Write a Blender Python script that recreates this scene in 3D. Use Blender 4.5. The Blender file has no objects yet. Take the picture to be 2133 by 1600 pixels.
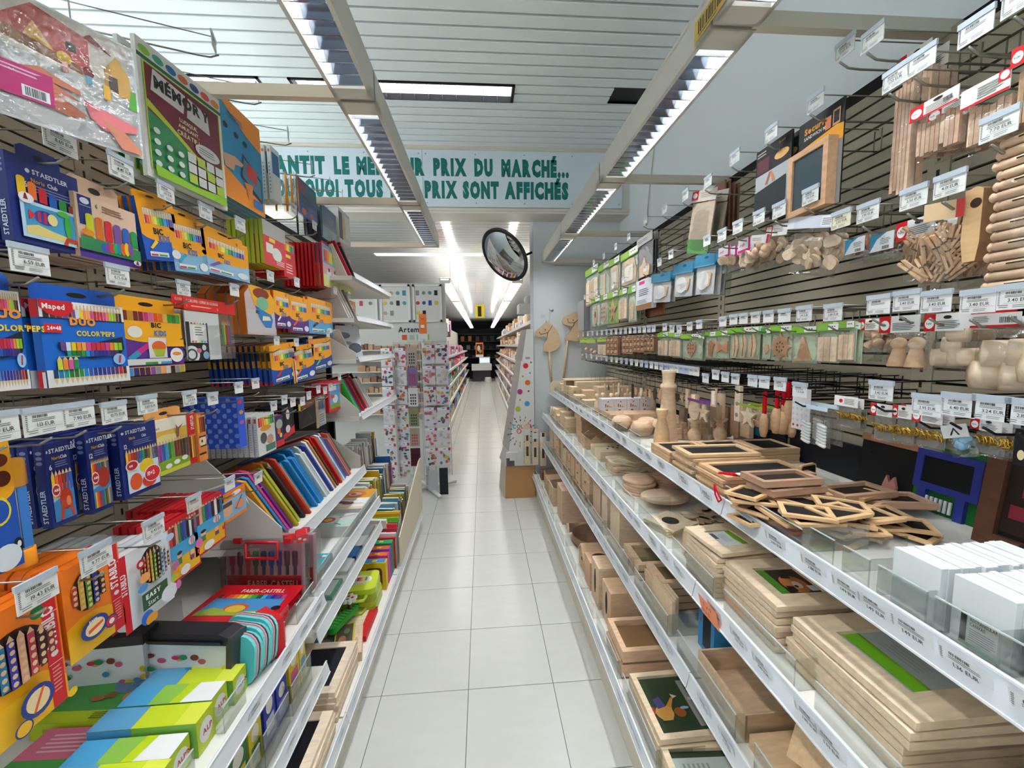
import bpy, math, random
from mathutils import Matrix, Vector
random.seed(7)
PI = math.pi
SC = bpy.context.scene
COL = SC.collection

# ------------------------------------------------------------------ camera
F_PX, EYE = 833.0, 1.6
YAW, PITCH, ROLL = 0.07227, 0.09626, -0.01519
_fw = Vector((math.sin(YAW)*math.cos(PITCH), math.cos(YAW)*math.cos(PITCH), -math.sin(PITCH)))
_rt = Vector((math.cos(YAW), -math.sin(YAW), 0))
_up = _rt.cross(_fw)
_r2 = _rt*math.cos(ROLL) + _up*math.sin(ROLL)
_u2 = -_rt*math.sin(ROLL) + _up*math.cos(ROLL)
cd = bpy.data.cameras.new('camera'); cd.sensor_width = 36; cd.lens = F_PX/2133*36; cd.clip_start = .02; cd.clip_end = 200
cam = bpy.data.objects.new('camera', cd); COL.objects.link(cam)
_m = Matrix((_r2, _u2, -_fw)).transposed().to_4x4(); _m.translation = (0, 0, EYE); cam.matrix_world = _m
SC.camera = cam
# ------------------------------------------------------------------ world, exposure
w = bpy.data.worlds.new('world'); SC.world = w; w.use_nodes = True
w.node_tree.nodes['Background'].inputs[0].default_value = (.8, .85, .9, 1)
w.node_tree.nodes['Background'].inputs[1].default_value = .05
vs = SC.view_settings; vs.view_transform = 'Standard'; vs.look = 'None'; vs.gamma = 1; vs.use_curve_mapping = False
vs.exposure = -0.04
LAMP = 76.0      # radiance of the fluorescent fixtures over the aisle
LAMP2 = 30.0     # recessed ceiling louvres

def at(px, py, X=None, Y=None, Z=None):
    """the point of the photograph's pixel on the plane X=, Y= or Z= of the shop"""
    d = _r2*((px-1066.5)/F_PX) - _u2*((py-800)/F_PX) + _fw
    t = X/d.x if X is not None else Y/d.y if Y is not None else (Z-EYE)/d.z
    return Vector((d.x*t, d.y*t, d.z*t+EYE))

# ------------------------------------------------------------------ materials
def s2l(c): return c/12.92 if c <= .04045 else ((c+.055)/1.055)**2.4
_cc = {}
def hx(c):
    if not isinstance(c, str): return c
    if c not in _cc:
        h = c.lstrip('#')
        if len(h) == 3: h = ''.join(a*2 for a in h)
        _cc[c] = tuple(s2l(int(h[i:i+2], 16)/255) for i in (0, 2, 4)) + (1.0,)
    return _cc[c]
M = {}
def mat(name, rough=.5, metal=0., spec=.5, grain=0., bump=0., scale=8., coat=0.):
    m = bpy.data.materials.new(name); m.use_nodes = True; nt = m.node_tree; b = nt.nodes['Principled BSDF']
    a = nt.nodes.new('ShaderNodeVertexColor'); a.layer_name = 'Col'
    b.inputs['Roughness'].default_value = rough; b.inputs['Metallic'].default_value = metal
    b.inputs['Specular IOR Level'].default_value = spec; b.inputs['Coat Weight'].default_value = coat
    out = a.outputs['Color']
    if grain or bump:
        tc = nt.nodes.new('ShaderNodeTexCoord'); mp = nt.nodes.new('ShaderNodeMapping')
        mp.inputs['Scale'].default_value = (scale*.25, scale, scale) if grain else (scale,)*3
        ns = nt.nodes.new('ShaderNodeTexNoise'); ns.inputs['Scale'].default_value = 6; ns.inputs['Detail'].default_value = 4
        nt.links.new(tc.outputs['Object'], mp.inputs['Vector']); nt.links.new(mp.outputs[0], ns.inputs['Vector'])
        if grain:
            mx = nt.nodes.new('ShaderNodeMix'); mx.data_type = 'RGBA'; mx.blend_type = 'MULTIPLY'; mx.inputs[0].default_value = 1
            rp = nt.nodes.new('ShaderNodeMapRange'); rp.inputs['From Min'].default_value = .3; rp.inputs['From Max'].default_value = .7
            rp.inputs['To Min'].default_value = 1.1-grain; rp.inputs['To Max'].default_value = 1.1
            nt.links.new(ns.outputs[0], rp.inputs[0]); nt.links.new(out, mx.inputs[6]); nt.links.new(rp.outputs[0], mx.inputs[7])
            out = mx.outputs[2]
            if name == 'wood':
                hs = nt.nodes.new('ShaderNodeHueSaturation'); hs.inputs['Hue'].default_value = .494; hs.inputs['Saturation'].default_value = .84; hs.inputs['Value'].default_value = 1.06
                nt.links.new(out, hs.inputs['Color']); out = hs.outputs[0]
        if bump:
            bp = nt.nodes.new('ShaderNodeBump'); bp.inputs['Strength'].default_value = bump; bp.inputs['Distance'].default_value = .004
            nt.links.new(ns.outputs[0], bp.inputs['Height']); nt.links.new(bp.outputs[0], b.inputs['Normal'])
    nt.links.new(out, b.inputs['Base Color']); M[name] = m
mat('print', .42, spec=.35); mat('card', .6, spec=.25); mat('plastic', .28); mat('paint', .45, spec=.4)
mat('wood', .55, grain=.22, scale=14., spec=.3); mat('metal', .28, 1.); mat('wire', .35, .8); mat('wall', .75, bump=.05, scale=40.)
mat('tile', .22, grain=.05, scale=3., spec=.5); mat('slat', .38, spec=.5); mat('mirror', .03, 1.); mat('louvre', .07, 1.); mat('cloth', .85, spec=.1)
mat('gloss', .12, spec=.5, coat=.3)
def clear(name, tint, refl, rough, bump=0.):
    m = bpy.data.materials.new(name); m.use_nodes = True; nt = m.node_tree; nt.nodes.remove(nt.nodes['Principled BSDF'])
    o = nt.nodes['Material Output']; t = nt.nodes.new('ShaderNodeBsdfTransparent'); g = nt.nodes.new('ShaderNodeBsdfGlossy')
    t.inputs[0].default_value = tint; g.inputs['Roughness'].default_value = rough
    lw = nt.nodes.new('ShaderNodeLayerWeight'); lw.inputs[0].default_value = .35
    mr = nt.nodes.new('ShaderNodeMapRange'); mr.inputs['To Min'].default_value = refl; mr.inputs['To Max'].default_value = min(1, refl*4+.15)
    mx = nt.nodes.new('ShaderNodeMixShader')
    nt.links.new(lw.outputs['Fresnel'], mr.inputs[0]); nt.links.new(mr.outputs[0], mx.inputs[0])
    nt.links.new(t.outputs[0], mx.inputs[1]); nt.links.new(g.outputs[0], mx.inputs[2]); nt.links.new(mx.outputs[0], o.inputs[0])
    if bump:
        tc = nt.nodes.new('ShaderNodeTexCoord'); ns = nt.nodes.new('ShaderNodeTexNoise'); ns.inputs['Scale'].default_value = 38
        ns.inputs['Detail'].default_value = 3; bp = nt.nodes.new('ShaderNodeBump'); bp.inputs['Strength'].default_value = bump; bp.inputs['Distance'].default_value = .01
        nt.links.new(tc.outputs['Object'], ns.inputs['Vector']); nt.links.new(ns.outputs[0], bp.inputs['Height'])
        nt.links.new(bp.outputs[0], g.inputs['Normal'])
    M[name] = m
clear('film', (.965, .97, .97, 1), .045, .10, .9); clear('acrylic', (.93, .95, .94, 1), .06, .05); clear('frost', (.93, .92, .93, 1), .14, .25, .3)
def emit(name, col, s):
    m = bpy.data.materials.new(name); m.use_nodes = True; nt = m.node_tree; nt.nodes.remove(nt.nodes['Principled BSDF'])
    e = nt.nodes.new('ShaderNodeEmission'); e.inputs[0].default_value = col; e.inputs[1].default_value = s
    nt.links.new(e.outputs[0], nt.nodes['Material Output'].inputs[0]); M[name] = m
emit('tube', (.93, .97, 1, 1), LAMP); emit('tube3', (1, .985, .96, 1), 17.0); emit('tube4', (.97, .97, 1, 1), 3.2); emit('fill_uplight', (1, .985, .96, 1), 11.0); emit('bare', (.90, .97, 1, 1), 36.0); emit('tube2', (1, .98, .97, 1), LAMP2); emit('screen', (.75, .85, 1, 1), 1.2)  # two of these feed lamps added to brighten the ceilings

# ------------------------------------------------------------------ mesh building
class B:
    """collects coloured shapes; build() links them as one mesh object"""
    def __init__(s): s.v = []; s.f = []; s.c = []; s.sm = []
    def add(s, vs, fs, col, smooth=False):
        n = len(s.v); s.v += [tuple(p) for p in vs]; s.f += [tuple(i+n for i in f) for f in fs]
        s.c += [hx(col)]*len(vs); s.sm += [smooth]*len(fs); return s
    def box(s, x0, x1, y0, y1, z0, z1, col='#fff', m=None):
        p = [(x, y, z) for z in (z0, z1) for y in (y0, y1) for x in (x0, x1)]
        if m is not None: p = [m @ Vector(q) for q in p]
        return s.add(p, [(0, 2, 3, 1), (4, 5, 7, 6), (0, 1, 5, 4), (2, 6, 7, 3), (0, 4, 6, 2), (1, 3, 7, 5)], col)
    def prism(s, pts, y0, y1, col='#fff', side=None, ax='y', m=None):
        """polygon in the xz plane (counter-clockwise seen from -y) extruded from y0 (front) to y1; ax='z': in the xy plane from z0 to z1"""
        n = len(pts)
        if ax == 'y': a = [(x, y0, z) for x, z in pts]; b = [(x, y1, z) for x, z in pts]
        elif ax == 'z': a = [(x, y, y1) for x, y in pts]; b = [(x, y, y0) for x, y in pts]
        else: a = [(y1, y, z) for y, z in pts]; b = [(y0, y, z) for y, z in pts]
        if m is not None: a = [m @ Vector(q) for q in a]; b = [m @ Vector(q) for q in b]
        s.add(a, [tuple(range(n))], col); s.add(b, [tuple(range(n-1, -1, -1))], col)
        for i in range(n):
            j = (i+1) % n; s.add([a[j], a[i], b[i], b[j]], [(0, 1, 2, 3)], side or col)
        return s
    def lathe(s, prof, col='#fff', n=20, c=(0, 0, 0), m=None):
        """profile (r,z) turned about z; colours may be a list, one for each ring"""
        v = []; f = []
        for r, z in prof:
            v += [(c[0]+r*math.cos(2*PI*k/n), c[1]+r*math.sin(2*PI*k/n), c[2]+z) for k in range(n)]
        for i in range(len(prof)-1):
            for k in range(n): f.append((i*n+k, i*n+(k+1) % n, (i+1)*n+(k+1) % n, (i+1)*n+k))
        f.append(tuple(range(n-1, -1, -1))); f.append(tuple((len(prof)-1)*n+k for k in range(n)))
        if m is not None: v = [m @ Vector(q) for q in v]
        return s.add(v, f, col, True)
    def tube(s, pts, r, col='#888', n=6):
        pts = [Vector(p) for p in pts]; v = []; f = []
        for i, p in enumerate(pts):
            t = (pts[min(i+1, len(pts)-1)]-pts[max(i-1, 0)]).normalized()
            a = t.orthogonal().normalized() if i == 0 else (a - t*a.dot(t)).normalized(); b = t.cross(a)
            v += [p+a*r*math.cos(2*PI*k/n)+b*r*math.sin(2*PI*k/n) for k in range(n)]
        for i in range(len(pts)-1):
            for k in range(n): f.append((i*n+k, i*n+(k+1) % n, (i+1)*n+(k+1) % n, (i+1)*n+k))
        f.append(tuple(range(n-1, -1, -1))); f.append(tuple((len(pts)-1)*n+k for k in range(n)))
        return s.add(v, f, col, True)
    def ball(s, c, r, col='#fff', n=12, sc=(1, 1, 1)):
        pr = [(max(1e-4, math.sin(PI*i/8))*r, -math.cos(PI*i/8)*r) for i in range(9)]
        m = Matrix.Translation(c) @ Matrix.Diagonal((*sc, 1))
        return s.lathe(pr, col, n, m=m)
    def art(s, ops, w, h, x0=None, z0=0., y=-.0004, step=.00025, m=None):
        """flat print on the plane y (facing -y): ops in unit coordinates of a w x h field"""
        if x0 is None: x0 = -w/2
        k = 0
        for o in ops:
            t = o[0]; yy = y-step*k; k += 1
            P = lambda u, v: (x0+u*w, yy, z0+v*h)
            def poly(pts, col, P=P):
                pts = clip01(pts)
                if len(pts) < 3: return
                q = [P(*p) for p in pts]
                if m is not None: q = [m @ Vector(a) for a in q]
                s.add(q, [tuple(range(len(q)))], col)
            if t == 'r': poly([(o[1], o[2]), (o[3], o[2]), (o[3], o[4]), (o[1], o[4])], o[5])
            elif t == 'p': poly(o[1], o[2])
            elif t == 'e':
                n = o[6] if len(o) > 6 else 18
                poly([(o[1]+o[3]*math.cos(2*PI*i/n), o[2]+o[4]*math.sin(2*PI*i/n)) for i in range(n)], o[5])
            elif t == 't':   # text: x, y (baseline), height, string, colour, width factor, bold, slant
                u, v, hh, txt, col = o[1:6]; wf = o[6] if len(o) > 6 else 1.; bold = o[7] if len(o) > 7 else .02; rot = o[8] if len(o) > 8 else 0
                size = hh*h/.72; pen = 0; cr, sr = math.cos(rot), math.sin(rot)
                for ch in txt:
                    if ch == ' ': pen += .32*size*wf; continue
                    gv, gf, gw = glyph(ch, bold); q = []
                    for a, b in gv:
                        X, Z = pen+a*size*wf, b*size
                        q.append((x0+u*w+X*cr-Z*sr, yy, z0+v*h+X*sr+Z*cr))
                    if m is not None: q = [m @ Vector(a) for a in q]
                    s.add(q, gf, col); pen += (gw+.07)*size*wf
            elif t == 'n':   # a row of pencils: x0,y0,x1,y1,colours, tip(+1 up,-1 down,0 none), tip share
                a0, b0, a1, b1, cols, tip = o[1:7]; n = len(cols); ts = o[7] if len(o) > 7 else .22; dw = (a1-a0)/n
                for i, cl in enumerate(cols):
                    l, r = a0+i*dw+dw*.06, a0+(i+1)*dw-dw*.06; mid = (l+r)/2; hh = (b1-b0)*ts
                    lo, hi = (b0+hh, b1) if tip < 0 else (b0, b1-hh) if tip > 0 else (b0, b1)
                    poly([(l, lo), (r, lo), (r, hi), (l, hi)], cl)
                    if tip > 0:
                        poly([(l, hi), (r, hi), (mid, b1)], '#dcb98a'); yy -= step*.3
                        poly([(mid-dw*.14, b1-hh*.32), (mid+dw*.14, b1-hh*.32), (mid, b1)], cl); yy += step*.3
                    elif tip < 0: poly([(l, lo), (mid, b0), (r, lo)], '#dcb98a')
            elif t == 'l':   # lines of small print: x0,y0,x1,y1,n,colour
                a0, b0, a1, b1, n, cl = o[1:7]; rr = random.Random(int(a0*97+b0*31+n))
                for i in range(n):
                    z = b1-(i+.5)*(b1-b0)/n; t2 = (b1-b0)/n*.22
                    poly([(a0, z-t2), (a0+(a1-a0)*rr.uniform(.7, 1), z-t2), (a0+(a1-a0)*rr.uniform(.7, 1), z+t2), (a0, z+t2)], cl)
            elif t == 'b':   # barcode: x0,y0,x1,y1,colour
                a0, b0, a1, b1, cl = o[1:6]; rr = random.Random(5); u = a0
                while u < a1:
                    d = rr.uniform(.02, .06)*(a1-a0); poly([(u, b0), (min(a1, u+d), b0), (min(a1, u+d), b1), (u, b1)], cl); u += d+rr.uniform(.015, .045)*(a1-a0)
        return s
    def mesh(s, name, mt):
        me = bpy.data.meshes.new(name); me.from_pydata(s.v, [], s.f)
        a = me.color_attributes.new('Col', 'FLOAT_COLOR', 'POINT'); a.data.foreach_set('color', [x for c in s.c for x in c])
        me.polygons.foreach_set('use_smooth', s.sm)
        me.materials.append(M[mt]); return me
    def build(s, name, mt='print', parent=None, loc=None, rz=None, mx=None):
        return place(name, s.mesh(name, mt), parent, loc, rz, mx)
def place(name, me, parent=None, loc=None, rz=None, mx=None):
    o = bpy.data.objects.new(name, me); COL.objects.link(o)
    if parent is not None: o.parent = parent
    if mx is not None: o.matrix_basis = mx
    else:
        if loc is not None: o.location = loc
        if rz is not None: o.rotation_euler = (0, 0, rz)
    return o
def clip01(p):
    for ax, lim, sg in ((0, 0, 1), (0, 1, -1), (1, 0, 1), (1, 1, -1)):
        o = []
        for i in range(len(p)):
            a, b = p[i-1], p[i]; da, db = (a[ax]-lim)*sg, (b[ax]-lim)*sg
            if (da < 0) != (db < 0):
                t = da/(da-db); o.append((a[0]+(b[0]-a[0])*t, a[1]+(b[1]-a[1])*t))
            if db >= 0: o.append(b)
        p = o
        if len(p) < 3: return []
    return p
_gl = {}
def glyph(ch, bold):
    k = (ch, bold)
    if k not in _gl:
        c = bpy.data.curves.new('g', 'FONT'); c.body = ch; c.resolution_u = 2; c.offset = bold
        o = bpy.data.objects.new('g', c); me = o.to_mesh()
        vs = [(v.co.x, v.co.y) for v in me.vertices]; fs = [tuple(p.vertices) for p in me.polygons]
        o.to_mesh_clear(); bpy.data.objects.remove(o); bpy.data.curves.remove(c)
        x0 = min(v[0] for v in vs); x1 = max(v[0] for v in vs)
        _gl[k] = ([(a-x0, b) for a, b in vs], fs, x1-x0)
    return _gl[k]
def tag(o, label, cat, group=None, kind=None):
    o['label'] = label; o['category'] = cat
    if group: o['group'] = group
    if kind: o['kind'] = kind
    return o
def thing(name, label, cat, loc=(0, 0, 0), rz=0., group=None, mx=None):
    return tag(place(name, None, None, loc, rz, mx), label, cat, group)
def struct(o): o['kind'] = 'structure'; return o
def dup(root, loc=None, rz=None, label=None, group=None, mx=None):
    r = root.copy(); COL.objects.link(r)
    if mx is not None: r.matrix_basis = mx
    else:
        if loc is not None: r.location = loc
        if rz is not None: r.rotation_euler = (0, 0, rz)
    if label: r['label'] = label
    if group: r['group'] = group
    for ch in root.children:
        c = ch.copy(); COL.objects.link(c); c.parent = r
        for g in ch.children:
            d = g.copy(); COL.objects.link(d); d.parent = c
    return r
def rr_poly(w, h, r, n=4, x0=None, z0=0):
    """rounded rectangle outline, counter-clockwise"""
    if x0 is None: x0 = -w/2
    o = []
    for cx, cz, a0 in ((x0+w-r, z0+r, -PI/2), (x0+w-r, z0+h-r, 0), (x0+r, z0+h-r, PI/2), (x0+r, z0+r, PI)):
        o += [(cx+r*math.cos(a0+PI/2*i/n), cz+r*math.sin(a0+PI/2*i/n)) for i in range(n+1)]
    return o
# ------------------------------------------------------------------ the room
ZC, ZF, YB = 3.41, 2.86, 3.87          # near ceiling, lower far ceiling, bulkhead between them
XW = 1.43                                # right wall
YEND = 21.
fl = struct(B().box(-4.2, 3.2, -3.2, YEND, -.06, -.003, '#6a675f').build('floor', 'tile'))
tm = B().box(-.1983, .1983, -.1983, .1983, -.02, 0, '#c3c2ba').mesh('floor_tile', 'tile')
for i in range(-1, 21):
    for k in range(-4, 3):
        place('floor_tile', tm, fl, (-.1+.2+k*.4, 1.738-.2+i*.4, 0))
far = B()
for i in range(21, 50):
    for k in range(-10, 7): far.box(-.0983+k*.4, .2983+k*.4, 1.34+.0017+i*.4, 1.738-.0017+i*.4, -.02, 0, '#c3c2ba')
o = far.build('far_tiles', 'tile', fl); o['kind'] = 'stuff'
near = B()
for i in range(-12, 7):
    for k in range(-11 if i > -2 else -11, -4 if i > -2 else 3): near.box(-.0983+k*.4, .2983+k*.4, 1.34+.0017+i*.4, 1.738-.0017+i*.4, -.02, 0, '#c3c2ba')
o = near.build('near_tiles', 'tile', fl); o['kind'] = 'stuff'
WALLC = '#dfe4e6'
struct(B().box(XW, XW+.1, -3.2, 4.12, 0, ZC, WALLC).build('wall_right', 'wall'))
struct(B().box(-4.3, -4.2, -3.2, YEND, 0, ZC, WALLC).build('wall_left', 'wall'))
struct(B().box(-4.3, 3.3, -3.3, -3.2, 0, ZC, WALLC).build('wall_rear', 'wall'))
struct(B().box(-4.3, 3.3, YEND, YEND+.1, 0, ZC, '#3a3c40').build('wall_end', 'wall'))
struct(B().box(.533, XW+.1, 4.12, 4.42, 0, ZF, WALLC).build('wall_back', 'wall'))
struct(B().box(XW+.6, XW+.7, 4.42, YEND, 0, ZF, WALLC).build('wall_far_right', 'wall'))
# near ceiling of metal slats
ce = struct(B().box(-4.3, XW+.1, -3.3, YB, ZC+.05, ZC+.1, '#08090a').build('ceiling', 'wall'))
B().box(-4.2, XW, -3.2, -.03, ZC, ZC+.02, '#e9efed').build('ceiling_panel', 'slat', ce)
def slat_mesh(x0, x1):
    b = B(); pr = [(-.0415, ZC+.018), (-.0415, ZC+.004), (-.038, ZC), (.038, ZC), (.0415, ZC+.004), (.0415, ZC+.018)]
    v = [(x, y, z) for x in (x0, x1) for y, z in pr]
    return b.add(v, [(i, i+6, i+7, i+1) for i in range(5)]+[(0, 1, 2, 3, 4, 5), (11, 10, 9, 8, 7, 6)], '#e9efed').mesh('ceiling_slat', 'slat')
full = slat_mesh(-4.2, XW)
RECESS = [(-3.0, -1.46), (-1.27, .27), (.98, XW)]
segs = [slat_mesh(-4.2, -3.0), slat_mesh(-1.46, -1.27), slat_mesh(.27, .98)]
for i in range(39):
    y = 3.823-.1*i
    if 2.95 < y < 3.16:
        for s_ in segs: place('ceiling_slat', s_, ce, (0, y, 0))
    else: place('ceiling_slat', full, ce, (0, y, 0))
for k, (x0, x1) in enumerate(RECESS[:2]):
    t = thing('recessed_ceiling_light', ['recessed louvre ceiling light behind the left fluorescent row, centre of ceiling', 'recessed louvre ceiling light at the far left above the hanging packs'][1-k], 'ceiling light', (0, 0, 0), group='recessed ceiling lights')
    fr = B(); y0, y1 = 2.972, 3.172
    for a in ((x0, x1, y0, y0+.014), (x0, x1, y1-.006, y1), (x0, x0+.02, y0, y1), (x1-.02, x1, y0, y1)): fr.box(*a, ZC-.004, ZC+.05, '#15171a')
    fr.build('frame', 'paint', t)
    B().box(x0+.02, x1-.02, y0+.014, y1-.006, ZC+.040, ZC+.046, '#fff').build('reflector', 'tube4', t)
    n = int((x1-x0)/.1)
    for i in range(1, n):
        x = x0+.02+(x1-x0-.04)*i/n
        B().box(x-.0015, x+.0015, y0+.014, y1-.006, ZC+.0, ZC+.039, '#cfd2d8').build('louvre_blade', 'metal', t)
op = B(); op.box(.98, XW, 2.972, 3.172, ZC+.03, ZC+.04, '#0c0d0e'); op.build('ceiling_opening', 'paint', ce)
# bulkhead, its mouldings and the lettered boards
bk = struct(B().box(-4.3, XW, YB, YB+.08, ZF, ZC+.05, '#dcdad2').build('wall_bulkhead', 'wall'))
struct(B().prism([(YB-.03, ZC-.0), (YB-.03, ZC-.012), (YB-.012, ZC-.03), (YB, ZC-.035), (YB, ZC)], -4.3, XW, '#cfcabb', ax='x').build('trim_1', 'paint'))
struct(B().box(-4.3, XW, YB-.012, YB, ZF-.012, ZF+.012, '#d9cfc0').build('trim_2', 'paint'))
struct(B().box(-4.3, XW, YB, YB+.25, ZF-.03, ZF+.0, '#e2ddd2').build('trim_3', 'paint'))
zb0, zb1 = 2.878, 3.376
S0 = at(881, 360, Y=YB).x
SCREW = B().lathe([(.007, 0), (.006, .002)], '#aab4bd', 8, m=Matrix.Rotation(PI/2, 4, 'X')).mesh('screw_head', 'metal')
sg = thing('lettered_board', 'long pale board with green capital letters along the ceiling step', 'sign', (0, YB-.02, 0))
for k, (x0, x1) in enumerate(((S0-2.0, S0-.0015), (S0+.0015, 1.35))):
    pb = B(); pb.box(x0, x1, 0, .015, zb0, zb1, '#d8e3ec'); pb.build('panel', 'print', sg)
    for x in [x0+.03+(x1-x0-.06)*i/4 for i in range(5)]:
        for z in (zb0+.035, zb1-.035): place('screw_head', SCREW, sg, (x, 0, z))
def line(txt, words, z, h, bold=.08):
    for wd, xl, xr in words:
        b = B()
        p0, p1 = at(xl, txt, Y=YB).x, at(xr, txt, Y=YB).x
        gw = sum(glyph(c, bold)[2]+.07 for c in wd)-.07
        b.art([('t', 0, 0, 1, wd, '#14726c', (p1-p0)/(gw*h/.72), bold)], 1, h, x0=p0, z0=z, y=-.001)
        o = b.build('word', 'print', sg)
zt = at(900, 365, Y=YB).z; ht = at(900, 333, Y=YB).z-zt
line(350, [('GARANTIT', 498, 679), ('LE', 697, 729), ('MEILLEUR', 744, 885), ('PRIX', 903, 972), ('DU', 988, 1026), ('MARCHÉ...', 1044, 1184)], zt, ht)
zt2 = at(930, 412, Y=YB).z
line(398, [('POURQUOI', 560, 707), ('TOUS', 720, 799), ('NOS', 814, 869), ('PRIX', 885, 953), ('SONT', 964, 1039), ('AFFICHÉS', 1051, 1183)], zt2, ht)
# far ceiling, lower
cf = struct(B().box(-4.3, XW+.7, YB+.08, YEND, ZF+.05, ZF+.1, '#26282a').build('ceiling_far', 'wall'))
b = B(); pr = [(-.045, ZF+.018), (-.045, ZF+.003), (-.042, ZF), (.042, ZF), (.045, ZF+.003), (.045, ZF+.018)]
b.add([(x, y, z) for x in (-4.2, XW+.6) for y, z in pr], [(i, i+6, i+7, i+1) for i in range(5)], '#f0f2f0')
fm = b.mesh('ceiling_slat', 'gloss')
for i in range(80): place('ceiling_slat', fm, cf, (0, 4.17+.1*i, 0))
b = B()
for i in range(80, 168):
    y = 4.17+.1*i; b.box(-4.2, XW+.6, y-.045, y+.045, ZF, ZF+.018, '#f0f2f0')
o = b.build('far_slats', 'gloss', cf); o['kind'] = 'stuff'

# ------------------------------------------------------------------ hanging fluorescent fixtures
ZL = 2.412
def fixture_meshes(L, wd):
    hs = B(); h = wd/2
    hs.box(-h, h, 0, L, .085, .10, '#d8d3c8')                                       # top
    for sx in (-1, 1): hs.box(sx*h-(.012 if sx > 0 else 0), sx*h+(0 if sx > 0 else .012), 0, L, 0, .09, '#d8d3c8')
    hs.box(-h, h, 0, .075, 0, .02, '#d8d3c8'); hs.box(-h, h, L-.06, L, 0, .02, '#d8d3c8'); hs.box(-h, h, 0, .006, 0, .1, '#d8d3c8'); hs.box(-h, h, L-.006, L, 0, .1, '#d8d3c8')
    em = B().box(-h+.013, h-.013, .075, L-.06, .045, .05, '#fff')
    bl = B(); bl.prism([(-.0015, .0), (.0015, .0), (.0098, .044), (-.0098, .044)], -h+.013, h-.013, '#c2c7d0', ax='x')
    return hs.mesh('housing', 'paint'), em.mesh('lamp', 'tube'), bl.mesh('louvre_blade', 'louvre')
FX = fixture_meshes(.985, .125)
def fixture(x, y, label, n=17):
    t = thing('fluorescent_fixture', label, 'ceiling light', (x, y, ZL), group='fluorescent fixtures over the shelves')
    place('housing', FX[0], t); place('lamp', FX[1], t)
    for i in range(n): place('louvre_blade', FX[2], t, (0, .1+(.985-.175)*i/(n-1), 0))
    return t
names = ['nearest', 'second', 'third', 'farthest']
for i in range(4): fixture(.671, .085+i*.995-.0, f'slim louvred fluorescent light over the right shelves, {names[i]} of its row')
for i in range(4): fixture(-.40, -.545+i*.995, f'slim louvred fluorescent light over the left shelves, {names[i]} of its row')
for i in (1, 2):
    fixture(.671, .085-i*.995, f'slim louvred fluorescent light of the right row, {["just", "well"][i-1]} behind the viewer'); fixture(-.40, -.545-i*.995, f'slim louvred fluorescent light of the left row, {["just", "well"][i-1]} behind the viewer')
for k, (x, y) in enumerate(((-2.0, -2.2), (-2.0, -.6), (-2.0, 1.0), (-2.0, 2.6), (-3.2, -2.2), (-3.2, -.6), (-3.2, 1.0), (-3.2, 2.6))):
    t = thing('fill_batten', f'added unseen fill batten behind the left shelving, {["near", "far"][k//4]} row, {["first", "second", "third", "last"][k % 4]}', 'ceiling light', (x, y, 2.5), group='added fill battens')  # unseen battens, added to lift the light on the near ceiling
    B().box(-.03, .03, 0, 1.5, 0, .03, '#dcdcd8').build('spine', 'paint', t); B().box(-.05, -.034, .02, 1.48, .0, .03, '#fff').build('tube', 'bare', t); B().box(.034, .05, .02, 1.48, 0, .03, '#fff').build('tube', 'bare', t)
    for q in (.2, 1.3): B().tube([(0, q, .03), (0, q, ZC-2.5)], .004, '#b8b8b4', 5).build('hanger', 'wire', t)
for i, y in enumerate((1.08, 2.075, 3.07, 4.05)):
    tag(B().box(.72, 1.40, y-.013, y+.013, ZL+.002, ZL+.04, '#d6d0bf').build('light_bracket', 'paint'), f'beige bracket arm holding the right light row, {names[i]} one', 'bracket', 'bracket arms of the right light row')
for i, y in enumerate((.445, 1.44, 2.435, 3.43)):
    tag(B().box(-1.36, -.45, y-.013, y+.013, ZL+.002, ZL+.04, '#dac9b2').build('light_bracket', 'paint'), f'beige bracket arm holding the left light row, {names[i]} one', 'bracket', 'bracket arms of the left light row')
y0 = at(1495, 25, Z=2.45).y
tag(B().art([('r', 0, 0, 1, 1, '#d8b44e'), ('b', .12, .25, .88, .85, '#3a3020'), ('l', .15, .08, .8, .2, 1, '#5a4a20')], .16, .055, m=Matrix.Translation((.6075, y0, ZL+.012)) @ Matrix.Rotation(-PI/2, 4, 'Z')).build('fixture_sticker', 'print'), 'yellow barcode sticker on the side of the right light', 'sticker')
# cable along the right wall and hanging wire
tag(B().tube([(1.41, 3.6, 2.5), (1.38, 3.9, 2.49), (1.2, 4.09, 2.385), (1.05, 4.1, 2.395), (.74, 4.09, 2.40)], .004, '#c9c0a8').build('light_cable', 'plastic'), 'thin beige cable from the right light to the wall', 'cable')
p1 = at(1362, 312, X=XW-.01); p2 = at(1346, 470, X=XW-.01)
tag(B().tube([p1+Vector((0, 0, .25)), p1, (p1+p2)/2+Vector((0, .01, 0)), p2], .004, '#b9b3a2').build('wall_cable', 'plastic'), 'thin cable running down the bare right wall', 'cable')
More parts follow.
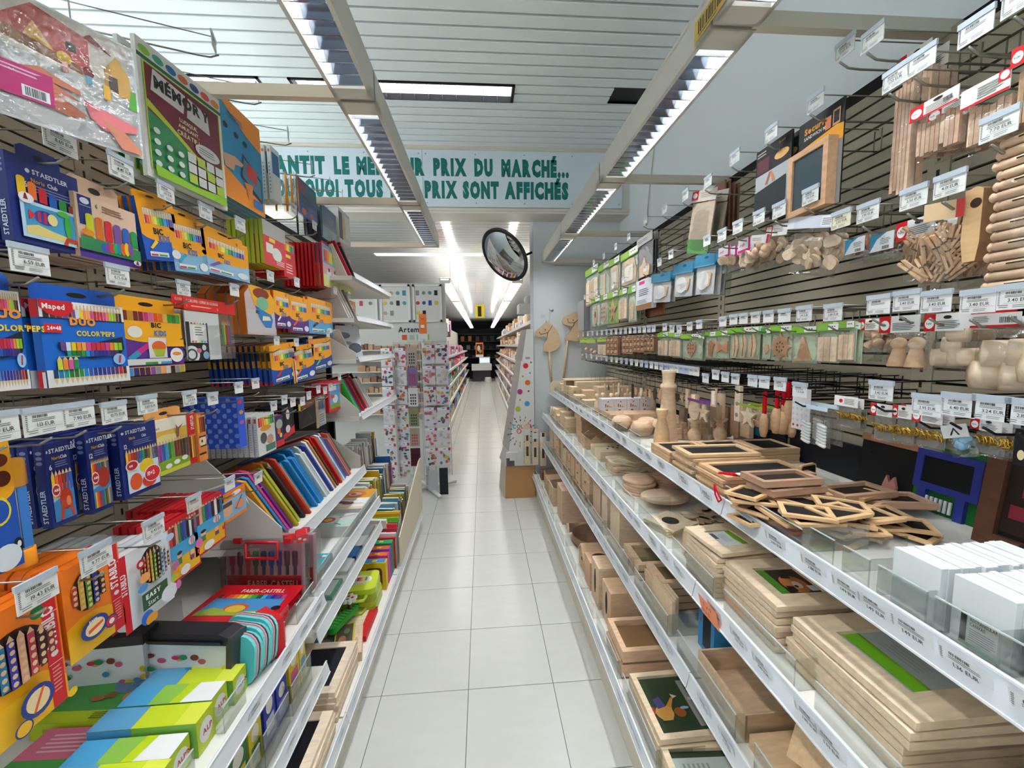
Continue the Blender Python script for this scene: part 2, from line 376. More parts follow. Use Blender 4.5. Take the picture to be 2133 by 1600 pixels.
# ------------------------------------------------------------------ slatwall gondolas and shelves
XR, XL = 1.285, -1.33        # faces of the right and left slat panels
SLC = '#b3aa95'
def slat_panel(name, label, cat, x, y0, sx, z0, z1, group, ends=True):
    """one metre wide bay: dark backing, 40 mm slats, uprights; sx = -1 faces -X, +1 faces +X"""
    t = thing(name, label, cat, (x, y0, 0), group=group)
    B().box(min(0, -sx*.05)-.0, max(0, -sx*.05), .0, 1., .0, z1+.02, '#16130f').build('backing', 'card', t)
    key = (sx, 'slat')
    if key not in SLM:
        b = B(); b.box(*sorted((0, sx*.012)), .03, .97, 0, .0325, SLC); SLM[key] = b.mesh('slat', 'paint')
        b = B(); b.box(*sorted((0, sx*.014)), -.028, .028, .0, 2.43, SLC)
        for k in range(48): b.box(*sorted((sx*.0135, sx*.0146)), -.004, .004, .2+k*.045, .222+k*.045, '#2a261f')
        SLM[(sx, 'up')] = b.mesh('upright', 'paint')
    z = z0
    while z < z1-.02: place('slat', SLM[key], t, (0, 0, z)); z += .04
    place('upright', SLM[(sx, 'up')], t, (0, 0, 0))
    return t
SLM = {}
BN = ['nearest', 'second', 'third', 'farthest']
YR = [.07, 1.07, 2.07, 3.07]
for i, y in enumerate(YR): slat_panel('slatwall_panel', f'beige metal slat panel of the right shelving, {BN[i]} bay', 'slatwall', XR, y, -1, 1.16, 2.42, 'right slat panels')
YL = [-.5, .5, 1.5, 2.5]
for i, y in enumerate(YL[1:]): slat_panel('slatwall_panel', f'beige metal slat panel of the left shelving, {BN[i]} bay', 'slatwall', XL, y, 1, .75 if i < 2 else 1.2, 2.42, 'left slat panels')
# price label art for shelf rails and hook tags
def price_ops(price, tint='#f4f4f2', full=True):
    o = [('r', 0, 0, 1, 1, tint), ('b', .22, .74, .62, .86, '#333'), ('l', .2, .58, .95, .72, 2, '#777')]
    if full: o += [('l', .04, .2, .1, .9, 9, '#666'), ('r', .2, .3, .97, .312, '#888'), ('l', .08, .08, .35, .26, 2, '#888'), ('l', .42, .08, .85, .24, 2, '#999')]
    if price: o += [('t', .3, .37, .17, price+' EUR', '#333', .95, .008)]
    return o
PRICES = ['1.49', '1.36', '3.91', '2.86', '2.00', '1.80', '5.03', '3.40', '0.98', '4.20', '6.30', '2.24', '7.95', '3.85', '1.20', '9.10']
def shelf(side, label, x, y0, zt, back, strip=True, lab=(), board='#eeeae2', lip=.05, L=1., extra=None, seed=0):
    """steel shelf: board, front price rail leaning back, printed labels; x,zt: top front edge of the rail; side -1: aisle is at -X"""
    t = thing('metal_shelf', label, 'shelf', (0, y0, 0), group='right gondola shelves' if side < 0 else 'left gondola shelves')
    bx = sorted((x-side*.012, back)); B().box(*bx, .004, L-.004, zt-.045, zt-.02, board).build('board', 'paint', t)
    b = B(); n = .003
    v = [(x-side*n, .002, zt), (x, .002, zt), (x+side*.012, .002, zt-lip), (x+side*.009, .002, zt-lip)]
    v += [(a, L-.002, c) for a, _, c in v]
    b.add(v, [(0, 4, 5, 1), (1, 5, 6, 2), (2, 6, 7, 3), (3, 7, 4, 0), (0, 1, 2, 3), (7, 6, 5, 4)], '#d9dce0')
    b.box(*sorted((x-side*.0, x+side*.003)), .002, L-.002, zt-.004, zt, '#f6f7f8'); b.box(*sorted((x+side*.0105, x+side*.0135)), .002, L-.002, zt-lip, zt-lip+.004, '#f2f3f5')
    rail = b.build('price_rail', 'plastic', t)
    if strip:
        ang = math.atan2(-.012, lip); rr = random.Random(seed+int(y0*10))
        for u, pr_ in lab:
            wd = .066; ops = price_ops(pr_, '#eceef2')
            # local x runs left to right as seen from the aisle
            m = Matrix.Translation((x+side*.006+side*.0007, u, zt-lip/2)) @ Matrix.Rotation(PI/2 if side > 0 else -PI/2, 4, 'Z') @ Matrix.Rotation(-ang, 4, 'X')
            B().art(ops, wd, lip*.82, z0=-lip*.41, y=-.0006).build('price_label', 'print', rail, mx=m)
    if extra:
        for nm, bb, mt in extra: bb.build(nm, mt, rail)
    return t
def labs(seed, n=9, near=True):
    r = random.Random(seed); return [(.06+(i+r.uniform(.1, .7))*.92/n, r.choice(PRICES) if near else '') for i in range(n)]
LV = ['top', 'second', 'third', 'bottom']
RX = [(.69, 1.15), (.61, .905), (.60, .615), (.505, .27)]
for j, (x, z) in enumerate(RX):
    for i, y in enumerate(YR):
        ll = labs(j*7+i, [7, 9, 9, 8][j], i < 2)
        if (j, i) == (0, 0): ll = [(.90, '1.80'), (.79, '2.00'), (.68, '2.86'), (.602, '1.49'), (.548, '1.49'), (.487, '1.49'), (.415, '1.36'), (.333, '3.91'), (.22, '2.40')]
        ex = None
        if (j, i) == (1, 0):
            m = Matrix.Translation((x-.0125, .9, z-.054)) @ Matrix.Rotation(-PI/2, 4, 'Z') @ Matrix.Rotation(math.atan2(.012, .05), 4, 'X')
            ex = [('orange_size_label', B().art([('r', 0, 0, 1, 1, '#f08a5a'), ('t', .22, .58, .2, '9 x 9', '#3a2a22', 1.1, .004), ('t', .12, .2, .2, '13 x 13', '#3a2a22', .9, .004)], .085, .058, m=m), 'print')]
        shelf(-1, f'white steel shelf with grey price rail, {LV[j]} level of the {BN[i]} right bay', x, y, z, XR-.015, lab=ll, extra=ex, seed=j)
# plinths
for i, y in enumerate(YR): tag(B().box(.535, XR-.02, y+.001, y+.999, 0, .222, '#d7cfbf').build('plinth', 'paint'), f'beige steel plinth under the {BN[i]} right bay', 'plinth', 'right plinths')
for i, y in enumerate(YL): tag(B().box(XL+.02, -.585, y+.001, y+.999, 0, .108, '#d9d4c8').build('plinth', 'paint'), f'beige steel plinth under the {["rearmost", "nearest", "second", "third"][i]} left bay', 'plinth', 'left plinths')
LB = ['bay behind the packs at lower left', 'nearest bay', 'second bay', 'third bay']
for i in (0, 1): shelf(1, f'white steel shelf of the left side, top level, {LB[i]}', -.63, YL[i], .675, XL+.015, lab=[(.30, '13.75'), (.52, '12.98'), (.70, '13.25'), (.82, '9.45'), (.93, '12.60')] if i else [], L=1.)
for i in (0, 1): shelf(1, f'white steel shelf of the left side, middle level, {LB[i]}', -.633, YL[i], .39, XL+.015, lab=labs(60+i, 8, False) if i else [])
shelf(1, 'slanted notebook shelf of the left side, second bay, upper of three', -.75, 1.5, .875, XL+.015, strip=False)
shelf(1, 'white steel shelf with flat notebooks, left side, second bay', -.67, 1.5, .67, XL+.015, strip=False)
shelf(1, 'narrow steel shelf under the flat notebooks, left side, second bay', -.667, 1.5, .505, XL+.015, strip=False)
for i in range(4): shelf(1, f'bottom steel shelf of the left side, {LB[i]}', -.572, YL[i], .16, XL+.015, lab=labs(70+i, 6, False) if 0 < i < 3 else [])
for k, z in enumerate((2.05, 1.80, 1.55, 1.195)):
    shelf(1, f'white steel shelf of the left end bay, {["topmost", "second", "third", "lowest raised"][k]} one', -.757, 2.5, z, XL+.015, strip=False, lip=.038)
b = B(); b.box(-1.33, -1.29, 3.5, 3.53, 0, 2.1, '#1c1c1e'); tag(b.build('gondola_post', 'paint'), 'dark steel post at the far end of the left shelving', 'post')
tag(B().prism([(2.56, .16), (3.52, .16), (3.52, .62), (3.42, .62), (2.56, .36)], -.575, -.567, '#d8ccb4', ax='x').build('shelf_front_board', 'card'), 'beige board closing the front of the low book rack', 'board')
ORD = ['first', 'second', 'third', 'fourth', 'fifth', 'sixth', 'seventh', 'eighth', 'ninth', 'tenth', 'eleventh', 'twelfth', 'thirteenth', 'fourteenth', 'fifteenth', 'sixteenth', 'seventeenth', 'eighteenth', 'nineteenth', 'twentieth']
# ------------------------------------------------------------------ hooks, packs and bags
RB = ['#7a2a1c', '#c8222a', '#e8522a', '#f08a1e', '#f6c81e', '#f3ea5a', '#8cc63a', '#1e9a48', '#0f6a4a', '#2aa6d8', '#1f5fb8', '#2a2f86', '#6a3a92', '#c2408a', '#e88ab0', '#2a2a2c']
def quad(X, xl, yt, yb, xr):
    """face on the plane X: left edge from (xl,yt) to (xl,yb), right edge at xr -> centre Y, bottom z, width, height"""
    a, c = at(xl, yt, X=X), at(xl, yb, X=X); d = at(xr, (yt+yb)/2, X=X)
    return (a.y+c.y)/2/2+d.y/2, c.z, abs(d.y-(a.y+c.y)/2), a.z-c.z
def fm(X, Y, Z, tw=0., lean=0., tilt=0., h=0.):
    """matrix of a hanging thing facing the aisle; lean: turned in its own plane about its top; tilt: bottom swings out"""
    rz = PI/2 if X < 0 else -PI/2
    return Matrix.Translation((X, Y, Z+h)) @ Matrix.Rotation(rz+math.radians(tw), 4, 'Z') @ Matrix.Rotation(math.radians(tilt), 4, 'X') @ Matrix.Rotation(math.radians(lean), 4, 'Y') @ Matrix.Translation((0, 0, -h))
_hk = {}
def hook(X, px, py, price, what, back=None, wt=.068, tint='#f2f2ee', tw=0, cards=True, grp=None, wire='#8d8a80'):
    """peg from the slat panel with a tag arm and a price tag whose centre is seen at (px,py)"""
    wt = (.054 if wt > .05 else max(wt, .044)) if X > 0 else min(wt, .068)
    p = at(px, py, X=X); wall = (XL+.012) if X < 0 else (XR-.012); L = abs(wall-X); ht = wt*.66
    t = thing('peg_hook', what, 'hook', group=grp or ('price hooks on the left wall' if X < 0 else 'price hooks on the right wall'), mx=fm(X, p.y, p.z, tw))
    k = round(L, 2)
    if k not in _hk:
        w_ = B(); w_.tube([(0, L, -.045), (0, .045, -.045), (0, .012, -.043), (0, -.012, -.03)], .0026, wire, 6); w_.tube([(0, L, .022), (0, .004, .022)], .0018, wire, 5)
        w_.tube([(-.012, L, .022), (-.012, L, -.045), (.012, L, -.045), (.012, L, .022)], .002, wire, 5)
        _hk[k] = w_.mesh('hook_wire', 'wire')
    place('hook_wire', _hk[k], t)
    kh = ('h', wt)
    if kh not in _hk:
        _hk[kh] = B().box(-wt/2-.001, wt/2+.001, -.0035, .0015, ht/2-.002, ht/2+.009, '#b9c4cf').mesh('tag_holder', 'plastic')
    hd = place('tag_holder', _hk[kh], t)
    kc = ('c', wt, price, tint)
    if kc not in _hk: _hk[kc] = B().box(-wt/2, wt/2, -.0012, .0004, -ht/2, ht/2, tint).art(price_ops(price, tint, wt > .05), wt, ht, z0=-ht/2, y=-.0016).mesh('price_card', 'print')
    place('price_card', _hk[kc], hd)
    return t
def pack(name, label, cat, X, q, d, body, ops, side=None, sops=None, tab=None, n=1, gap=None, blabel=None, group=None, tw=0, lean=0, tilt=0, outline=None, mt='print', jit=.3, extra=None, step=None, dx=0):
    """flat carton hanging on a peg, printed front; n-1 more of the same behind it on the peg"""
    Y, z, w, h = quad(X, *q)
    t = thing(name, label, cat, group=group, mx=fm(X, Y, z, tw, lean, tilt, h))
    pts = outline(w, h) if outline else [(-w/2, 0), (w/2, 0), (w/2, h), (-w/2, h)]
    b = B(); b.prism(pts, 0, d, body, side or body)
    if sops: b.art(sops, d, h, x0=0, z0=0, m=Matrix.Translation((-w/2, 0, 0)) @ Matrix.Rotation(-PI/2, 4, 'Z') @ Matrix.Translation((-d, 0, 0)))
    me = b.mesh('carton', mt); c0 = place('carton', me, t)
    if tab:  # colour, height, width share, colour of the slot
        tc, th, tws, off = tab
        b = B(); y1 = min(d, .002); b.prism([(-w*tws/2+off*w, h), (w*tws/2+off*w, h), (w*tws/2+off*w, h+th*.8), (w*tws/2+off*w-.01, h+th), (-w*tws/2+off*w+.01, h+th), (-w*tws/2+off*w, h+th*.8)], d-y1, d, tc)
        b.art([('e', .5, .5, .12, .16, '#201a16')], w*tws, th, x0=-w*tws/2+off*w, z0=h, y=d-y1-.0005); place('hang_tab', b.mesh('hang_tab', mt), t)
    pf = B().art(ops, w, h).mesh('printed_front', mt); place('printed_front', pf, c0)
    if extra: extra(t, w, h, d)
    g = gap or d*1.03; n = max(n, min(9, int(.15/g))) if X < 0 and n > 1 else n; rr = random.Random(len(label)*7+int(X*100))
    for i in range(1, n):
        m = fm(X, Y, z, tw, lean, tilt, h) @ Matrix.Translation((rr.uniform(-jit, jit)*.01+dx*i, g*i, rr.uniform(-jit, jit)*.006))
        c = thing(name, (blabel or label)+f', {ORD[i]} in line', cat, group=group or 'pegful of '+' '.join(label.split()[:5]), mx=m)
        c1 = place('carton', me, c)
        if i < 3: place('printed_front', pf, c1)
    return t, w, h
def film_mesh(w, h, d, crumple=.004, seed=1, top=.12):
    """closed plastic bag, flat at its top, bulging below"""
    r = random.Random(seed); nx, nz = 7, 8; b = B(); v = []; f = []
    for s in (-1, 1):
        for j in range(nz+1):
            for i in range(nx+1):
                u, q = i/nx, j/nz
                e = min(1, 4*u*(1-u))**.6*min(1, 6*q)**.6*min(1, (1-q)/max(top, .01)/2.2)
                v.append(((u-.5)*w*(1-.06*e), s*d/2*e+d/2+r.uniform(-1, 1)*crumple*e, q*h))
    k = (nx+1)*(nz+1)
    for j in range(nz):
        for i in range(nx):
            a = j*(nx+1)+i; f += [(a, a+1, a+nx+2, a+nx+1), (k+a+1, k+a, k+a+nx+1, k+a+nx+2)]
    return b.add(v, f, '#fff', True).mesh('plastic_bag', 'film')
def bag(name, label, cat, X, q, d, head, hops, hh, fill, n=1, blabel=None, group=None, tw=0, lean=0, tilt=0, gap=None, seed=1, backing=None):
    """clear bag under a folded header card (height share hh); fill(t,w,h,d) adds the contents as parts"""
    Y, z, w, h = quad(X, *q); r = random.Random(seed)
    hz = h*(1-hh); card = None
    if hh > 0:
        card = B().box(-w/2, w/2, -.0006, .0012, hz, h, head).art(hops, w, h-hz, z0=hz, y=-.001).mesh('header_card', 'print')
    fl_ = film_mesh(w, hz, d, seed=seed)
    bk_ = B().box(-w*.47, w*.47, d*.8, d*.8+.001, .004, hz, backing).mesh('backing_card', 'card') if backing else None
    t0 = None
    for i in range(n):
        m = fm(X, Y, z, tw, lean, tilt, h) @ Matrix.Translation((r.uniform(-.006, .006) if i else 0, (gap or d*.9)*i, r.uniform(-.006, .006) if i else 0))
        t = thing(name, label if i == 0 else (blabel or label)+f', {ORD[i]} in line', cat, group=group or ('pegful of '+' '.join(label.split()[:5]) if n > 1 else None), mx=m)
        if card: place('header_card', card, t)
        place('plastic_bag', fl_, t)
        if bk_: place('backing_card', bk_, t)
        if i == 0: t0 = t; kids = fill(t, w, hz, d) or []
        elif i < 3:
            for c in [c for c in t0.children if c.name.split('.')[0] not in ('header_card', 'plastic_bag', 'backing_card')][::2]: place(c.name.split('.')[0], c.data, t, mx=c.matrix_basis)
    return t0, w, h
def scatter(name, me, n, seed, zmax=.6, flat=False, span=.8):
    """fill function: n small pieces lying in the lower part of a bag"""
    def f(t, w, h, d):
        r = random.Random(seed)
        for i in range(n):
            m = Matrix.Translation(((r.random()-.5)*w*span, d*(.3+.4*r.random()), .02+r.random()*h*zmax)) @ Matrix.Rotation(r.uniform(-.9, .9) if not flat else r.uniform(-.25, .25), 4, 'Y') @ Matrix.Rotation(r.uniform(-.5, .5), 4, 'Z') @ Matrix.Rotation(r.uniform(-.5, .5), 4, 'X')
            place(name, me, t, mx=m)
    return f
RED_HEAD = [('r', 0, 0, .3, 1, '#c4161c'), ('e', .15, .45, .12, .3, '#fff'), ('t', .07, .4, .13, 'Rayher', '#222', .55, .01), ('e', .6, .78, .1, .1, '#222'), ('l', .36, .12, .95, .6, 5, '#666')]
# ------------------------------------------------------------------ left wall: hanging packs
NV, OR, YW = '#1d2a6e', '#f0901e', '#f6b81c'
XA = -.90
def rnd(r): return lambda w, h: rr_poly(w, h, min(r, w/2.1, h/2.1))
def bic(c1, c2, kind='felt', num='12'):
    o = [('r', 0, 0, 1, 1, c2), ('r', 0, .42, 1, 1, '#f3a31c'), ('e', .5, .45, .52, .13, '#f3a31c'), ('t', .72, .9, .07, num, '#33261a', 1, .02)]
    o += [('r', .12, .6, .9, .84, '#e9e3da'), ('n', .13, .6, .89, .84, RB[1:13], 1, .45)]
    o += [('t', .3, .44, .1, 'BIC', '#1c1a18', 1.0, .04), ('t', .42, .33, .1, 'KIDS', '#2a6ac0', .8, .03), ('e', .83, .13, .13, .08, '#eef0f4'), ('r', .1, .06, .6, .14, '#f6f4f0'), ('r', .12, .07, .3, .1, '#c23a5a'), ('r', .33, .07, .55, .1, '#3a9a5a'), ('p', [(.12, .2), (.3, .34), (.36, .3), (.18, .18)], c1)]
    return o
STA = lambda n: [('r', 0, 0, 1, 1, NV), ('e', .27, .86, .03, .025, '#e8eaf2'), ('t', .33, .84, .055, 'STAEDTLER', '#eef0f6', .95, .03), ('t', .3, .74, .05, 'Noris', '#e0a030', .9, .03), ('t', .52, .74, .05, 'Club', '#f0f0f6', .9, .03), ('t', .2, .66, .07, n, '#f0f0f6', .8, .02), ('l', .34, .62, .92, .72, 3, '#8a94c4')]
SSIDE = [('e', .5, .9, .3, .022, '#7c86b4'), ('e', .5, .84, .3, .022, '#7c86b4'), ('e', .5, .78, .3, .022, '#7c86b4'), ('t', .7, .06, .055, 'STAEDTLER', '#e4e8f4', .95, .02, PI/2)]
# --- row 1
caps = []
for i, c in enumerate(['#e8b81e', '#e87424', '#c8242c', '#2458b0', '#2a8a3c', '#8a3a22']):
    x = .10+i*.135; top = .78-i*.035; caps += [('r', x, .55-i*.015, x+.11, top-.04, c), ('e', x+.055, top-.04, .055, .03, c)]
pack('marker_box', 'navy box of six chunky markers with fish and green lizard picture', 'marker box', XA, (18, 315, 497, 163), .022, NV,
     STA('6')+caps+[('r', .09, .07, .93, .5, '#bcd8ea'), ('r', .14, .11, .84, .46, '#3f92b8'), ('p', [(.14, .11), (.84, .11), (.84, .16), (.5, .2), (.3, .24), (.14, .2)], '#dfc878'), ('e', .4, .34, .15, .085, '#3a3a92'), ('r', .3, .28, .34, .4, '#b82a3a'), ('r', .38, .27, .42, .41, '#b82a3a'), ('e', .5, .34, .07, .07, '#e8d88a'), ('p', [(.27, .34), (.18, .4), (.18, .28)], '#c82a3a'), ('e', .72, .3, .05, .14, '#3c9a3a'), ('e', .66, .45, .09, .035, '#4aa63c'), ('p', [(.62, .08), (.68, .17), (.86, .16), (.9, .06), (.84, .06), (.82, .12), (.7, .12), (.68, .06)], '#b83a2a'), ('e', .16, .52, .1, .06, '#f4e8ec'), ('p', [(.12, .5), (.18, .5), (.16, .57), (.14, .57)], '#7a1a2a')],
     sops=SSIDE, n=3, gap=.03, tab=(NV, .035, .6, .1))
hook(XA+.035, 125, 295, '8.60', 'peg hook with 8.60 tag above the navy six-marker box', tw=0)
cat = [('r', 0, 0, 1, 1, '#e2c0a4'), ('r', .0, .0, 1, .14, '#4a2f84'), ('r', .04, .52, .24, .98, NV), ('e', .14, .9, .07, .05, '#e8eaf2'), ('r', .05, .82, .23, .825, '#fff'), ('t', .3, .84, .07, '6', '#44403c', .8, .02), ('l', .4, .8, .8, .92, 3, '#7a5a48')]
for i, c in enumerate(['#c8c81e', '#c8681e', '#c8222c', '#7a4a92', '#2a56ae', '#1e8a4a']):
    x = .12+i*.145; cat += [('r', x, .34, x+.115, .68-i*.014, c), ('e', x+.0575, .68-i*.014, .0575, .035, c)]
cat += [('r', 0, .12, 1, .32, '#2f7a48'), ('e', .12, .4, .1, .05, '#d8842a')]
for i, c in enumerate(['#2a56ae', '#7a3a92', '#c8322a', '#2a9a5a', '#1e8aa8', '#d85a1e', '#e8b81e', '#7a4a92']): cat.append(('e', .34+i*.065, .21+.012*i, .045, .07+.008*i, c))
cat += [('e', .9, .08, .07, .045, '#efe4ea'), ('p', [(.87, .05), (.93, .05), (.91, .12), (.89, .12)], '#7a1a2a')]
pack('marker_box', 'pink-beige box of six markers with rainbow caterpillar', 'marker box', XA+.01, (160, 400, 531, 282), .02, '#d8b496', cat, tab=('#dcb89a', .045, .8, -.05), n=2, gap=.024)
hook(XA+.035, 252, 353, '4.40', 'peg hook with price tag above the caterpillar marker box')
for q, nm, a, k, ln in (((284, 402, 528, 362), 'yellow and blue felt pen box tilted on its peg, nearest of three', ('#f0c81e', '#1d56b4'), 4, -8), ((352, 440, 556, 424), 'yellow and light blue felt pen box in the middle of three', ('#3fb0c8', '#8cbede'), 4, -5), ((420, 475, 563, 515), 'wide yellow and light blue crayon box, farthest of three', ('#8a62a8', '#9cc8e4'), 3, 0)):
    pack('felt_pen_box', nm, 'pen box', XA, q, .012, '#e89a1e', bic(*a), side='#1d4a9c', n=k, gap=.02, lean=ln, group='felt pen boxes of the upper left row', blabel=nm.split(',')[0], tab=('#f3a31c', .02, .9, 0))
for px, py, pr, nm in ((345, 403, '3.10', 'nearest yellow felt pen box'), (428, 444, '', 'middle yellow felt pen box'), (500, 470, '', 'wide yellow crayon box')): hook(XA+.035, px, py, pr, 'peg hook with price tag above the '+nm, wt=.06)
pack('pen_set_wallet', 'red wallet of pens with lime yellow edges', 'pen set', XA, (548, 456, 546, 594), .014, '#c3d23a', [('r', 0, 0, 1, 1, '#d23a44'), ('r', 0, .66, 1, 1, '#b8b6b2'), ('r', .25, .55, .5, .64, '#e8d23a'), ('r', .1, .28, .4, .5, '#f0ece8'), ('e', .55, .3, .22, .16, '#e6ece4'), ('l', .5, .05, .9, .18, 3, '#f0d8d8')], side='#c9d640', n=6, gap=.018, group='lime edged pen wallets', blabel='lime yellow edge of a pen wallet behind the red front one')
pack('crayon_box', 'slim red crayon box between pen wallet and red row', 'crayon box', XA, (590, 500, 574, 614), .014, '#c41e26', [('r', 0, 0, 1, 1, '#c41e26'), ('n', .1, .74, .9, .98, RB[2:10], 1), ('r', .2, .55, .6, .64, '#e8d23a'), ('l', .2, .1, .8, .4, 4, '#f0c0c0')], n=3)
pack('pencil_box', 'red pencil box with beach children picture, front of the tight red row', 'pencil box', XA, (672, 506, 594, 704), .012, '#c8181e', [('r', 0, 0, 1, 1, '#6aa8d8'), ('n', .1, .6, .9, .95, RB[1:9], 1), ('r', 0, .3, 1, .55, '#e8b0b8'), ('r', 0, 0, 1, .3, '#d8e08a'), ('e', .35, .3, .15, .14, '#f4f0f0'), ('e', .7, .28, .13, .15, '#f0e0d8'), ('r', .3, .38, .4, .46, '#2a2220'), ('r', .66, .38, .74, .46, '#2a2220')], side='#d01c22', n=11, gap=.021, group='red pencil boxes in a tight row', blabel='red edge of a pencil box in the tight row', tab=('#c8181e', .02, .8, 0))
pack('pencil_box', 'red pencil box with beach children picture, right of the tight red row', 'pencil box', XA, (702, 524, 604, 731), .012, '#c8181e', [('r', 0, 0, 1, 1, '#6aa8d8'), ('n', .1, .6, .9, .95, RB[1:9], 1), ('r', 0, .3, 1, .55, '#e8b0b8'), ('r', 0, 0, 1, .3, '#d8e08a'), ('e', .45, .3, .2, .14, '#f4f0f0')], n=5, gap=.02)
for px, py, nm in ((563, 578, 'red pen wallet'), (618, 590, 'slim red crayon box'), (698, 607, 'tight red pencil box row'), (727, 617, 'last red pencil box')): hook(XA+.035, px, py, '', 'peg hook with small tag below the '+nm, wt=.052)
# --- top row
houses = [('r', 0, 0, 1, 1, '#dcd8d8'), ('r', .05, .55, .95, 1, '#e6dccf'), ('p', [(.1, .78), (.3, .98), (.66, .9), (.66, .6), (.1, .7)], '#c85a54'), ('p', [(.2, .64), (.3, .84), (.42, .66)], '#e0a838'), ('r', .5, .72, .57, .8, '#6a6460'), ('p', [(.05, .62), (.6, .56), (.6, .62), (.05, .74)], '#9a6a48'), ('p', [(.68, .95), (.84, .84), (.62, .9)], '#8a3430'), ('p', [(.76, .5), (.96, .5), (.96, .72), (.86, .86), (.76, .7)], '#c89a48'), ('r', .79, .52, .86, .66, '#3a2a1c'), ('p', [(.93, .42), (1, .42), (1, .6), (.96, .6)], '#4a9a2a'), ('e', .48, .64, .05, .05, '#d8b02a'), ('r', .46, .52, .5, .6, '#e8a8a8'), ('e', .64, .6, .04, .045, '#8a2a2a'), ('r', .62, .5, .66, .57, '#5aa0b8'), ('r', .74, .42, .79, .55, '#e0a82a')]
houses += [('p', [(.12, .4), (.3, .47), (.56, .4), (.57, .36), (.38, .38), (.56, .3), (.4, .3), (.6, .2), (.5, .14), (.2, .18)], '#c8765a'), ('p', [(.58, .34), (.98, .26), (.98, .2), (.72, .12), (.62, .2)], '#e07a80'), ('p', [(.7, .22), (.86, .18), (1, .04), (1, 0), (.84, 0)], '#d08468'), ('r', .03, .16, .38, .42, '#b41a6a'), ('l', .06, .34, .34, .4, 2, '#e8b8d0'), ('r', .18, .18, .35, .27, '#f0f0f0'), ('b', .2, .19, .33, .26, '#333')]
bag('craft_kit_bag', 'large clear bag of a paper house craft kit with hands on its card', 'craft kit', -.80, (8, -70, 207, 232), .004, '#fff', [], 0, lambda t, w, h, d: [B().box(-w/2, w/2, .004, .007, 0, h, '#eeeef0').art(houses, w*.96, h*.96, z0=h*.02, y=.0035).build('picture_card', 'print', t)], tw=-30, seed=4)
memo = [('r', 0, 0, 1, 1, '#e8e6e0'), ('r', .0, .86, 1, .89, '#2a6a40')]
for i, c in enumerate(['#8cc04a', '#3aa08a', '#2a6ab0', '#c8623a', '#3a4a8a', '#d8504a', '#d88a2a']): memo.append(('e', .08+i*.14, .93-.0*i, .06, .03, c))
memo += [('r', .04, .06, .96, .85, '#b8c83a'), ('r', .055, .07, .945, .84, '#6a2233'), ('p', [(.055, .07), (.6, .07), (.5, .4), (.055, .5)], '#2a7a4a'), ('p', [(.055, .58), (.25, .5), (.945, .2), (.945, .16), (.3, .44), (.055, .52)], '#b8c83a'), ('p', [(.1, .66), (.46, .64), (.5, .8), (.14, .83)], '#d8d4d4'), ('p', [(.5, .63), (.8, .6), (.78, .77), (.53, .8)], '#d2cfcf'), ('t', .14, .7, .085, 'MÉMORY', '#26222a', 1.0, .05), ('t', .4, .56, .03, 'LUDIQUE,', '#e8e0b8', 1, .02), ('t', .38, .51, .03, 'AMUSANT,', '#e8e0b8', 1, .02), ('t', .36, .45, .036, 'CRÉATIF !', '#e8e0a0', 1, .02), ('e', .74, .42, .17, .06, '#d4d0d0'), ('l', .62, .39, .86, .45, 3, '#8a8488')]
for i in range(4):
    for j in range(3): memo.append(('r', .46+i*.12, .1+j*.085, .565+i*.12, .175+j*.085, '#dcdad6' if (i+j) % 3 else '#b4c84a'))
for i in range(10): memo.append(('e', .1+.13*(i % 3), .12+.08*(i//3), .035, .022, '#dfeadf'))
memo += [('p', [(.055, .02), (.945, .02), (.945, .1), (.5, .07), (.055, .1)], '#8ab82a')]
pack('memory_game_pack', 'tall green-bordered picture memory game pack, front one', 'game pack', -.86, (306, 82, 357, 447), .012, '#e8e6e0', memo, n=3, gap=.045, blabel='green-bordered memory game pack behind the front one', tw=-6)
pack('tablet_toy_pack', 'tall blue and orange drawing toy pack, front of its stack', 'toy pack', -.88, (456, 190, 398, 541), .02, '#f08a1e', [('r', 0, 0, 1, 1, '#2a8ab8'), ('p', [(0, 1), (1, 1), (1, .72), (.62, .78), (0, .97)], '#f0901e'), ('p', [(0, 0), (1, 0), (1, .16), (.5, .2), (0, .32)], '#f0901e'), ('e', .15, .72, .05, .03, '#1a2a3a'), ('e', .38, .7, .05, .03, '#1a2a3a'), ('e', .58, .68, .05, .03, '#1a2a3a'), ('p', [(.42, .3), (.95, .12), (.95, .4), (.5, .56)], '#24303e'), ('p', [(.46, .32), (.92, .17), (.92, .38), (.52, .52)], '#4a7a98'), ('p', [(.55, .36), (.8, .3), (.85, .46), (.6, .5)], '#b83a34'), ('p', [(.05, .42), (.3, .46), (.5, .44), (.46, .4), (.3, .38), (.26, .3), (.08, .3)], '#d8a488'), ('p', [(.48, .26), (.7, .28), (.66, .12), (.58, .1)], '#e8883a'), ('r', .7, .05, .94, .14, '#2a6ab0'), ('l', .2, .82, .6, .88, 3, '#1e6a92')], side='#2f93c0', n=5, gap=.026, group='blue and orange toy packs', blabel='blue edge of a drawing toy pack behind the front one')
pack('boxed_game', 'slim white carton with orange dot at the top left row', 'carton', -.9, (566, 305, 412, 583), .016, '#f2f0ee', [('r', 0, 0, 1, 1, '#dfe2e4'), ('r', .1, .5, .9, .9, '#3a6aa0'), ('r', .1, .1, .9, .45, '#e8e4e0')], side='#eceae8', sops=[('e', .5, .9, .3, .03, '#e87a2a'), ('l', .3, .1, .7, .7, 9, '#a8a8b8')], n=2, gap=.024, group='slim white cartons', blabel='slim white carton with orange dot, the one further left')
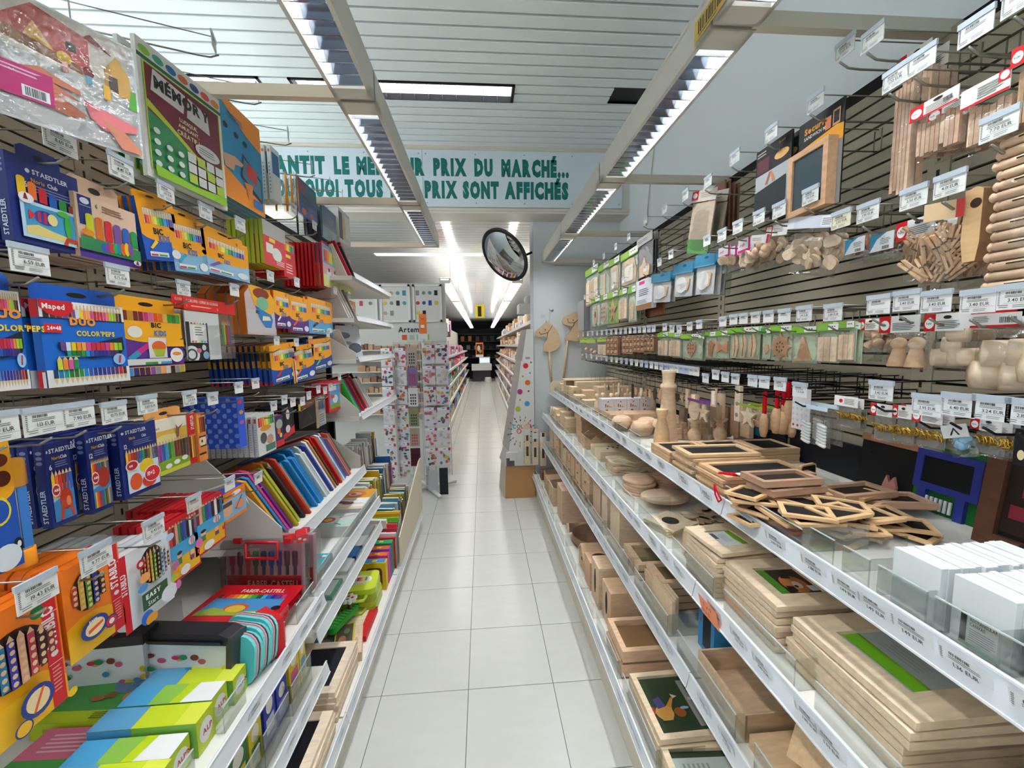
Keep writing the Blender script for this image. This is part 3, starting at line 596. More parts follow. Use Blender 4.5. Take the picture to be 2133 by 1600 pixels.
def brushes(col, nb=3):
    def f(t, w, h, d):
        for i in range(nb):
            bb = B(); bb.lathe([(.004, 0), (.006, h*.3), (.0045, h*.72), (.005, h*.74), (.004, h*.86), (.0005, h*.97)], col, 8)
            bb.build('brush', 'plastic', t, (w*(-.42), d*(.2+.9*i), .006))
    return f
bag('brush_wallet', 'clear wallet with blue picture card and three fat orange brushes', 'brush set', -.9, (618, 357, 438, 660), .03, '#fff', [], 0, lambda t, w, h, d: [B().box(-w*.45, w*.48, .004, .006, .004, h*.92, '#345a86').art([('r', 0, .0, 1, .3, '#2f4a9a'), ('e', .3, .15, .12, .09, '#c85a3a'), ('e', .7, .14, .12, .08, '#b8483a'), ('r', 0, .62, .4, .95, '#8a4a5a'), ('r', .4, .55, 1, .95, '#3c6a7e')], w*.9, h*.9, y=.0035).build('picture_card', 'print', t), brushes('#f2a21e')(t, w, h, d)], n=2, gap=.05, seed=3)
bag('brush_wallet', 'clear wallet with grey-blue card and thin dark brushes', 'brush set', -.9, (668, 415, 490, 702), .03, '#fff', [], 0, lambda t, w, h, d: [B().box(-w*.45, w*.48, .004, .006, .004, h*.92, '#52708a').art([('r', 0, .5, 1, 1, '#4a6480'), ('r', 0, 0, 1, .4, '#7a94a4')], w*.9, h*.9, y=.0035).build('picture_card', 'print', t), brushes('#2c2a26', 4)(t, w, h, d)], n=3, gap=.04, seed=5)
pack('sketch_pad', 'small pad with dark and cream stripes hanging high by the white shelves', 'pad', -.9, (706, 432, 500, 728), .02, '#d8d4d0', [('r', 0, 0, 1, 1, '#b8bcc0'), ('r', 0, .1, .3, .9, '#1c2030'), ('r', .3, .1, .5, .8, '#c8a068'), ('r', .55, .2, .95, .9, '#d4d0cc')], n=2)
for px, py, c, nm in ((445, 92, '#dcdfd8', 'drawing toy packs'), (536, 195, '#f0845a', 'white cartons, an orange tag'), (600, 283, '#e2e4e0', 'orange brush wallet'), (650, 352, '#dfe2e4', 'thin brush wallet'), (687, 383, '#dfe2e4', 'upper brush wallets, rear one'), (713, 408, '#dfe2e4', 'sketch pad')): hook(-.86, px, py, '', 'high peg hook with faded tag over the '+nm, wt=.06, tint=c, tw=20)
for px, py, nm in ((612, 437, 'orange brush wallet'), (655, 472, 'thin brush wallet')): hook(-.86, px, py, '', 'peg hook with white tag under the '+nm, wt=.052)
# --- row 2
PC = ['#5a2418', '#6a4a8a', '#e4e0f0', '#e8c81e', '#f08a3a', '#f0a050', '#d8408a', '#b82438', '#c8303a', '#c02a52', '#d04a8a', '#f0823a', '#a8c83a', '#8ab82a', '#6a3a22', '#2a2422']
PD = ['#17406a', '#1e7aa8', '#1a9a8a', '#1e7a3a', '#2a6a2a', '#3a8a3a', '#1e8ad0', '#2a58a8', '#2a3a92', '#2a2f80', '#33308a', '#4a3a8a', '#3a3a6a', '#58306a', '#b8222c', '#5a2420']
MAP = [('r', 0, 0, 1, 1, '#1a64c0'), ('r', 0, .8, 1, 1, '#f0eee8'), ('n', .3, .8, .97, .985, PC, 1, .4), ('n', .03, .8, .3, .9, ['#3a2a2a', '#4a3a3a', '#5a3a2a', '#6a4a8a'], 0), ('r', 0, .79, 1, .8, '#101830'), ('p', [(0, 1), (.35, 1), (.36, .9), (.3, .84), (.2, .815), (.08, .84), (0, .92)], '#c8202a'), ('t', .03, .9, .06, 'Maped', '#f8f4f2', 1.05, .03),
       ('r', 0, 0, 1, .2, '#f0eee8'), ('n', .06, .03, .96, .2, PD, -1, .42), ('t', .3, .73, .085, 'DUO', '#e8902a', 1.1, .06), ('t', .36, .6, .06, "COLOR'PEPS", '#e8c82a', .95, .045), ('r', .02, .63, .2, .73, '#c8202a'), ('t', .05, .66, .045, '24=48', '#fff', .85, .03), ('p', [(.14, .52), (.5, .5), (.94, .6), (.95, .44), (.88, .36), (.5, .32), (.24, .38), (.15, .45)], '#14202e'), ('n', .16, .42, .92, .52, PC[1:14], 0), ('n', .22, .345, .86, .42, PD[2:14], 0), ('e', .86, .3, .085, .075, '#9cc4ea'), ('p', [(.84, .25), (.87, .25), (.89, .35), (.86, .35)], '#b83a4a'), ('n', .1, .2, .34, .36, ['#c8d03a', '#e8823a', '#d85a9a', '#2a8a4a'], 1, .3), ('r', .14, .345, .36, .355, '#8aa08a')]
for q, nm, k in (((-70, 596, 822, 50), 'blue twin coloured pencil box cut by the left edge of view', 1), ((88, 623, 810, 262), 'blue twin coloured pencil box with red badge, whole front shown', 3)):
    pack('pencil_box', nm, 'pencil box', XA, q, .016, '#1a5ab0', MAP, side='#1c62b8', sops=[('r', 0, 0, 1, .2, '#c8202a'), ('r', 0, .8, 1, 1, '#c8202a'), ('r', .6, 0, 1, .18, '#f0eee8')], n=k, gap=.028, tab=('#1a58b4', .035, .98, 0), blabel='blue twin coloured pencil box behind the whole one', dx=-.006)
pack('crayon_box', 'purple and yellow box of twenty-four plastic crayons', 'crayon box', XA-.01, (252, 641, 786, 380), .016, '#e8a31c', [('r', 0, 0, 1, 1, '#5a2f86'), ('r', 0, .62, 1, 1, '#f3ab1c'), ('e', .5, .64, .54, .14, '#f3ab1c'), ('r', 0, 0, 1, .13, '#f3ab1c'), ('n', .04, .83, .98, .97, ['#7a2418', '#b8862a', '#6a1a2a', '#6a1430', '#c02a72', '#d86aa0', '#d8521e', '#d8641e', '#e8c05a', '#2a9a2a', '#1a7a3a', '#3aa03a'], 0), ('n', .04, .0, .98, .12, ['#3a8ac8', '#2a2a6a', '#3a1a4a', '#4a1a4a', '#7a4a9a', '#8a8a92', '#e8a068', '#c8c8ca', '#26221e', '#8a8a8a', '#a89a5a'], 0), ('t', .46, .74, .075, 'BIC', '#1c1a18', 1.2, .04), ('t', .5, .61, .085, 'KIDS', '#3a72c0', .9, .035), ('e', .2, .66, .11, .09, '#f0e8da'), ('p', [(.06, .28), (.16, .36), (.4, .52), (.47, .47), (.22, .3), (.06, .2)], '#c22a7a'), ('p', [(.06, .28), (.2, .38), (.26, .32), (.1, .21)], '#2a9ab8'), ('r', .38, .26, .68, .58, '#e6e2e0'), ('e', .55, .44, .12, .09, '#e0642a'), ('p', [(.44, .4), (.66, .4), (.62, .28), (.48, .28)], '#a8b43a'), ('r', .68, .44, 1, .56, '#f3ab1c'), ('r', .02, .16, .74, .25, '#e2e0dc'), ('r', .3, .16, .5, .2, '#2a8a3a'), ('r', .55, .16, .74, .2, '#4aa0c8'), ('e', .84, .3, .12, .12, '#f2eeec'), ('e', .84, .32, .08, .03, '#e88a2a')], tab=('#f3ab1c', .035, .98, 0), n=2)
hook(XA+.035, 62, 545, '6.59', 'peg hook with 6.59 tag over the whole blue pencil box', wt=.074); hook(XA+.035, 245, 577, '8.75', 'peg hook with 8.75 tag over the purple crayon box', wt=.062)
hook(XA+.035, 382, 603, '4.20', 'peg hook with price tag left of the colouring case', wt=.052); hook(XA+.035, 488, 607, '', 'peg hook with price tag right of the colouring case', wt=.05)
mand = [('r', 0, 0, 1, 1, '#d8d8d6'), ('r', .0, .0, .62, .78, '#26262a'), ('r', .1, .36, .58, .78, '#ece8e4'), ('r', .18, .42, .52, .72, '#f4f2ee'), ('l', .24, .5, .48, .7, 4, '#8a8a8a'), ('e', .1, .12, .22, .18, '#e2e2e0'), ('e', .1, .12, .15, .12, '#3a3a3e'), ('e', .1, .12, .1, .085, '#cfd4d0'), ('e', .5, .1, .09, .08, '#8aa8c8'), ('e', .45, .26, .06, .06, '#d0d0d0'), ('e', .3, .2, .07, .05, '#c86a8a')]
for i in range(6): mand += [('p', [(.1+.08*i, .74), (.14+.08*i, .78), (.18+.08*i, .74)], RB[i*2]), ('p', [(.1+.08*i, .4), (.14+.08*i, .36), (.18+.08*i, .4)], RB[i*2+1])]
bag('colouring_case', 'clear colouring case with red header and black and white flower pattern', 'colouring set', XA, (386, 617, 752, 492), .018, '#d8261e', [('t', .05, .6, .22, 'KLEURKOFFER / COFFRET DE COLORIAGE', '#f4e0d8', .62, .02), ('t', .05, .2, .2, '1', '#f4e0d8', .8, .02), ('t', .6, .18, .2, '12', '#f4e0d8', .8, .02), ('l', .12, .2, .55, .42, 1, '#f0b0a0')], .2, lambda t, w, h, d: [B().box(-w*.48, w*.14, .003, .006, .004, h*.98, '#ddd').art(mand, w*.62, h*.98, x0=-w*.48, y=.0025).build('colouring_book', 'print', t), B().art([('n', .2, .35, .8, .98, ['#2a9a4a', '#c8c82a', '#8a2418', '#c8322a', '#3a5ab0'], 1)], w*.3, h*.9, x0=w*.16, y=.006).build('pencils', 'print', t)], n=2, gap=.03, seed=8)
def case_extra(t, w, h, d):
    B().art([('p', [(.12, .98), (.3, 1), (.75, .98), (.95, .82), (.98, .55), (.8, .42), (.62, .2), (.5, .36), (.3, .6)], '#f0ae1e'), ('p', [(.3, .6), (.42, .34), (.6, .16), (.8, .16), (.88, .34), (.82, .44)], '#2a78c0'), ('e', .52, .86, .27, .11, '#8a3214'), ('e', .55, .66, .2, .14, '#7ab08a'), ('t', .3, .44, .06, 'BIC', '#1c1a18', 1, .04), ('p', [(.5, .3), (.8, .32), (.75, .4), (.52, .4)], '#e8d8b0')], w, h, y=-.001).build('label', 'print', t)
pack('plastic_colouring_case', 'clear plastic colouring case with orange handle opening, front of its row', 'case', XA, (511, 590, 696, 573), .03, '#d2b8b0', [('r', .04, .04, .96, .5, '#cfc6c8')], side='#c8641e', n=5, gap=.036, outline=lambda w, h: [(-w*.48, 0), (w*.5, 0), (w*.46, h*.7), (w*.2, h), (-w*.3, h), (-w*.5, h*.8)], extra=case_extra, group='plastic colouring cases', blabel='orange edged plastic colouring case behind the front one', mt='gloss')
for q, nm, a, k in (((571, 604, 682, 604), 'small yellow and purple felt pen box with white cut-out', ('#f4f0f0', '#4a2a7a'), 2), ((603, 614, 692, 642), 'yellow and purple stamper pen box beside the white cut-out box', ('#e8502a', '#5a2f86'), 2), ((642, 618, 694, 692), 'yellow and light blue felt pen box at the end of the row', ('#3a3a3e', '#5aa8d8'), 2), ((713, 620, 683, 741), 'orange and purple felt pen box in front of orange tips', ('#e8823a', '#5a2f86'), 5)):
    pack('felt_pen_box', nm, 'pen box', XA, q, .012, '#e89a1e', bic(*a), side='#d8641e', n=k, gap=.022, group='felt pen boxes of the middle left row', blabel=nm)
pack('felt_pen_box', 'yellow and blue felt pen box at the front of a twelve-deep row', 'pen box', XA, (562, 716, 800, 618), .012, '#1d4a9c', bic('#d8323a', '#1d4f9e'), side='#c8861e', sops=[('r', 0, 0, 1, .1, '#b8202a'), ('r', 0, .1, 1, .45, '#1d4a9c'), ('r', 0, .62, 1, .86, '#3a3530')], n=12, gap=.022, group='twelve-deep felt pen box row', blabel='yellow and blue edge of a felt pen box in the twelve-deep row', lean=-5)
pack('felt_pen_box', 'yellow and blue pen box with a pencil strip down its left edge', 'pen box', XA, (606, 718, 797, 654), .014, '#1d4a9c', bic('#e8842a', '#1d4f9e')+[('n', 0, 0, .14, .62, ['#e8c82a', '#c8322a', '#d8d4cc'], 0)], n=3, gap=.02, lean=-4)
pack('felt_pen_box', 'yellow and blue pen box with green swirl', 'pen box', XA, (649, 704, 772, 690), .014, '#1d4a9c', bic('#8ac83a', '#1d4f9e'), n=3, gap=.022, lean=-4)
for px, py, c, nm in ((576, 712, '#f2f2ee', 'twelve-deep pen boxes'), (617, 715, '#e4e4ea', 'pencil strip box'), (646, 710, '#f0845a', 'green swirl box, an orange tag'), (683, 697, '#e8eaee', 'end of the pen row')): hook(XA+.035, px, py, '', 'peg hook with small tag by the '+nm, wt=.044, tint=c)
# --- row 3
XB = -.88
pack('preschool_crayon_pack', 'yellow and blue preschool crayon pack with clock face at the left edge', 'crayon pack', XB, (-60, 925, 1225, 38), .03, '#e8a01e', [('r', 0, 0, 1, 1, '#1f50a8'), ('r', 0, .62, 1, 1, '#f0a81e'), ('e', .5, .62, .5, .1, '#f0a81e'), ('e', .55, .46, .3, .11, '#e8d22a'), ('e', .55, .46, .25, .09, '#1f50a8'), ('e', .9, .16, .12, .06, '#101418'), ('e', .92, .17, .05, .025, '#f4f4f4'), ('e', .6, .1, .35, .1, '#dfe8f0'), ('e', .72, .7, .2, .06, '#5a1a10'), ('e', .7, .84, .2, .05, '#6a2414')], sops=None)
cy = B(); cy.lathe([(.018, 0), (.02, .004), (.02, .03), (.019, .03), (.019, .155), (.02, .155), (.02, .2), (.016, .205)], '#e8e4dc', 16)
pt = at(46, 1180, X=-.9); c_ = thing('chalk_tube', 'clear tube with orange caps holding blue and white sticks', 'tube', pt)
B().lathe([(.02, 0), (.021, .004), (.021, .035), (.0195, .036)], '#f0941e', 16).build('cap', 'plastic', c_); B().lathe([(.0195, .16), (.021, .161), (.021, .205), (.018, .212)], '#f0a42a', 16).build('cap', 'plastic', c_)
B().lathe([(.018, .036), (.018, .16)], '#d8d6cc', 14).build('barrel', 'plastic', c_); B().box(.009, .0185, -.008, .008, .04, .158, '#3a7ac8').build('stick', 'plastic', c_)
def sta_box(q, nm, num, n, big=False, gap=.024):
    pn = ['#e8b02a', '#d8642a', '#c8322a', '#8a3a22', '#6a4a7a', '#2a58a8', '#2a8a4a', '#3a3a3e', '#7a5a3a', '#b8a070', '#5a6a8a', '#4a4a4e'][:6 if num == '6' else 12]
    ops = [('r', 0, 0, 1, 1, NV), ('e', .1, .905, .035, .018, '#e8eaf2'), ('t', .17, .885, .05, 'STAEDTLER', '#eef0f6', .78 if not big else .85, .03), ('t', .25, .8, .04, 'Noris', '#e0a030', .7, .03), ('t', .58, .8, .04, 'Club', '#f0f0f6', .7, .03), ('t', .1, .69, .06, num, '#f0f0f6', .8, .02), ('l', .34, .7, .9, .78, 3, '#7a86bc'), ('r', .1, .06, .96, .5, '#8ab4d0'), ('n', .1, .34, .96, .68, pn, 1, .2), ('p', [(.1, .06), (.96, .06), (.96, .42), (.6, .36), (.1, .3)], '#3a78a8')]
    if num == '6': ops += [('e', .6, .3, .26, .13, '#a8301e'), ('p', [(.3, .08), (.4, .3), (.8, .26), (.9, .08), (.8, .06), (.72, .2), (.5, .2), (.4, .06)], '#b8402a'), ('e', .68, .27, .1, .06, '#d87a4a')]
    elif not big: ops += [('e', .62, .42, .3, .13, '#9a2a1e'), ('p', [(.1, .06), (.9, .3), (.96, .06)], '#a8927a'), ('n', .14, .06, .96, .26, pn, 0)]
    else: ops += [('r', .1, .06, .96, .44, '#cfe4ee'), ('e', .62, .38, .2, .1, '#e0b82a'), ('e', .3, .2, .16, .12, '#d8522a'), ('e', .66, .16, .2, .1, '#c83a2a'), ('e', .75, .24, .24, .12, '#f0e8e6'), ('e', .75, .24, .215, .108, '#c8202a'), ('t', .6, .22, .06, '10+2', '#fff', .8, .03)]
    ops += [('e', .22, .44, .17, .075, '#ead8d4'), ('e', .22, .44, .14, .06, '#a8202c'), ('t', .13, .425, .03, 'ABS', '#fff', .8, .03)]
    return pack('pencil_box', nm, 'pencil box', XB, q, .02, NV, ops, sops=SSIDE, n=n, gap=gap, group='navy pencil boxes on the left wall', blabel=nm.split(',')[0], jit=.6)
sta_box((100, 925, 1106, 153), 'narrow navy box of six pencils with red lion, nearest of three', '6', 3, gap=.03)
sta_box((184, 903, 1076, 229), 'narrow navy box of twelve pencils with lion, middle of three', '12', 2, gap=.03)
sta_box((252, 890, 1046, 331), 'navy box of pencils with parrot and red ten plus two disc', '12', 4, True)
pack('pencil_box', 'cream box of coloured pencils with tree scene and red side strip', 'pencil box', XB-.01, (316, 880, 1000, 412), .016, '#f0e6d0', [('r', 0, 0, 1, 1, '#f2ead6'), ('r', 0, .55, .78, .8, '#e8b84a'), ('e', .3, .62, .3, .1, '#f0dc9a'), ('n', .06, .18, .78, .62, ['#c8327a', '#7a3a8a', '#2a58a8', '#2a8ab8', '#1e7a3a', '#5a9a2a', '#6a2a1e', '#7a3a22', '#4a2a1e', '#3a2a26', '#5a4a3a'], 1, .14), ('e', .35, .12, .5, .14, '#7a9a2a'), ('r', 0, 0, .78, .08, '#c8c83a'), ('e', .3, .13, .07, .045, '#f4f0ea'), ('e', .48, .16, .07, .045, '#f4f0ea'), ('e', .66, .19, .07, .045, '#f4f0ea'), ('r', .78, 0, 1, 1, '#c81c24'), ('t', .93, .68, .08, 'STAEDTLER', '#fff', .45, .03, PI/2), ('n', .79, .12, 1, .6, ['#2a2622', '#e0c03a', '#d8642a', '#2a7a5a', '#3a4a9a'], 1, .1), ('p', [(.52, .62), (.56, .62), (.58, .76), (.68, .86), (.56, .8), (.5, .88), (.53, .76)], '#8a5a5a'), ('t', .06, .84, .05, 'Noris', '#7a5a3a', .7, .02)], tab=('#e8a45a', .03, .75, -.1), n=2)
pack('pencil_box', 'narrow box of pencils with a tiger pattern', 'pencil box', XB, (412, 862, 965, 430), .016, '#d8722a', [('r', 0, 0, 1, 1, '#e2853a'), ('n', .05, .6, .95, 1, ['#e0c03a', '#c8322a', '#7a3a22', '#2a2622'], 1, .2), ('e', .5, .42, .4, .12, '#f0d8b0'), ('r', .1, .5, .9, .53, '#26201c'), ('r', .2, .3, .9, .33, '#26201c'), ('r', .0, .14, .8, .18, '#26201c'), ('e', .4, .42, .1, .03, '#26201c')], n=2)
dots = [('r', 0, 0, 1, 1, '#2350c0')]
for i in range(10): dots.append(('e', .15 if i % 2 else .85, .05+i*.1, .28, .045, '#7a96dc'))
pack('polka_dot_carton', 'blue polka dot carton at the front of five', 'carton', XB, (496, 828, 936, 511), .034, '#2350c0', [('r', 0, 0, 1, 1, '#2a58c8'), ('e', .4, .9, .3, .04, '#c8323a'), ('e', .5, .7, .3, .04, '#e0a03a'), ('e', .5, .5, .3, .04, '#c85a8a')], sops=dots, n=5, gap=.0355, group='blue polka dot cartons', blabel='blue polka dot carton in the row of five', jit=.1)
pack('model_kit_case', 'slim white kit case with tool picture, front of a long row', 'kit case', XB, (537, 868, 954, 574), .014, '#e8e6e4', [('r', 0, 0, 1, 1, '#e6e4e0'), ('n', .05, .72, .95, .95, RB[1:9], 0), ('e', .45, .66, .3, .07, '#e8a02a'), ('e', .3, .42, .18, .14, '#5a5a5e'), ('e', .66, .34, .2, .12, '#c89a7a'), ('r', .4, .05, .95, .22, '#4a7a6a')], side='#dcdad8', sops=[('r', .2, .84, .8, .95, '#b8622a'), ('l', .3, .1, .7, .7, 10, '#aaa6b2')], n=10, gap=.0205, group='slim white kit cases', blabel='white edge of a slim kit case in the long row', jit=.15)
pack('scratch_art_pack', 'purple and red scratch art pack with owl picture', 'art pack', XB, (574, 868, 934, 591), .012, '#b8242c', [('r', 0, 0, 1, 1, '#3a2f6a'), ('e', .5, .72, .4, .16, '#b8c8a8'), ('r', 0, 0, 1, .2, '#c42a2e'), ('e', .4, .5, .2, .1, '#d8642a'), ('e', .6, .35, .15, .08, '#e8c83a')], n=3)
pack('scratch_art_pack', 'black and red scratch art pack with pale figure', 'art pack', XB, (589, 850, 918, 613), .012, '#1c1a20', [('r', 0, 0, 1, 1, '#1e1a22'), ('e', .55, .5, .28, .3, '#2c2630'), ('p', [(0, 0), (1, .1), (1, .36), (0, .16)], '#c42a2e'), ('e', .45, .75, .16, .16, '#e8d8d8'), ('e', .4, .3, .2, .12, '#eee6e6')], n=3)
pack('scratch_art_pack', 'black scratch art pad with thin coloured lines', 'art pack', XB, (622, 842, 896, 658), .012, '#141314', [('r', 0, 0, 1, 1, '#171516'), ('p', [(0, 1), (1, 1), (.9, .8), (.3, .7), (.1, .85)], '#7a4a2a'), ('r', .02, .7, .12, .98, '#e8c02a'), ('p', [(.2, .2), (.22, .2), (.5, .5), (.48, .5)], '#7a3a6a'), ('p', [(.7, .25), (.72, .25), (.5, .6), (.48, .6)], '#3a6a7a'), ('r', .1, .02, .9, .04, '#8a6a4a')], n=4)
bag('brush_wallet', 'small clear wallet of blue brushes with beige edge', 'brush set', XB, (661, 826, 894, 682), .02, '#fff', [], 0, lambda t, w, h, d: [B().box(-w*.46, w*.46, .008, .01, .004, h*.96, '#b8c2cc').art([('r', 0, 0, .2, 1, '#d8a874'), ('n', .25, .6, .95, .98, ['#5a6a8a', '#6a7a9a', '#4a5a82', '#7a8aa8'], 1), ('r', .25, .1, .95, .5, '#d8dad8'), ('l', .3, .15, .9, .45, 4, '#7a7a8a')], w*.92, h*.92, y=.0075).build('picture_card', 'print', t)], seed=6)
pack('painting_set', 'red framed painting set with cartoon sky picture', 'art pack', XB, (684, 797, 862, 711), .014, '#c8242c', [('r', 0, 0, 1, 1, '#d22a30'), ('r', .1, .1, .9, .92, '#5aa4d8'), ('r', .1, .1, .9, .25, '#8ab03a'), ('e', .5, .4, .2, .14, '#f0f0ec'), ('e', .3, .5, .15, .06, '#e8523a'), ('r', .12, .7, .6, .9, '#dfe6ea')], n=3)
# tags of row 3: along the front of the pegs
for px, py, pr, nm, wt in ((-8, 895, '2.30', 'clock face crayon pack', .074), (90, 880, '1.13', 'nearest lion pencil box', .078), (163, 868, '7.90', 'middle lion pencil box', .07), (238, 862, '10.75', 'parrot pencil box', .062), (307, 845, '3.60', 'tree scene pencil box', .058), (395, 832, '3.05', 'red strip of the tree scene box', .052), (443, 833, '4.00', 'tiger pencil box', .046)):
    hook(XB+.04, px, py, pr, 'peg hook with price tag in front of the '+nm, wt=wt)
for i, (px, py) in enumerate(((497, 810), (532, 801), (570, 848), (592, 835), (610, 840), (630, 838), (643, 826), (663, 813), (677, 815), (688, 808), (707, 787))): hook(XB+.04, px, py, '', f'small tag hook in the crowded row above the scratch art, {["first", "second", "third", "fourth", "fifth", "sixth", "seventh", "eighth", "ninth", "tenth", "last"][i]} from the left', wt=.046)
# --- row 4
XD = -.85
def stab(cut, col='#ee7a1e', easy=True):
    return [('r', 0, 0, 1, 1, col), ('e', .35, .0, .75, .42, '#f2a818'), ('e', .3, .0, .55, .3, '#f0b62a'), ('r', .78, 0, .97, 1, '#c8202a'), ('t', .92, .5, .09, 'STABILO', '#f8ecec', .62, .04, PI/2), ('e', .875, .44, .05, .025, '#f0d8d8'), ('r', .78, .78, .97, .785, '#f8d8d8'), ('r', .78, .36, .97, .365, '#f8d8d8'), ('l', .81, .12, .94, .34, 7, '#e88a8a'), ('e', *cut, '#3a1f1c', 26)]
def holes(cut, cols):
    o = []; cx, cz, rx, rz = cut; n = len(cols)
    for i, c in enumerate(cols):
        x0 = cx-rx+2*rx*i/n; x1 = x0+2*rx/n*.86; xm = (x0+x1)/2; t = 1-((xm-cx)/rx)**2; hz = rz*math.sqrt(max(.05, t))*.92
        o.append(('r', x0, cz-hz, x1, cz+hz*.8, c)); o.append(('p', [(x0, cz+hz*.8), (x1, cz+hz*.8), (xm, cz+hz*1.05)], '#d8b48a'))
        z = cz-hz+.03
        while z < cz+hz*.75: o.append(('e', xm, z, (x1-x0)*.36, .02, '#dcb890', 9)); z += .062
    return o
HC = ['#3a8a3a', '#26221e', '#2a7aa8', '#3a3aa0', '#dca084', '#b83a4a', '#4a2420', '#7a2a34']
pack('pencil_box', 'big orange triangular pencil box with red spine strip, cut by left edge', 'pencil box', XD, (-45, 1300, 1610, 145), .022, '#e8701a', stab((.4, .6, .42, .22))+holes((.4, .6, .42, .22), HC)+[('e', .62, .88, .09, .05, '#1e7a34'), ('e', .5, .22, .21, .12, '#2a3a82'), ('e', .5, .22, .15, .085, '#ecd2a2'), ('p', [(.42, .14), (.46, .14), (.6, .3), (.56, .3)], '#d8622a'), ('e', .3, .09, .11, .06, '#2a3a82'), ('e', .3, .09, .09, .05, '#e8b02a'), ('e', .93, .07, .07, .035, '#f0c02a')], outline=rnd(.03), n=4, gap=.026, group='big orange pencil boxes', blabel='orange pencil box behind the big one at the left edge')
pack('pencil_box', 'orange pencil box with round window and red hand badge, second in the row', 'pencil box', XD, (135, 1188, 1398, 262), .022, '#e8701a', stab((.38, .68, .26, .22))+holes((.38, .68, .26, .22), ['#b83a2a', '#e0b02a', '#5a9a2a', '#2a3a92', '#5a2a22'])+[('e', .36, .26, .24, .12, '#2a3a82'), ('e', .36, .26, .17, .085, '#ecd2a2'), ('p', [(.24, .22), (.5, .26), (.5, .29), (.24, .26)], '#d8522a'), ('e', .64, .2, .12, .07, '#2a3a82'), ('e', .64, .2, .1, .055, '#c8262e'), ('e', .64, .2, .05, .03, '#f4e8e4'), ('t', .26, .33, .03, 'EASY', '#f0f0f6', .8, .03)], outline=rnd(.025), n=4, gap=.026, group='orange pencil boxes with round window', blabel='orange pencil box with slot behind the second one')
es = [('r', 0, 0, 1, 1, '#eceef2'), ('r', 0, 0, .12, 1, '#c8202a'), ('t', .09, .5, .09, 'STABILO', '#f8ecec', .5, .04, PI/2), ('e', .6, .68, .24, .25, '#3a2a20', 26)]+holes((.6, .68, .24, .25), ['#7a3a22', '#b8322a', '#d8722a', '#e0b02a', '#4a9a2a', '#26221e', '#2a7aa8', '#2a3a92', '#5a2a22'])
es += [('e', .25, .82, .08, .06, '#c8262e'), ('e', .25, .82, .04, .03, '#f4e8e4'), ('e', .3, .62, .1, .06, '#e8a05a'), ('e', .24, .5, .1, .05, '#4a8ac8'), ('r', .2, .2, .72, .42, '#2a4a34'), ('t', .27, .325, .06, 'EASY', '#eef4ee', 1, .05), ('t', .3, .23, .06, 'Start', '#eef4ee', .9, .01), ('e', .74, .2, .18, .11, '#e2e4ec'), ('e', .93, .5, .09, .06, '#a86a9a'), ('e', .97, .42, .06, .05, '#e08a2a'), ('e', .85, .36, .06, .04, '#8ab83a'), ('e', .25, .1, .12, .09, '#2a62c0'), ('e', .33, .05, .12, .07, '#e0962a'), ('e', .94, .22, .06, .06, '#c86aa0'), ('e', .85, .95, .09, .05, '#bcd0e8')]
pack('pencil_box', 'white spotted pencil box with green EASY Start panel', 'pencil box', XD, (254, 1160, 1333, 364), .02, '#e2e4e6', es, outline=rnd(.02), n=8, gap=.03, group='white spotted pencil boxes', blabel='white spotted pencil box behind the one with EASY Start panel')
beach = [('r', 0, 0, 1, 1, '#c8202a'), ('r', .04, .04, .96, .62, '#e8b02a'), ('r', .04, .36, .96, .64, '#4aa4d8'), ('n', .04, .6, .96, .97, ['#c8322a', '#7a2a1e', '#e8a090', '#2a8a4a', '#1a4a8a', '#2a58a8', '#26222a', '#f0f0f0', '#26222a', '#1a6a9a'], 1, .14), ('e', .3, .4, .08, .06, '#f0c0a0'), ('r', .24, .25, .36, .36, '#3a7a4a'), ('e', .3, .44, .08, .03, '#26201c'), ('e', .7, .32, .07, .05, '#f0c0a0'), ('r', .64, .2, .76, .28, '#7a3a6a'), ('e', .72, .52, .12, .07, '#e8d4d8'), ('r', .69, .45, .71, .59, '#c8323a'), ('r', .75, .45, .77, .58, '#c8323a'), ('e', .14, .28, .1, .08, '#d86a9a'), ('e', .42, .12, .16, .08, '#ecebe8'), ('r', .86, .22, .94, .3, '#c8322a')]
pack('pencil_box', 'red box of pencils with beach picture, nearer of two', 'pencil box', XD, (352, 1092, 1225, 418), .014, '#c8202a', beach, n=4, gap=.02, group='red beach picture pencil boxes', blabel='red beach pencil box behind the nearer front one')
pack('pencil_box', 'red box of pencils with beach umbrella picture, farther of two', 'pencil box', XD, (400, 1058, 1172, 471), .014, '#c8202a', beach, side='#b81c24', n=9, gap=.02, group='red beach picture pencil boxes', blabel='red beach pencil box behind the farther front one')
pack('paint_box', 'orange and blue hexagonal paint box with girl photograph', 'paint box', XD, (462, 1032, 1098, 514), .04, '#1f3a92', [('r', 0, 0, 1, 1, '#f0801e'), ('r', 0, .1, 1, .72, '#8ab4d4'), ('e', .22, .42, .2, .24, '#e0b494'), ('r', .05, .52, .4, .66, '#5a3a22'), ('e', .6, .84, .2, .08, '#f4ece8'), ('e', .7, .4, .2, .15, '#e8905a'), ('p', [(.5, .3), (.55, .3), (.85, .66), (.8, .66)], '#2a5a9a')], side='#24409a')
for px, py, pr, nm, wt in ((78, 1235, '19.43', 'big orange pencil box', .08), (201, 1165, '9.77', 'orange box with round window', .07), (320, 1102, '16.43', 'white spotted box', .062), (404, 1050, '', 'nearer beach box', .055), (478, 1010, '', 'orange paint box', .05), (538, 998, '', 'end of the lowest peg row', .046)):
    hook(XD+.04, px, py, pr, 'peg hook with price tag on the '+nm, wt=wt, tint='#d8d2c4' if nm[0] == 'n' else '#eceae6')
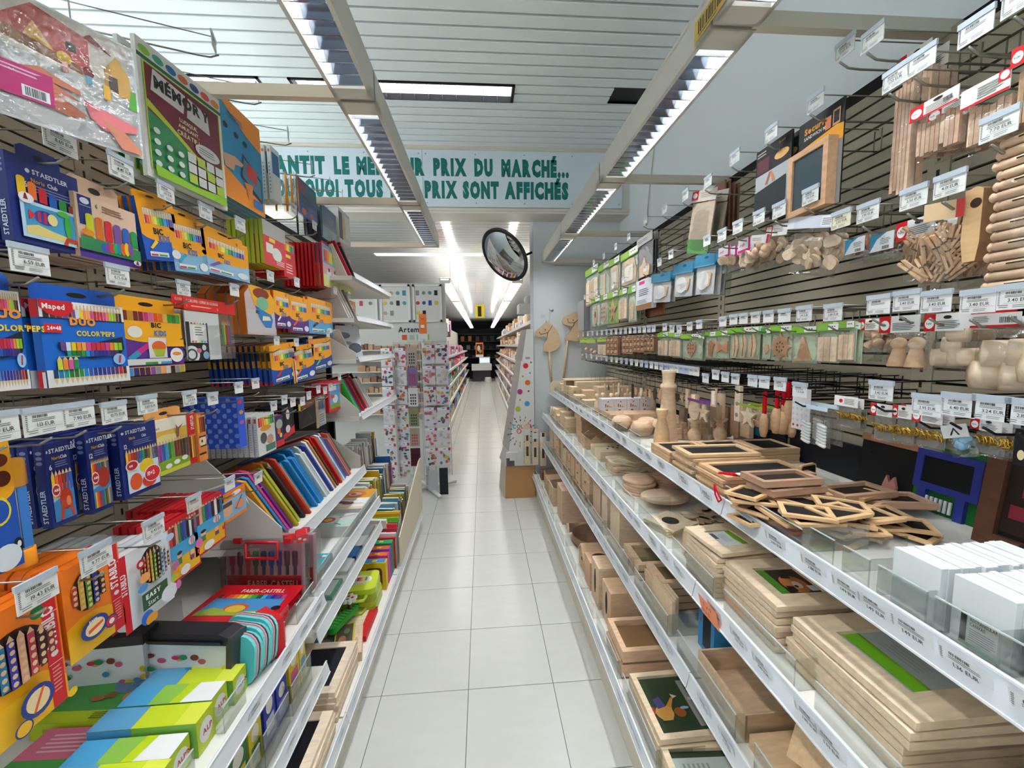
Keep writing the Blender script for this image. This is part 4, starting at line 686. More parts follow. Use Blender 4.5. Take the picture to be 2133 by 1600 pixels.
# ------------------------------------------------------------------ left shelves
def ordn(i): return ORD[i] if i < 20 else 'twenty-'+ORD[i-20] if i < 29 else 'last'
def slab(name, label, cat, loc, rz, w, d, h, body, top=None, front=None, side=None, mt='print', group=None, tilt=(0, 0), r=0.):
    """carton lying on a shelf: x width, y depth (front at -y), z up; prints on top, front and +x side"""
    mx = Matrix.Translation(loc) @ Matrix.Rotation(rz, 4, 'Z') @ Matrix.Rotation(tilt[0], 4, 'X') @ Matrix.Rotation(tilt[1], 4, 'Y')
    t = thing(name, label, cat, group=group, mx=mx)
    b = B()
    if r: b.prism([(x, z+d/2) for x, z in rr_poly(w, d, r, z0=-d/2-d/2+0)], 0, h, body, ax='z')
    else: b.box(-w/2, w/2, 0, d, 0, h, body)
    c0 = b.build('carton', mt, t)
    if top: B().art(top, w, d, m=Matrix.Translation((0, 0, h)) @ Matrix.Rotation(-PI/2, 4, 'X') @ Matrix.Translation((0, 0, 0))).build('printed_top', mt, c0)
    if front: B().art(front, w, h).build('printed_front', mt, c0)
    if side: B().art(side, d, h, x0=0, m=Matrix.Translation((w/2, 0, 0)) @ Matrix.Rotation(PI/2, 4, 'Z')).build('printed_side', mt, c0)
    return t
ZA = .657
LIME, GRN = '#b9cc1e', '#5aa04a'
cow = [('r', 0, 0, 1, 1, '#4c9a48'), ('r', 0, 0, 1, .2, LIME), ('r', 0, .86, 1, 1, LIME), ('p', [(.3, .78), (.92, .8), (1, .66), (.94, .52), (.4, .5)], '#5a7a9a'), ('e', .62, .88, .13, .07, '#e8e8ec'), ('e', .72, .38, .13, .2, '#f0eeec'), ('e', .6, .44, .09, .13, '#d8804a'), ('e', .67, .6, .06, .06, '#3a2a34'), ('e', .82, .42, .05, .06, '#3a2a34'), ('e', .75, .26, .05, .05, '#3a2a34'), ('e', .9, .34, .04, .06, '#3a2a34'), ('e', .32, .4, .05, .05, '#a85a34'), ('e', .4, .46, .05, .06, '#8a5a34'), ('l', .42, .03, .8, .16, 4, '#6a7a1a'), ('e', .9, .9, .04, .05, '#f4f6ea'), ('p', [(.72, .72), (.78, .72), (.82, .56), (.76, .56)], '#c83a4a'), ('p', [(.79, .73), (.85, .73), (.88, .56), (.82, .56)], '#2a62b8'), ('p', [(.86, .73), (.92, .73), (.93, .56), (.88, .56)], '#e0c01e')]
slab('crayon_carton', 'lime green crayon carton with smiling cow lying on its back', 'crayon box', (-.96, .965, ZA), -.04, .32, .16, .045, '#b4c61e', cow, [('r', 0, 0, 1, 1, '#c2d42a'), ('r', .1, .2, .5, .7, '#a8bc22')], [('r', 0, 0, 1, 1, '#5a2a1c'), ('r', 0, 0, .35, 1, '#8ac04a')])
slab('crayon_carton', 'pink crayon carton with photograph of a hand drawing', 'crayon box', (-.90, .815, ZA), -.03, .33, .14, .04, '#d8708a', [('r', 0, 0, 1, 1, '#d8708a'), ('r', 0, 0, 1, .45, '#4a9a48'), ('l', .1, .55, .6, .9, 5, '#eab8c4'), ('t', .38, .66, .12, 'Solubles', '#f6e4ea', .8, .005), ('e', .82, .55, .2, .48, '#eceef0'), ('p', [(.66, .3), (.7, .7), (.84, .75), (.9, .6), (.76, .35)], '#d8a486'), ('p', [(.68, .2), (.72, .2), (.94, .86), (.9, .86)], '#e0622a')], [('r', 0, 0, 1, 1, '#d8b8cc'), ('r', .5, 0, 1, 1, '#3a7a3a')], [('r', 0, 0, 1, 1, '#c8607a'), ('e', .4, .5, .2, .2, '#6a8aa0')])
ends = [('r', 0, 0, 1, 1, '#8ab84a'), ('r', .0, .0, .32, 1, '#4a9ac8'), ('r', .62, 0, 1, 1, '#f0f0ee'), ('p', [(.55, 0), (.66, 0), (.72, 1), (.6, 1)], LIME)]
lid = lambda c: [('r', 0, 0, 1, 1, '#bccd2a'), ('e', .5, .5, .38, .34, '#f2f2ee'), ('t', .3, .42, .16, c, '#b8222c', .9, .03)]
for i, y in enumerate((.70, .765, .83, .895, .965, 1.03)):
    slab('crayon_carton', f'lime, green and blue crayon carton end-on at the shelf rail, {ORD[i]} from the camera', 'crayon box', (-.80+.004*(i % 2), y, ZA), 0, .235 if i % 2 else .22, .058, .085-.007*(i % 3), '#a9c02a' if i % 2 else '#5aa04e', ends if i % 2 == 0 else [('r', 0, 0, 1, 1, '#c4d42a'), ('r', 0, 0, .4, 1, '#5a9ac0'), ('r', .8, 0, 1, 1, '#d8e04a')], [('r', 0, 0, 1, 1, '#7ab048'), ('r', 0, 0, .4, 1, '#4a90c0')], lid('ALPINO'[:3+i % 3]), group='crayon cartons in a row at the rail')
# spotted zip bag and pencil cases
sp = [('r', 0, 0, 1, 1, '#e6e9ee')]; rr_ = random.Random(3)
for i in range(34):
    x, z = rr_.random(), rr_.random()*.8; sp.append(('e', x, z, .03+.02*rr_.random(), .035+.03*rr_.random(), rr_.choice(['#c8304a', '#e0c82a', '#e0c82a', '#2a8a5a', '#e8a05a', '#4a8ac0', '#c85a7a', '#7a3a2a'])))
t = thing('zip_pouch', 'white pouch with coloured dots and black zip edge, standing on the left shelf', 'pouch', mx=Matrix.Translation((-.87, 1.085, ZA)) @ Matrix.Rotation(-.12, 4, 'Z') @ Matrix.Rotation(-.12, 4, 'X'))
B().box(-.17, .15, 0, .05, 0, .135, '#e2e5ea').build('body', 'cloth', t); B().art(sp, .32, .135, x0=-.17).build('dot_print', 'print', t)
B().prism([(-.17, .135), (.15, .135), (.155, .155), (.13, .165), (-.14, .165), (-.175, .155)], -.006, .056, '#1d1c22').build('zip_edge', 'plastic', t); B().box(.15, .165, -.004, .055, .0, .155, '#3a383c').build('side_band', 'plastic', t); B().box(-.16, .14, -.012, -.006, .140, .147, '#5a5a60').build('zip', 'metal', t)
t = thing('zip_pouch', 'second dotted pouch behind, half hidden under the orange boxes', 'pouch', mx=Matrix.Translation((-1.08, 1.08, ZA)) @ Matrix.Rotation(.05, 4, 'Z'))
B().box(-.14, .14, 0, .05, 0, .15, '#b9bcc2').build('body', 'cloth', t); B().art(sp, .28, .15).build('dot_print', 'print', t); B().box(-.145, .145, -.004, .054, .15, .175, '#1d1c22').build('zip_edge', 'plastic', t)
for i in range(3):
    t = thing('pencil_case', f'turquoise pencil case with pink piping, {ORD[i]} of three leaning together', 'pencil case', mx=Matrix.Translation((-.735+.006*i, 1.10+.031*i, ZA)) @ Matrix.Rotation(-.25, 4, 'Z') @ Matrix.Rotation(-.16, 4, 'X'))
    B().prism(rr_poly(.155, .135+.004*i, .04), 0, .03, '#58c2c6', '#7ad0cf').build('body', 'cloth', t)
    B().prism(rr_poly(.159, .139+.004*i, .042), .010, .014, '#e8a0ac').build('piping', 'cloth', t); B().prism(rr_poly(.159, .138+.004*i, .042), .017, .020, '#3a3a40').build('zip', 'plastic', t)
    B().art([('r', 0, .3, 1, .305, '#3fa0a6'), ('e', .6, .38, .09, .06, '#3a6a70'), ('e', .55, .18, .1, .04, '#2e8a90')], .12, .12, z0=.01).build('print', 'print', t)
# red tins
fab = [('r', 0, 0, 1, 1, '#cc1c26'), ('t', .3, .76, .1, 'FABER-CASTELL', '#f0dcc8', .8, .02), ('p', [(.05, .08), (.86, .1), (.92, .3), (.9, .58), (.1, .62)], '#4a90c8'), ('p', [(.05, .08), (.86, .1), (.9, .25), (.5, .2), (.2, .3), (.06, .2)], '#9ab03a'), ('e', .45, .3, .14, .12, '#c85a3a'), ('e', .45, .27, .11, .1, '#e0b83a'), ('n', .1, .56, .9, .68, RB[:14], 0), ('e', .9, .3, .05, .06, '#221c1c'), ('r', .62, .12, .8, .18, '#f0ece8')]
for i in range(2): slab('pencil_tin', ['large red tin of coloured pencils with landscape, on top', 'red tin under the landscape tin'][i], 'tin', (-.835-.01*i, 1.275, ZA+.04*(1-i)+.0), -.1+.04*i, .30, .185, .038, '#c41a22', fab, mt='gloss', r=.022)
slab('pencil_tin', 'small red tin with drawn flowers in front of the large tin', 'tin', (-.86, 1.205, ZA+.0), -.35, .16, .055, .075, '#c8202a', [('r', 0, 0, 1, 1, '#c8202a'), ('r', .08, .1, .92, .9, '#5aa0d0'), ('r', .1, .3, .5, .6, '#e8d84a')], mt='gloss')
slab('felt_pen_wallet', 'small red wallet with cow sticker leaning by the rail', 'wallet', (-.69, 1.215, ZA), -.6, .1, .03, .12, '#c8202a', None, [('r', 0, 0, 1, 1, '#cc242c'), ('r', .1, .08, .9, .7, '#6ab0dc'), ('e', .5, .3, .2, .16, '#f0eeec'), ('e', .7, .3, .1, .1, '#e07a8a'), ('p', [(.1, .5), (.9, .6), (.9, .7), (.1, .64)], '#e8c83a')])
for i in range(2):
    t = thing('marker_case', ['clear carrying case of brush markers with red handle, front one', 'clear carrying case of brush markers behind the front one'][i], 'marker case', mx=Matrix.Translation((-.84+.02*i, 1.475+.055*i, ZA)) @ Matrix.Rotation(-.1, 4, 'Z') @ Matrix.Rotation(-.08, 4, 'X'))
    W, H_, D_ = .315, .235, .045
    B().prism(rr_poly(W, H_, .018), 0, D_, '#d8c0c8').build('shell', 'frost', t); B().box(-W*.46, W*.46, .012, D_-.01, .01, H_*.95, '#d9aab4').build('tray', 'plastic', t)
    B().art([('r', 0, 0, 1, .42, '#c41c26'), ('t', .28, .2, .13, 'FABER-CASTELL', '#f0dcc8', .72, .02), ('r', .1, .02, .9, .08, '#3a4a9a'), ('r', .74, .08, .92, .2, '#e8e0e0')], W*.9, H_*.86, z0=.012, y=.011).build('insert', 'print', t)
    for k, c in enumerate(['#b82a62', '#7a2a4a', '#e8622a', '#2a9a3a', '#1a4a6a', '#1f62b8', '#2a2f9a', '#3a2a5a', '#2a2a4a']):
        b = B(); b.lathe([(.0075, 0), (.0075, .035), (.011, .036), (.011, .085), (.009, .09)], c, 10); b.build('marker', 'plastic', t, (-W*.38+k*W*.095, .014, .1))
    b = B(); b.tube([(-.055, -.004, H_*.97), (-.055, -.006, H_*.72), (.065, -.006, H_*.72), (.065, -.004, H_*.97), (-.055, -.004, H_*.97)], .0065, '#c41c26', 8); b.build('handle', 'plastic', t)
    for x in (-.09, .1): B().box(x-.014, x+.014, -.004, D_+.002, H_-.012, H_+.006, '#cc202a').build('latch', 'plastic', t)
t = thing('eraser_pack', 'little red shiny cube on the corner of the marker case', 'toy', mx=Matrix.Translation((-.675, 1.46, .89)) @ Matrix.Rotation(.5, 4, 'Z') @ Matrix.Rotation(.3, 4, 'X'))
B().prism(rr_poly(.04, .035, .008), 0, .035, '#c41824').build('cube', 'gloss', t); B().art([('e', .3, .6, .14, .14, '#f0d8d8'), ('e', .7, .35, .14, .14, '#f0d8d8')], .04, .035).build('dots', 'print', t)
slab('clear_box', 'small clear red box at the back of the left shelf', 'box', (-1.08, 1.30, ZA), .2, .1, .06, .1, '#c86a78', mt='frost')
# middle shelf of the nearest bay
ZB = .372
for i, (y, wd, h, c, pr) in enumerate(((.62, .08, .13, '#1c1c20', '#d83a8a'), (.72, .08, .12, '#222024', '#3a9a5a'), (.82, .09, .15, '#d8dade', '#2a4a9a'), (.915, .08, .16, '#e2e4e8', '#c8322a'), (1.0, .09, .19, '#2a6a34', '#d8c82a'), (1.09, .07, .18, '#d8c21e', '#2a7a3a'), (1.17, .07, .2, '#26309a', '#e0e4f0'), (1.245, .07, .17, '#2a36a4', '#8a94d8'), (1.33, .08, .24, '#dcc02a', '#c85a7a'), (1.41, .05, .22, '#e0c83a', '#3a8ac8'))):
    slab('modelling_clay_box', f'boxed craft paint on the middle left shelf, {ORD[i]} one, {["black", "black", "white", "white", "green", "yellow", "navy", "navy", "yellow", "yellow"][i]}', 'box', (-.80, y, ZB), 0, .22, wd*.92, h*.85, c, [('r', .1, .15, .45, .85, pr), ('r', .55, .15, .9, .85, pr), ('e', .27, .5, .12, .25, '#e8e0a0'), ('e', .73, .5, .12, .25, '#7a3a2a')], [('r', .1, .2, .9, .7, pr)], [('r', 0, 0, 1, 1, c), ('r', .15, .2, .85, .5, pr), ('e', .5, .72, .3, .16, '#eee8d8'), ('l', .2, .05, .8, .16, 2, '#777')], group='boxed paints on the middle left shelf')
def fence(label, x, y0, y1, z, h=.07, lip=None):
    t = thing('acrylic_fence', label, 'shelf divider', (x, y0, z), group='clear acrylic shelf dividers')
    B().box(-.0012, .0012, 0, y1-y0, 0, h, '#fff').build('front_pane', 'acrylic', t)
    s = 1 if x > 0 else -1
    B().box(*sorted((0, s*.16)), 0, .0024, 0, h, '#fff').build('side_pane', 'acrylic', t)
    B().box(-.0016, .0016, 0, y1-y0, h-.0018, h, '#c8d0d0').build('edge', 'plastic', t)
    return t
for i, (y0, y1) in enumerate(((.6, .85), (.95, 1.04), (1.17, 1.26), (1.34, 1.48))): fence(f'clear plastic fence on the top left shelf rail, {ORD[i]} from the camera', -.655, y0, y1, ZA)
for i in range(5): fence(f'clear plastic fence in front of the boxed paints, {ORD[i]} from the camera', -.66, .6+i*.17, .75+i*.17, ZB, .11)
# bottom shelf of the nearest and second bay
ZG = .142
def tablet(label, x, y, rz, w, h, k):
    """slate drawing tablet in a pale wood frame, lying flat"""
    t = thing('slate_tablet', label, 'slate', mx=Matrix.Translation((x, y, ZG+k*.022)) @ Matrix.Rotation(rz, 4, 'Z'), group='wooden slates on the bottom left shelf')
    f = .035; T = .021
    for a in ((-w/2, w/2, -h/2, -h/2+f), (-w/2, w/2, h/2-f, h/2), (-w/2, -w/2+f, -h/2+f, h/2-f), (w/2-f, w/2, -h/2+f, h/2-f)): B().box(*a, 0, T, '#e6cfae').build('frame_rail', 'wood', t)
    B().box(-w/2+f, w/2-f, -h/2+f, h/2-f, .006, T-.005, '#171a22').build('slate', 'card', t)
    return t
for k in range(5): tablet(f'wooden framed slate in the nearer stack, {ORD[4-k]} from the top', -.705+.006*(k % 2), 1.30-.006*(k % 3), .0+.02*(k % 2), .23, .27, k*.9)
for k in range(6): tablet(f'wooden framed slate in the farther stack, {ORD[5-k]} from the top', -.71-.004*(k % 2), 1.615+.005*(k % 3), .02-.02*(k % 2), .22, .28, k*.9)
for i, (x, y, c) in enumerate(((-.68, 1.87, '#d8c03a'), (-.79, 1.86, '#3a7a6a'), (-.615, 1.86, '#d8b48a'))):
    slab('wood_game', ['yellow framed wooden maze game in clear wrap', 'green wooden game tray in clear wrap', 'plain wooden bar with stamped mark'][i], 'toy', (x, y-.08, ZG), .25, [.09, .11, .045][i], .2, [.05, .04, .045][i], c, [('r', .08, .05, .92, .95, ['#5a5a4a', '#6a7a74', '#dcbc94'][i]), ('e', .4, .4, .2, .15, ['#c8826a', '#3a4a5a', '#c8a070'][i]), ('e', .6, .7, .16, .1, ['#8aa06a', '#c8c05a', '#d8b48a'][i])], mt='print' if i < 2 else 'wood')
t = thing('plastic_bag_wrap', 'crumpled clear wrap over the wooden games', 'wrapping', (-.72, 1.78, ZG+.03)); B().add([(x*.04-.08, y*.05, .03*math.sin(x*1.7+y)+.02) for y in range(6) for x in range(5)], [(y*5+x, y*5+x+1, y*5+x+6, y*5+x+5) for y in range(5) for x in range(4)], '#fff', True).build('wrap', 'film', t)
t = thing('flower_press', 'flat wooden board with red edge on the bottom left shelf', 'board', (-.72, 2.02, ZG)); B().box(-.12, .07, -.09, .1, 0, .03, '#e8cda4').build('board', 'wood', t); B().box(.07, .11, -.11, .12, 0, .028, '#c41c24').build('red_edge', 'paint', t)
t = thing('spinning_toy', 'green striped wooden bar with white flower on a peg', 'toy', mx=Matrix.Translation((-.74, 1.99, ZG+.065)) @ Matrix.Rotation(-.32, 4, 'Z'))
B().prism(rr_poly(.05, .22, .024, z0=-.11), 0, .03, '#2a9a34', ax='z').build('bar', 'paint', t)
for k in range(9): B().box(-.02, .02, -.085+k*.02, -.079+k*.02, .03, .0308, '#6ac86a').build('stripe', 'print', t)
B().lathe([(.01, .03), (.008, .07), (.01, .075)], '#7a4a2a', 10, c=(0, .05, 0)).build('peg', 'wood', t)
fpts = [(.034*(1+.18*math.cos(7*a))*math.cos(a), .05+.034*(1+.18*math.cos(7*a))*math.sin(a)) for a in [2*PI*k/42 for k in range(42)]]
B().prism(fpts, .075, .09, '#f2eeea', ax='z').build('flower', 'paint', t); b = B()
for q, c in (((-.01, .06), '#b81c2a'), ((.014, .056), '#c82a2a'), ((.0, .036), '#5ab83a')): b.lathe([(.008, .09), (.007, .0915)], c, 10, c=(*q, 0))
b.build('flower_dots', 'paint', t)
for k in range(2):
    t = thing('lunch_case', ['lime green carrying case on top of its twin', 'lime green carrying case under its twin'][k], 'case', mx=Matrix.Translation((-.74, 2.20+.01*k, ZG+.075*(1-k))) @ Matrix.Rotation(.12-.1*k, 4, 'Z'))
    B().prism(rr_poly(.24, .2, .03, z0=-.1), 0, .045, '#a8bd2a', '#98ac28', ax='z').build('base', 'plastic', t); B().prism(rr_poly(.235, .195, .03, z0=-.0975), .046, .072, '#c8d83a', '#b8ca30', ax='z').build('lid', 'plastic', t)
    b = B(); b.tube([(-.07, -.1, .04), (-.06, -.135, .035), (.06, -.135, .035), (.07, -.1, .04)], .009, '#b4c632', 8); b.build('handle', 'plastic', t)
    if k == 0: B().art([('e', .5, .55, .48, .4, '#e6e4d8'), ('r', .2, .5, .42, .72, '#c8322a'), ('n', .46, .45, .8, .75, RB[:8], 0), ('r', .3, .2, .7, .25, '#c8a020')], .16, .12, m=Matrix.Translation((.01, -.06, .0725)) @ Matrix.Rotation(-PI/2, 4, 'X')).build('label', 'print', t)
for i, (y, c) in enumerate(((2.34, '#e0b81e'), (2.40, '#c83a8a'), (2.455, '#7a4ab0'), (2.51, '#3a9a5a'))): slab('puzzle_box', f'small boxed game with bright frame, {ORD[i]} of four behind the lime case', 'game box', (-.68, y, ZG), 0, .14, .05, .17+.012*i, c, [('r', .05, .1, .95, .9, ['#2a8ac8', '#e06a2a', '#d85a2a', '#2a9a6a'][i]), ('r', .4, .3, .6, .7, '#e8d03a')], [('r', 0, 0, 1, 1, c), ('p', rr_poly(.7, .7, .15, x0=.15, z0=.12), '#7a3a44')])
for i, c in enumerate(['#c81e28', '#e8e6ea', '#b82a34', '#d8324a', '#6a2a8a', '#3a9a3a', '#8ac03a', '#d8962a', '#2a62b0', '#d8c83a']):
    tag(B().box(-.12, .1, 0, .018, 0, .21+.012*(i % 4)+.01*i, c).box(.0995, .1012, .002, .016, 0, .2+.01*i, '#eeeae4').build('picture_book', 'print', loc=(-.70, 2.57+i*.0205, ZG)), f'upright thin picture book past the boxed games, {ORD[i]} from the camera', 'book', 'thin books beyond the boxed games')
# second bay: notebooks lying flat
ZN = .652
for i, (y, c, ops, h) in enumerate(((1.60, '#2fa4b0', [('p', [(.35, .5), (.9, .9), (.96, .85), (.42, .44)], '#c85a5a'), ('e', .3, .45, .2, .24, '#cfe4e8'), ('e', .3, .45, .12, .15, '#3a9ac0'), ('r', .85, .8, .93, .9, '#f0f0f0')], .035), (1.99, '#bcd0c8', [('e', .45, .55, .24, .3, '#e6e8e6'), ('e', .4, .5, .17, .2, '#d05a7a'), ('e', .4, .5, .1, .12, '#e8c84a'), ('p', [(.6, .66), (.95, .9), (.97, .84), (.66, .6)], '#e08aa0'), ('p', [(.62, .2), (.78, .1), (.8, .14), (.66, .26)], '#3a9a8a')], .055), (2.2, '#f0eeea', [('r', 0, 0, 1, .2, '#e8c8ac'), ('e', .35, .6, .2, .1, '#8a3a4a'), ('e', .55, .5, .15, .12, '#9a4a58'), ('p', [(.3, .9), (.7, .84), (.7, .82), (.3, .87)], '#3a3a3a'), ('p', [(.6, .5), (.95, .46), (.95, .44), (.6, .47)], '#8a3a4a')], .06), (2.37, '#d89a2a', [('e', .5, .5, .3, .3, '#d8704a'), ('e', .5, .5, .18, .16, '#f0e4d0'), ('e', .45, .5, .08, .08, '#b83a3a')], .05))):
    t = slab('notebook_stack', ['turquoise notebook pack with bird wheel lying at the rail', 'pale green notebook stack with pink flower wheel', 'white notebook stack with burgundy bird drawing', 'orange notebook stack with fox drawing'][i], 'notebook', (-.80, y, ZN), 0, .22, .165, h, '#e6e6e4', [('r', 0, 0, 1, 1, c)]+ops)
for i, (y, c) in enumerate(((1.62, '#d8dcd8'), (1.80, '#5aa084'), (2.0, '#e2e4e2'), (2.12, '#2a6aa8'), (2.24, '#dfe2e4'), (2.38, '#a8acb0'))):
    slab('flat_pack', ['open picture booklet on the narrow shelf', 'green edged clear pack on the narrow shelf', 'white wrapped pad on the narrow shelf', 'blue folded pack on the narrow shelf', 'second white wrapped pad on the narrow shelf', 'grey patterned pouch on the narrow shelf'][i], 'pack', (-.79, y-.07, .486), 0, .2, .14, .018, c, [('r', .06, .08, .94, .92, ['#e8e4d8', '#cfd4d4', '#eceeee', '#3a7ab8', '#f0f0f0', '#b8bcc0'][i]), ('e', .4, .5, .14, .2, ['#c8323a', '#2a9a5a', '#e8e8ea', '#1a4a8a', '#e4e6e8', '#8a9096'][i])], mt='gloss' if i in (1, 3) else 'print')
fence('clear plastic rail along the flat notebooks', -.685, 1.52, 2.48, ZN, .06)
# folders leaning on the slanted shelf
ZK = .857
cols = ['#e8e6e4', '#d8962a', '#2a7ab0', '#3a9ac8', '#c83a7a', '#7a2a8a', '#b8a02a', '#d85a8a', '#8ab83a', '#e0762a', '#2a2a2e', '#c8a05a', '#b83a2a', '#8a5a3a', '#d8922a', '#2f8ac0', '#2a86c4', '#2a80c0', '#2f8ac8', '#2a7ab8', '#2a78b4', '#3a9a4a', '#dfe4e8', '#c8ccd0', '#eceae8', '#d0d8e0', '#2a3a8a', '#e8e8e6', '#8a4a4a', '#c8a02a', '#5a3a2a', '#c81e24', '#c81e24', '#6aa83a', '#eceef0', '#2a7ac8', '#2a4a9a', '#d8c8d4', '#a87a92', '#c8602a', '#d87a2a', '#3a3a5a', '#34345e', '#5a6a3a']
n = len(cols); rr_ = random.Random(11)
CN = {'#e8e6e4': 'white'}
def cname(c):
    h = c.lstrip('#'); r, g, b_ = (int(h[i:i+2], 16) for i in (0, 2, 4)); mx_, mn = max(r, g, b_), min(r, g, b_)
    if mx_-mn < 30: return 'white' if mx_ > 190 else 'grey' if mx_ > 90 else 'black'
    if r == mx_: return ('red' if r < 215 or g < 60 else 'pink') if g < 90 and b_ < 110 else ('pink' if b_ > g+10 else 'orange' if g < 165 and b_ < 90 else 'yellow' if b_ < 110 else 'cream')
    if g == mx_: return 'green'
    return 'purple' if r > g+20 else 'blue'
for i, c in enumerate(cols):
    y = 1.56+i*.0205; h = .27+.05*rr_.random()+(.04 if c == '#c81e24' else 0); dp = .22+.05*rr_.random(); x1 = -.79-.03*rr_.random()
    m = Matrix.Translation((x1, y, ZK)) @ Matrix.Rotation(.30, 4, 'X') @ Matrix.Rotation(-.33, 4, 'Y')
    b = B(); b.prism([(-dp, 0), (0, 0), (0, h*.95), (-.012-.02*rr_.random(), h), (-dp, h)], 0, .011 if c[1:3] != 'e8' else .014, c, ax='y')
    tag(b.build('folder', 'print', mx=m), f'{cname(c)} folder on the slanted shelf, {ordn(i) if i < 29 else "far half, "+ORD[min(19, i-29)]} from the camera', 'folder', 'folders on the slanted shelf')
b = B(); b.prism([(1.5, .86), (1.86, .86), (1.83, .9), (1.64, 1.17), (1.5, 1.2)], -1.3, -1.297, '#ddd8cc', ax='x')
tag(B().prism([(-1.3, .857), (-.77, .857), (-.77, .93), (-1.02, 1.2), (-1.3, 1.2)], 1.508, 1.513, '#d9d4ca').build('shelf_end_plate', 'paint'), 'white steel end plate beside the leaning folders', 'shelf end')
tag(B().prism([(-1.3, .857), (-.77, .857), (-.77, .93), (-1.0, 1.1), (-1.3, 1.1)], 2.487, 2.492, '#d9d4ca').build('shelf_end_plate', 'paint'), 'white steel end plate at the far end of the leaning folders', 'shelf end')
# third bay shelves
def leaners(z, y0, cols, h, label, lean=.3, dp=.26, x=-.80, th=.012, name='notebook'):
    rr = random.Random(int(z*100))
    for i, c in enumerate(cols):
        hh = h*(.85+.2*rr.random()); m = Matrix.Translation((x-.03*rr.random(), y0+i*(th+.008), z)) @ Matrix.Rotation(lean, 4, 'X') @ Matrix.Rotation(-.3, 4, 'Y')
        tag(B().box(-dp, 0, 0, th, 0, hh, c).box(-dp+.004, -.002, .002, th-.002, hh-.002, hh+.001, '#f0eee8').build(name, 'print', mx=m), f'{cname(c)} {label}, {ordn(i)} from the camera', name.replace('_', ' '), label)
leaners(2.032, 2.62, ['#e8ddd0', '#b81e3a', '#e6dcc8', '#e0d6c4', '#2a2a26', '#34322c', '#b01e46', '#e8dcd8'], .25, 'portfolio leaning on the topmost end bay shelf', .35, name='portfolio')
leaners(1.782, 2.60, ['#d8d2cc', '#e8e6e2', '#c8b8a8', '#dcdad8', '#26262a', '#8a8a88', '#e0dedc'], .20, 'portfolio leaning on the second end bay shelf', .35, name='portfolio')
leaners(1.532, 2.56, ['#c8beb4', '#e6e4e6', '#e88a8a', '#e8d8e0', '#3aa08a', '#e4e6e8', '#2a62a8', '#3a9a9a', '#2a4a8a', '#e2e2e0'], .19, 'spiral notebook leaning on the third end bay shelf', .34, name='spiral_notebook')
leaners(1.177, 2.62, ['#3aa83a', '#4ab83a', '#2a5ab0', '#3a9a3a', '#e4e4e6', '#dcdee0', '#b8222c', '#c8323a', '#1e1c1e', '#242226', '#1e1c1e', '#c8242c', '#b81e2a', '#eceae8', '#2a2a34', '#dcd8d4', '#3a3a5a', '#d8d6d4'], .27, 'plastic folder leaning on the lowest raised end bay shelf', .36, name='plastic_folder')
for z, hh in ((1.532, .14), (1.177, .2)): tag(B().prism([(-1.3, z), (-.77, z), (-.77, z+.04), (-.93, z+hh), (-1.3, z+hh)], 2.506, 2.511, '#d9d4ca').build('shelf_end_plate', 'paint'), f'white steel end plate of the {"spiral notebook" if z > 1.3 else "plastic folder"} shelf', 'shelf end')
t = thing('spiral_notebook', 'spiral notebook with grey leaf cover facing the aisle, end bay shelf', 'notebook', mx=Matrix.Translation((-.82, 2.6, 1.54)) @ Matrix.Rotation(PI/2-.5, 4, 'Z') @ Matrix.Rotation(-.15, 4, 'X'))
B().box(-.09, .09, 0, .012, 0, .2, '#cfd2d8').art([('e', .3, .7, .25, .1, '#6a7078'), ('e', .7, .3, .3, .16, '#4a5460'), ('e', .4, .45, .2, .06, '#8a9098')], .18, .2).build('cover', 'print', t); b = B()
for k in range(14): b.lathe([(.005, -.001), (.006, 0), (.005, .001)], '#3a4a8a', 8, m=Matrix.Translation((.092, .006, .012+k*.0135)))
b.build('spiral_binding', 'wire', t)
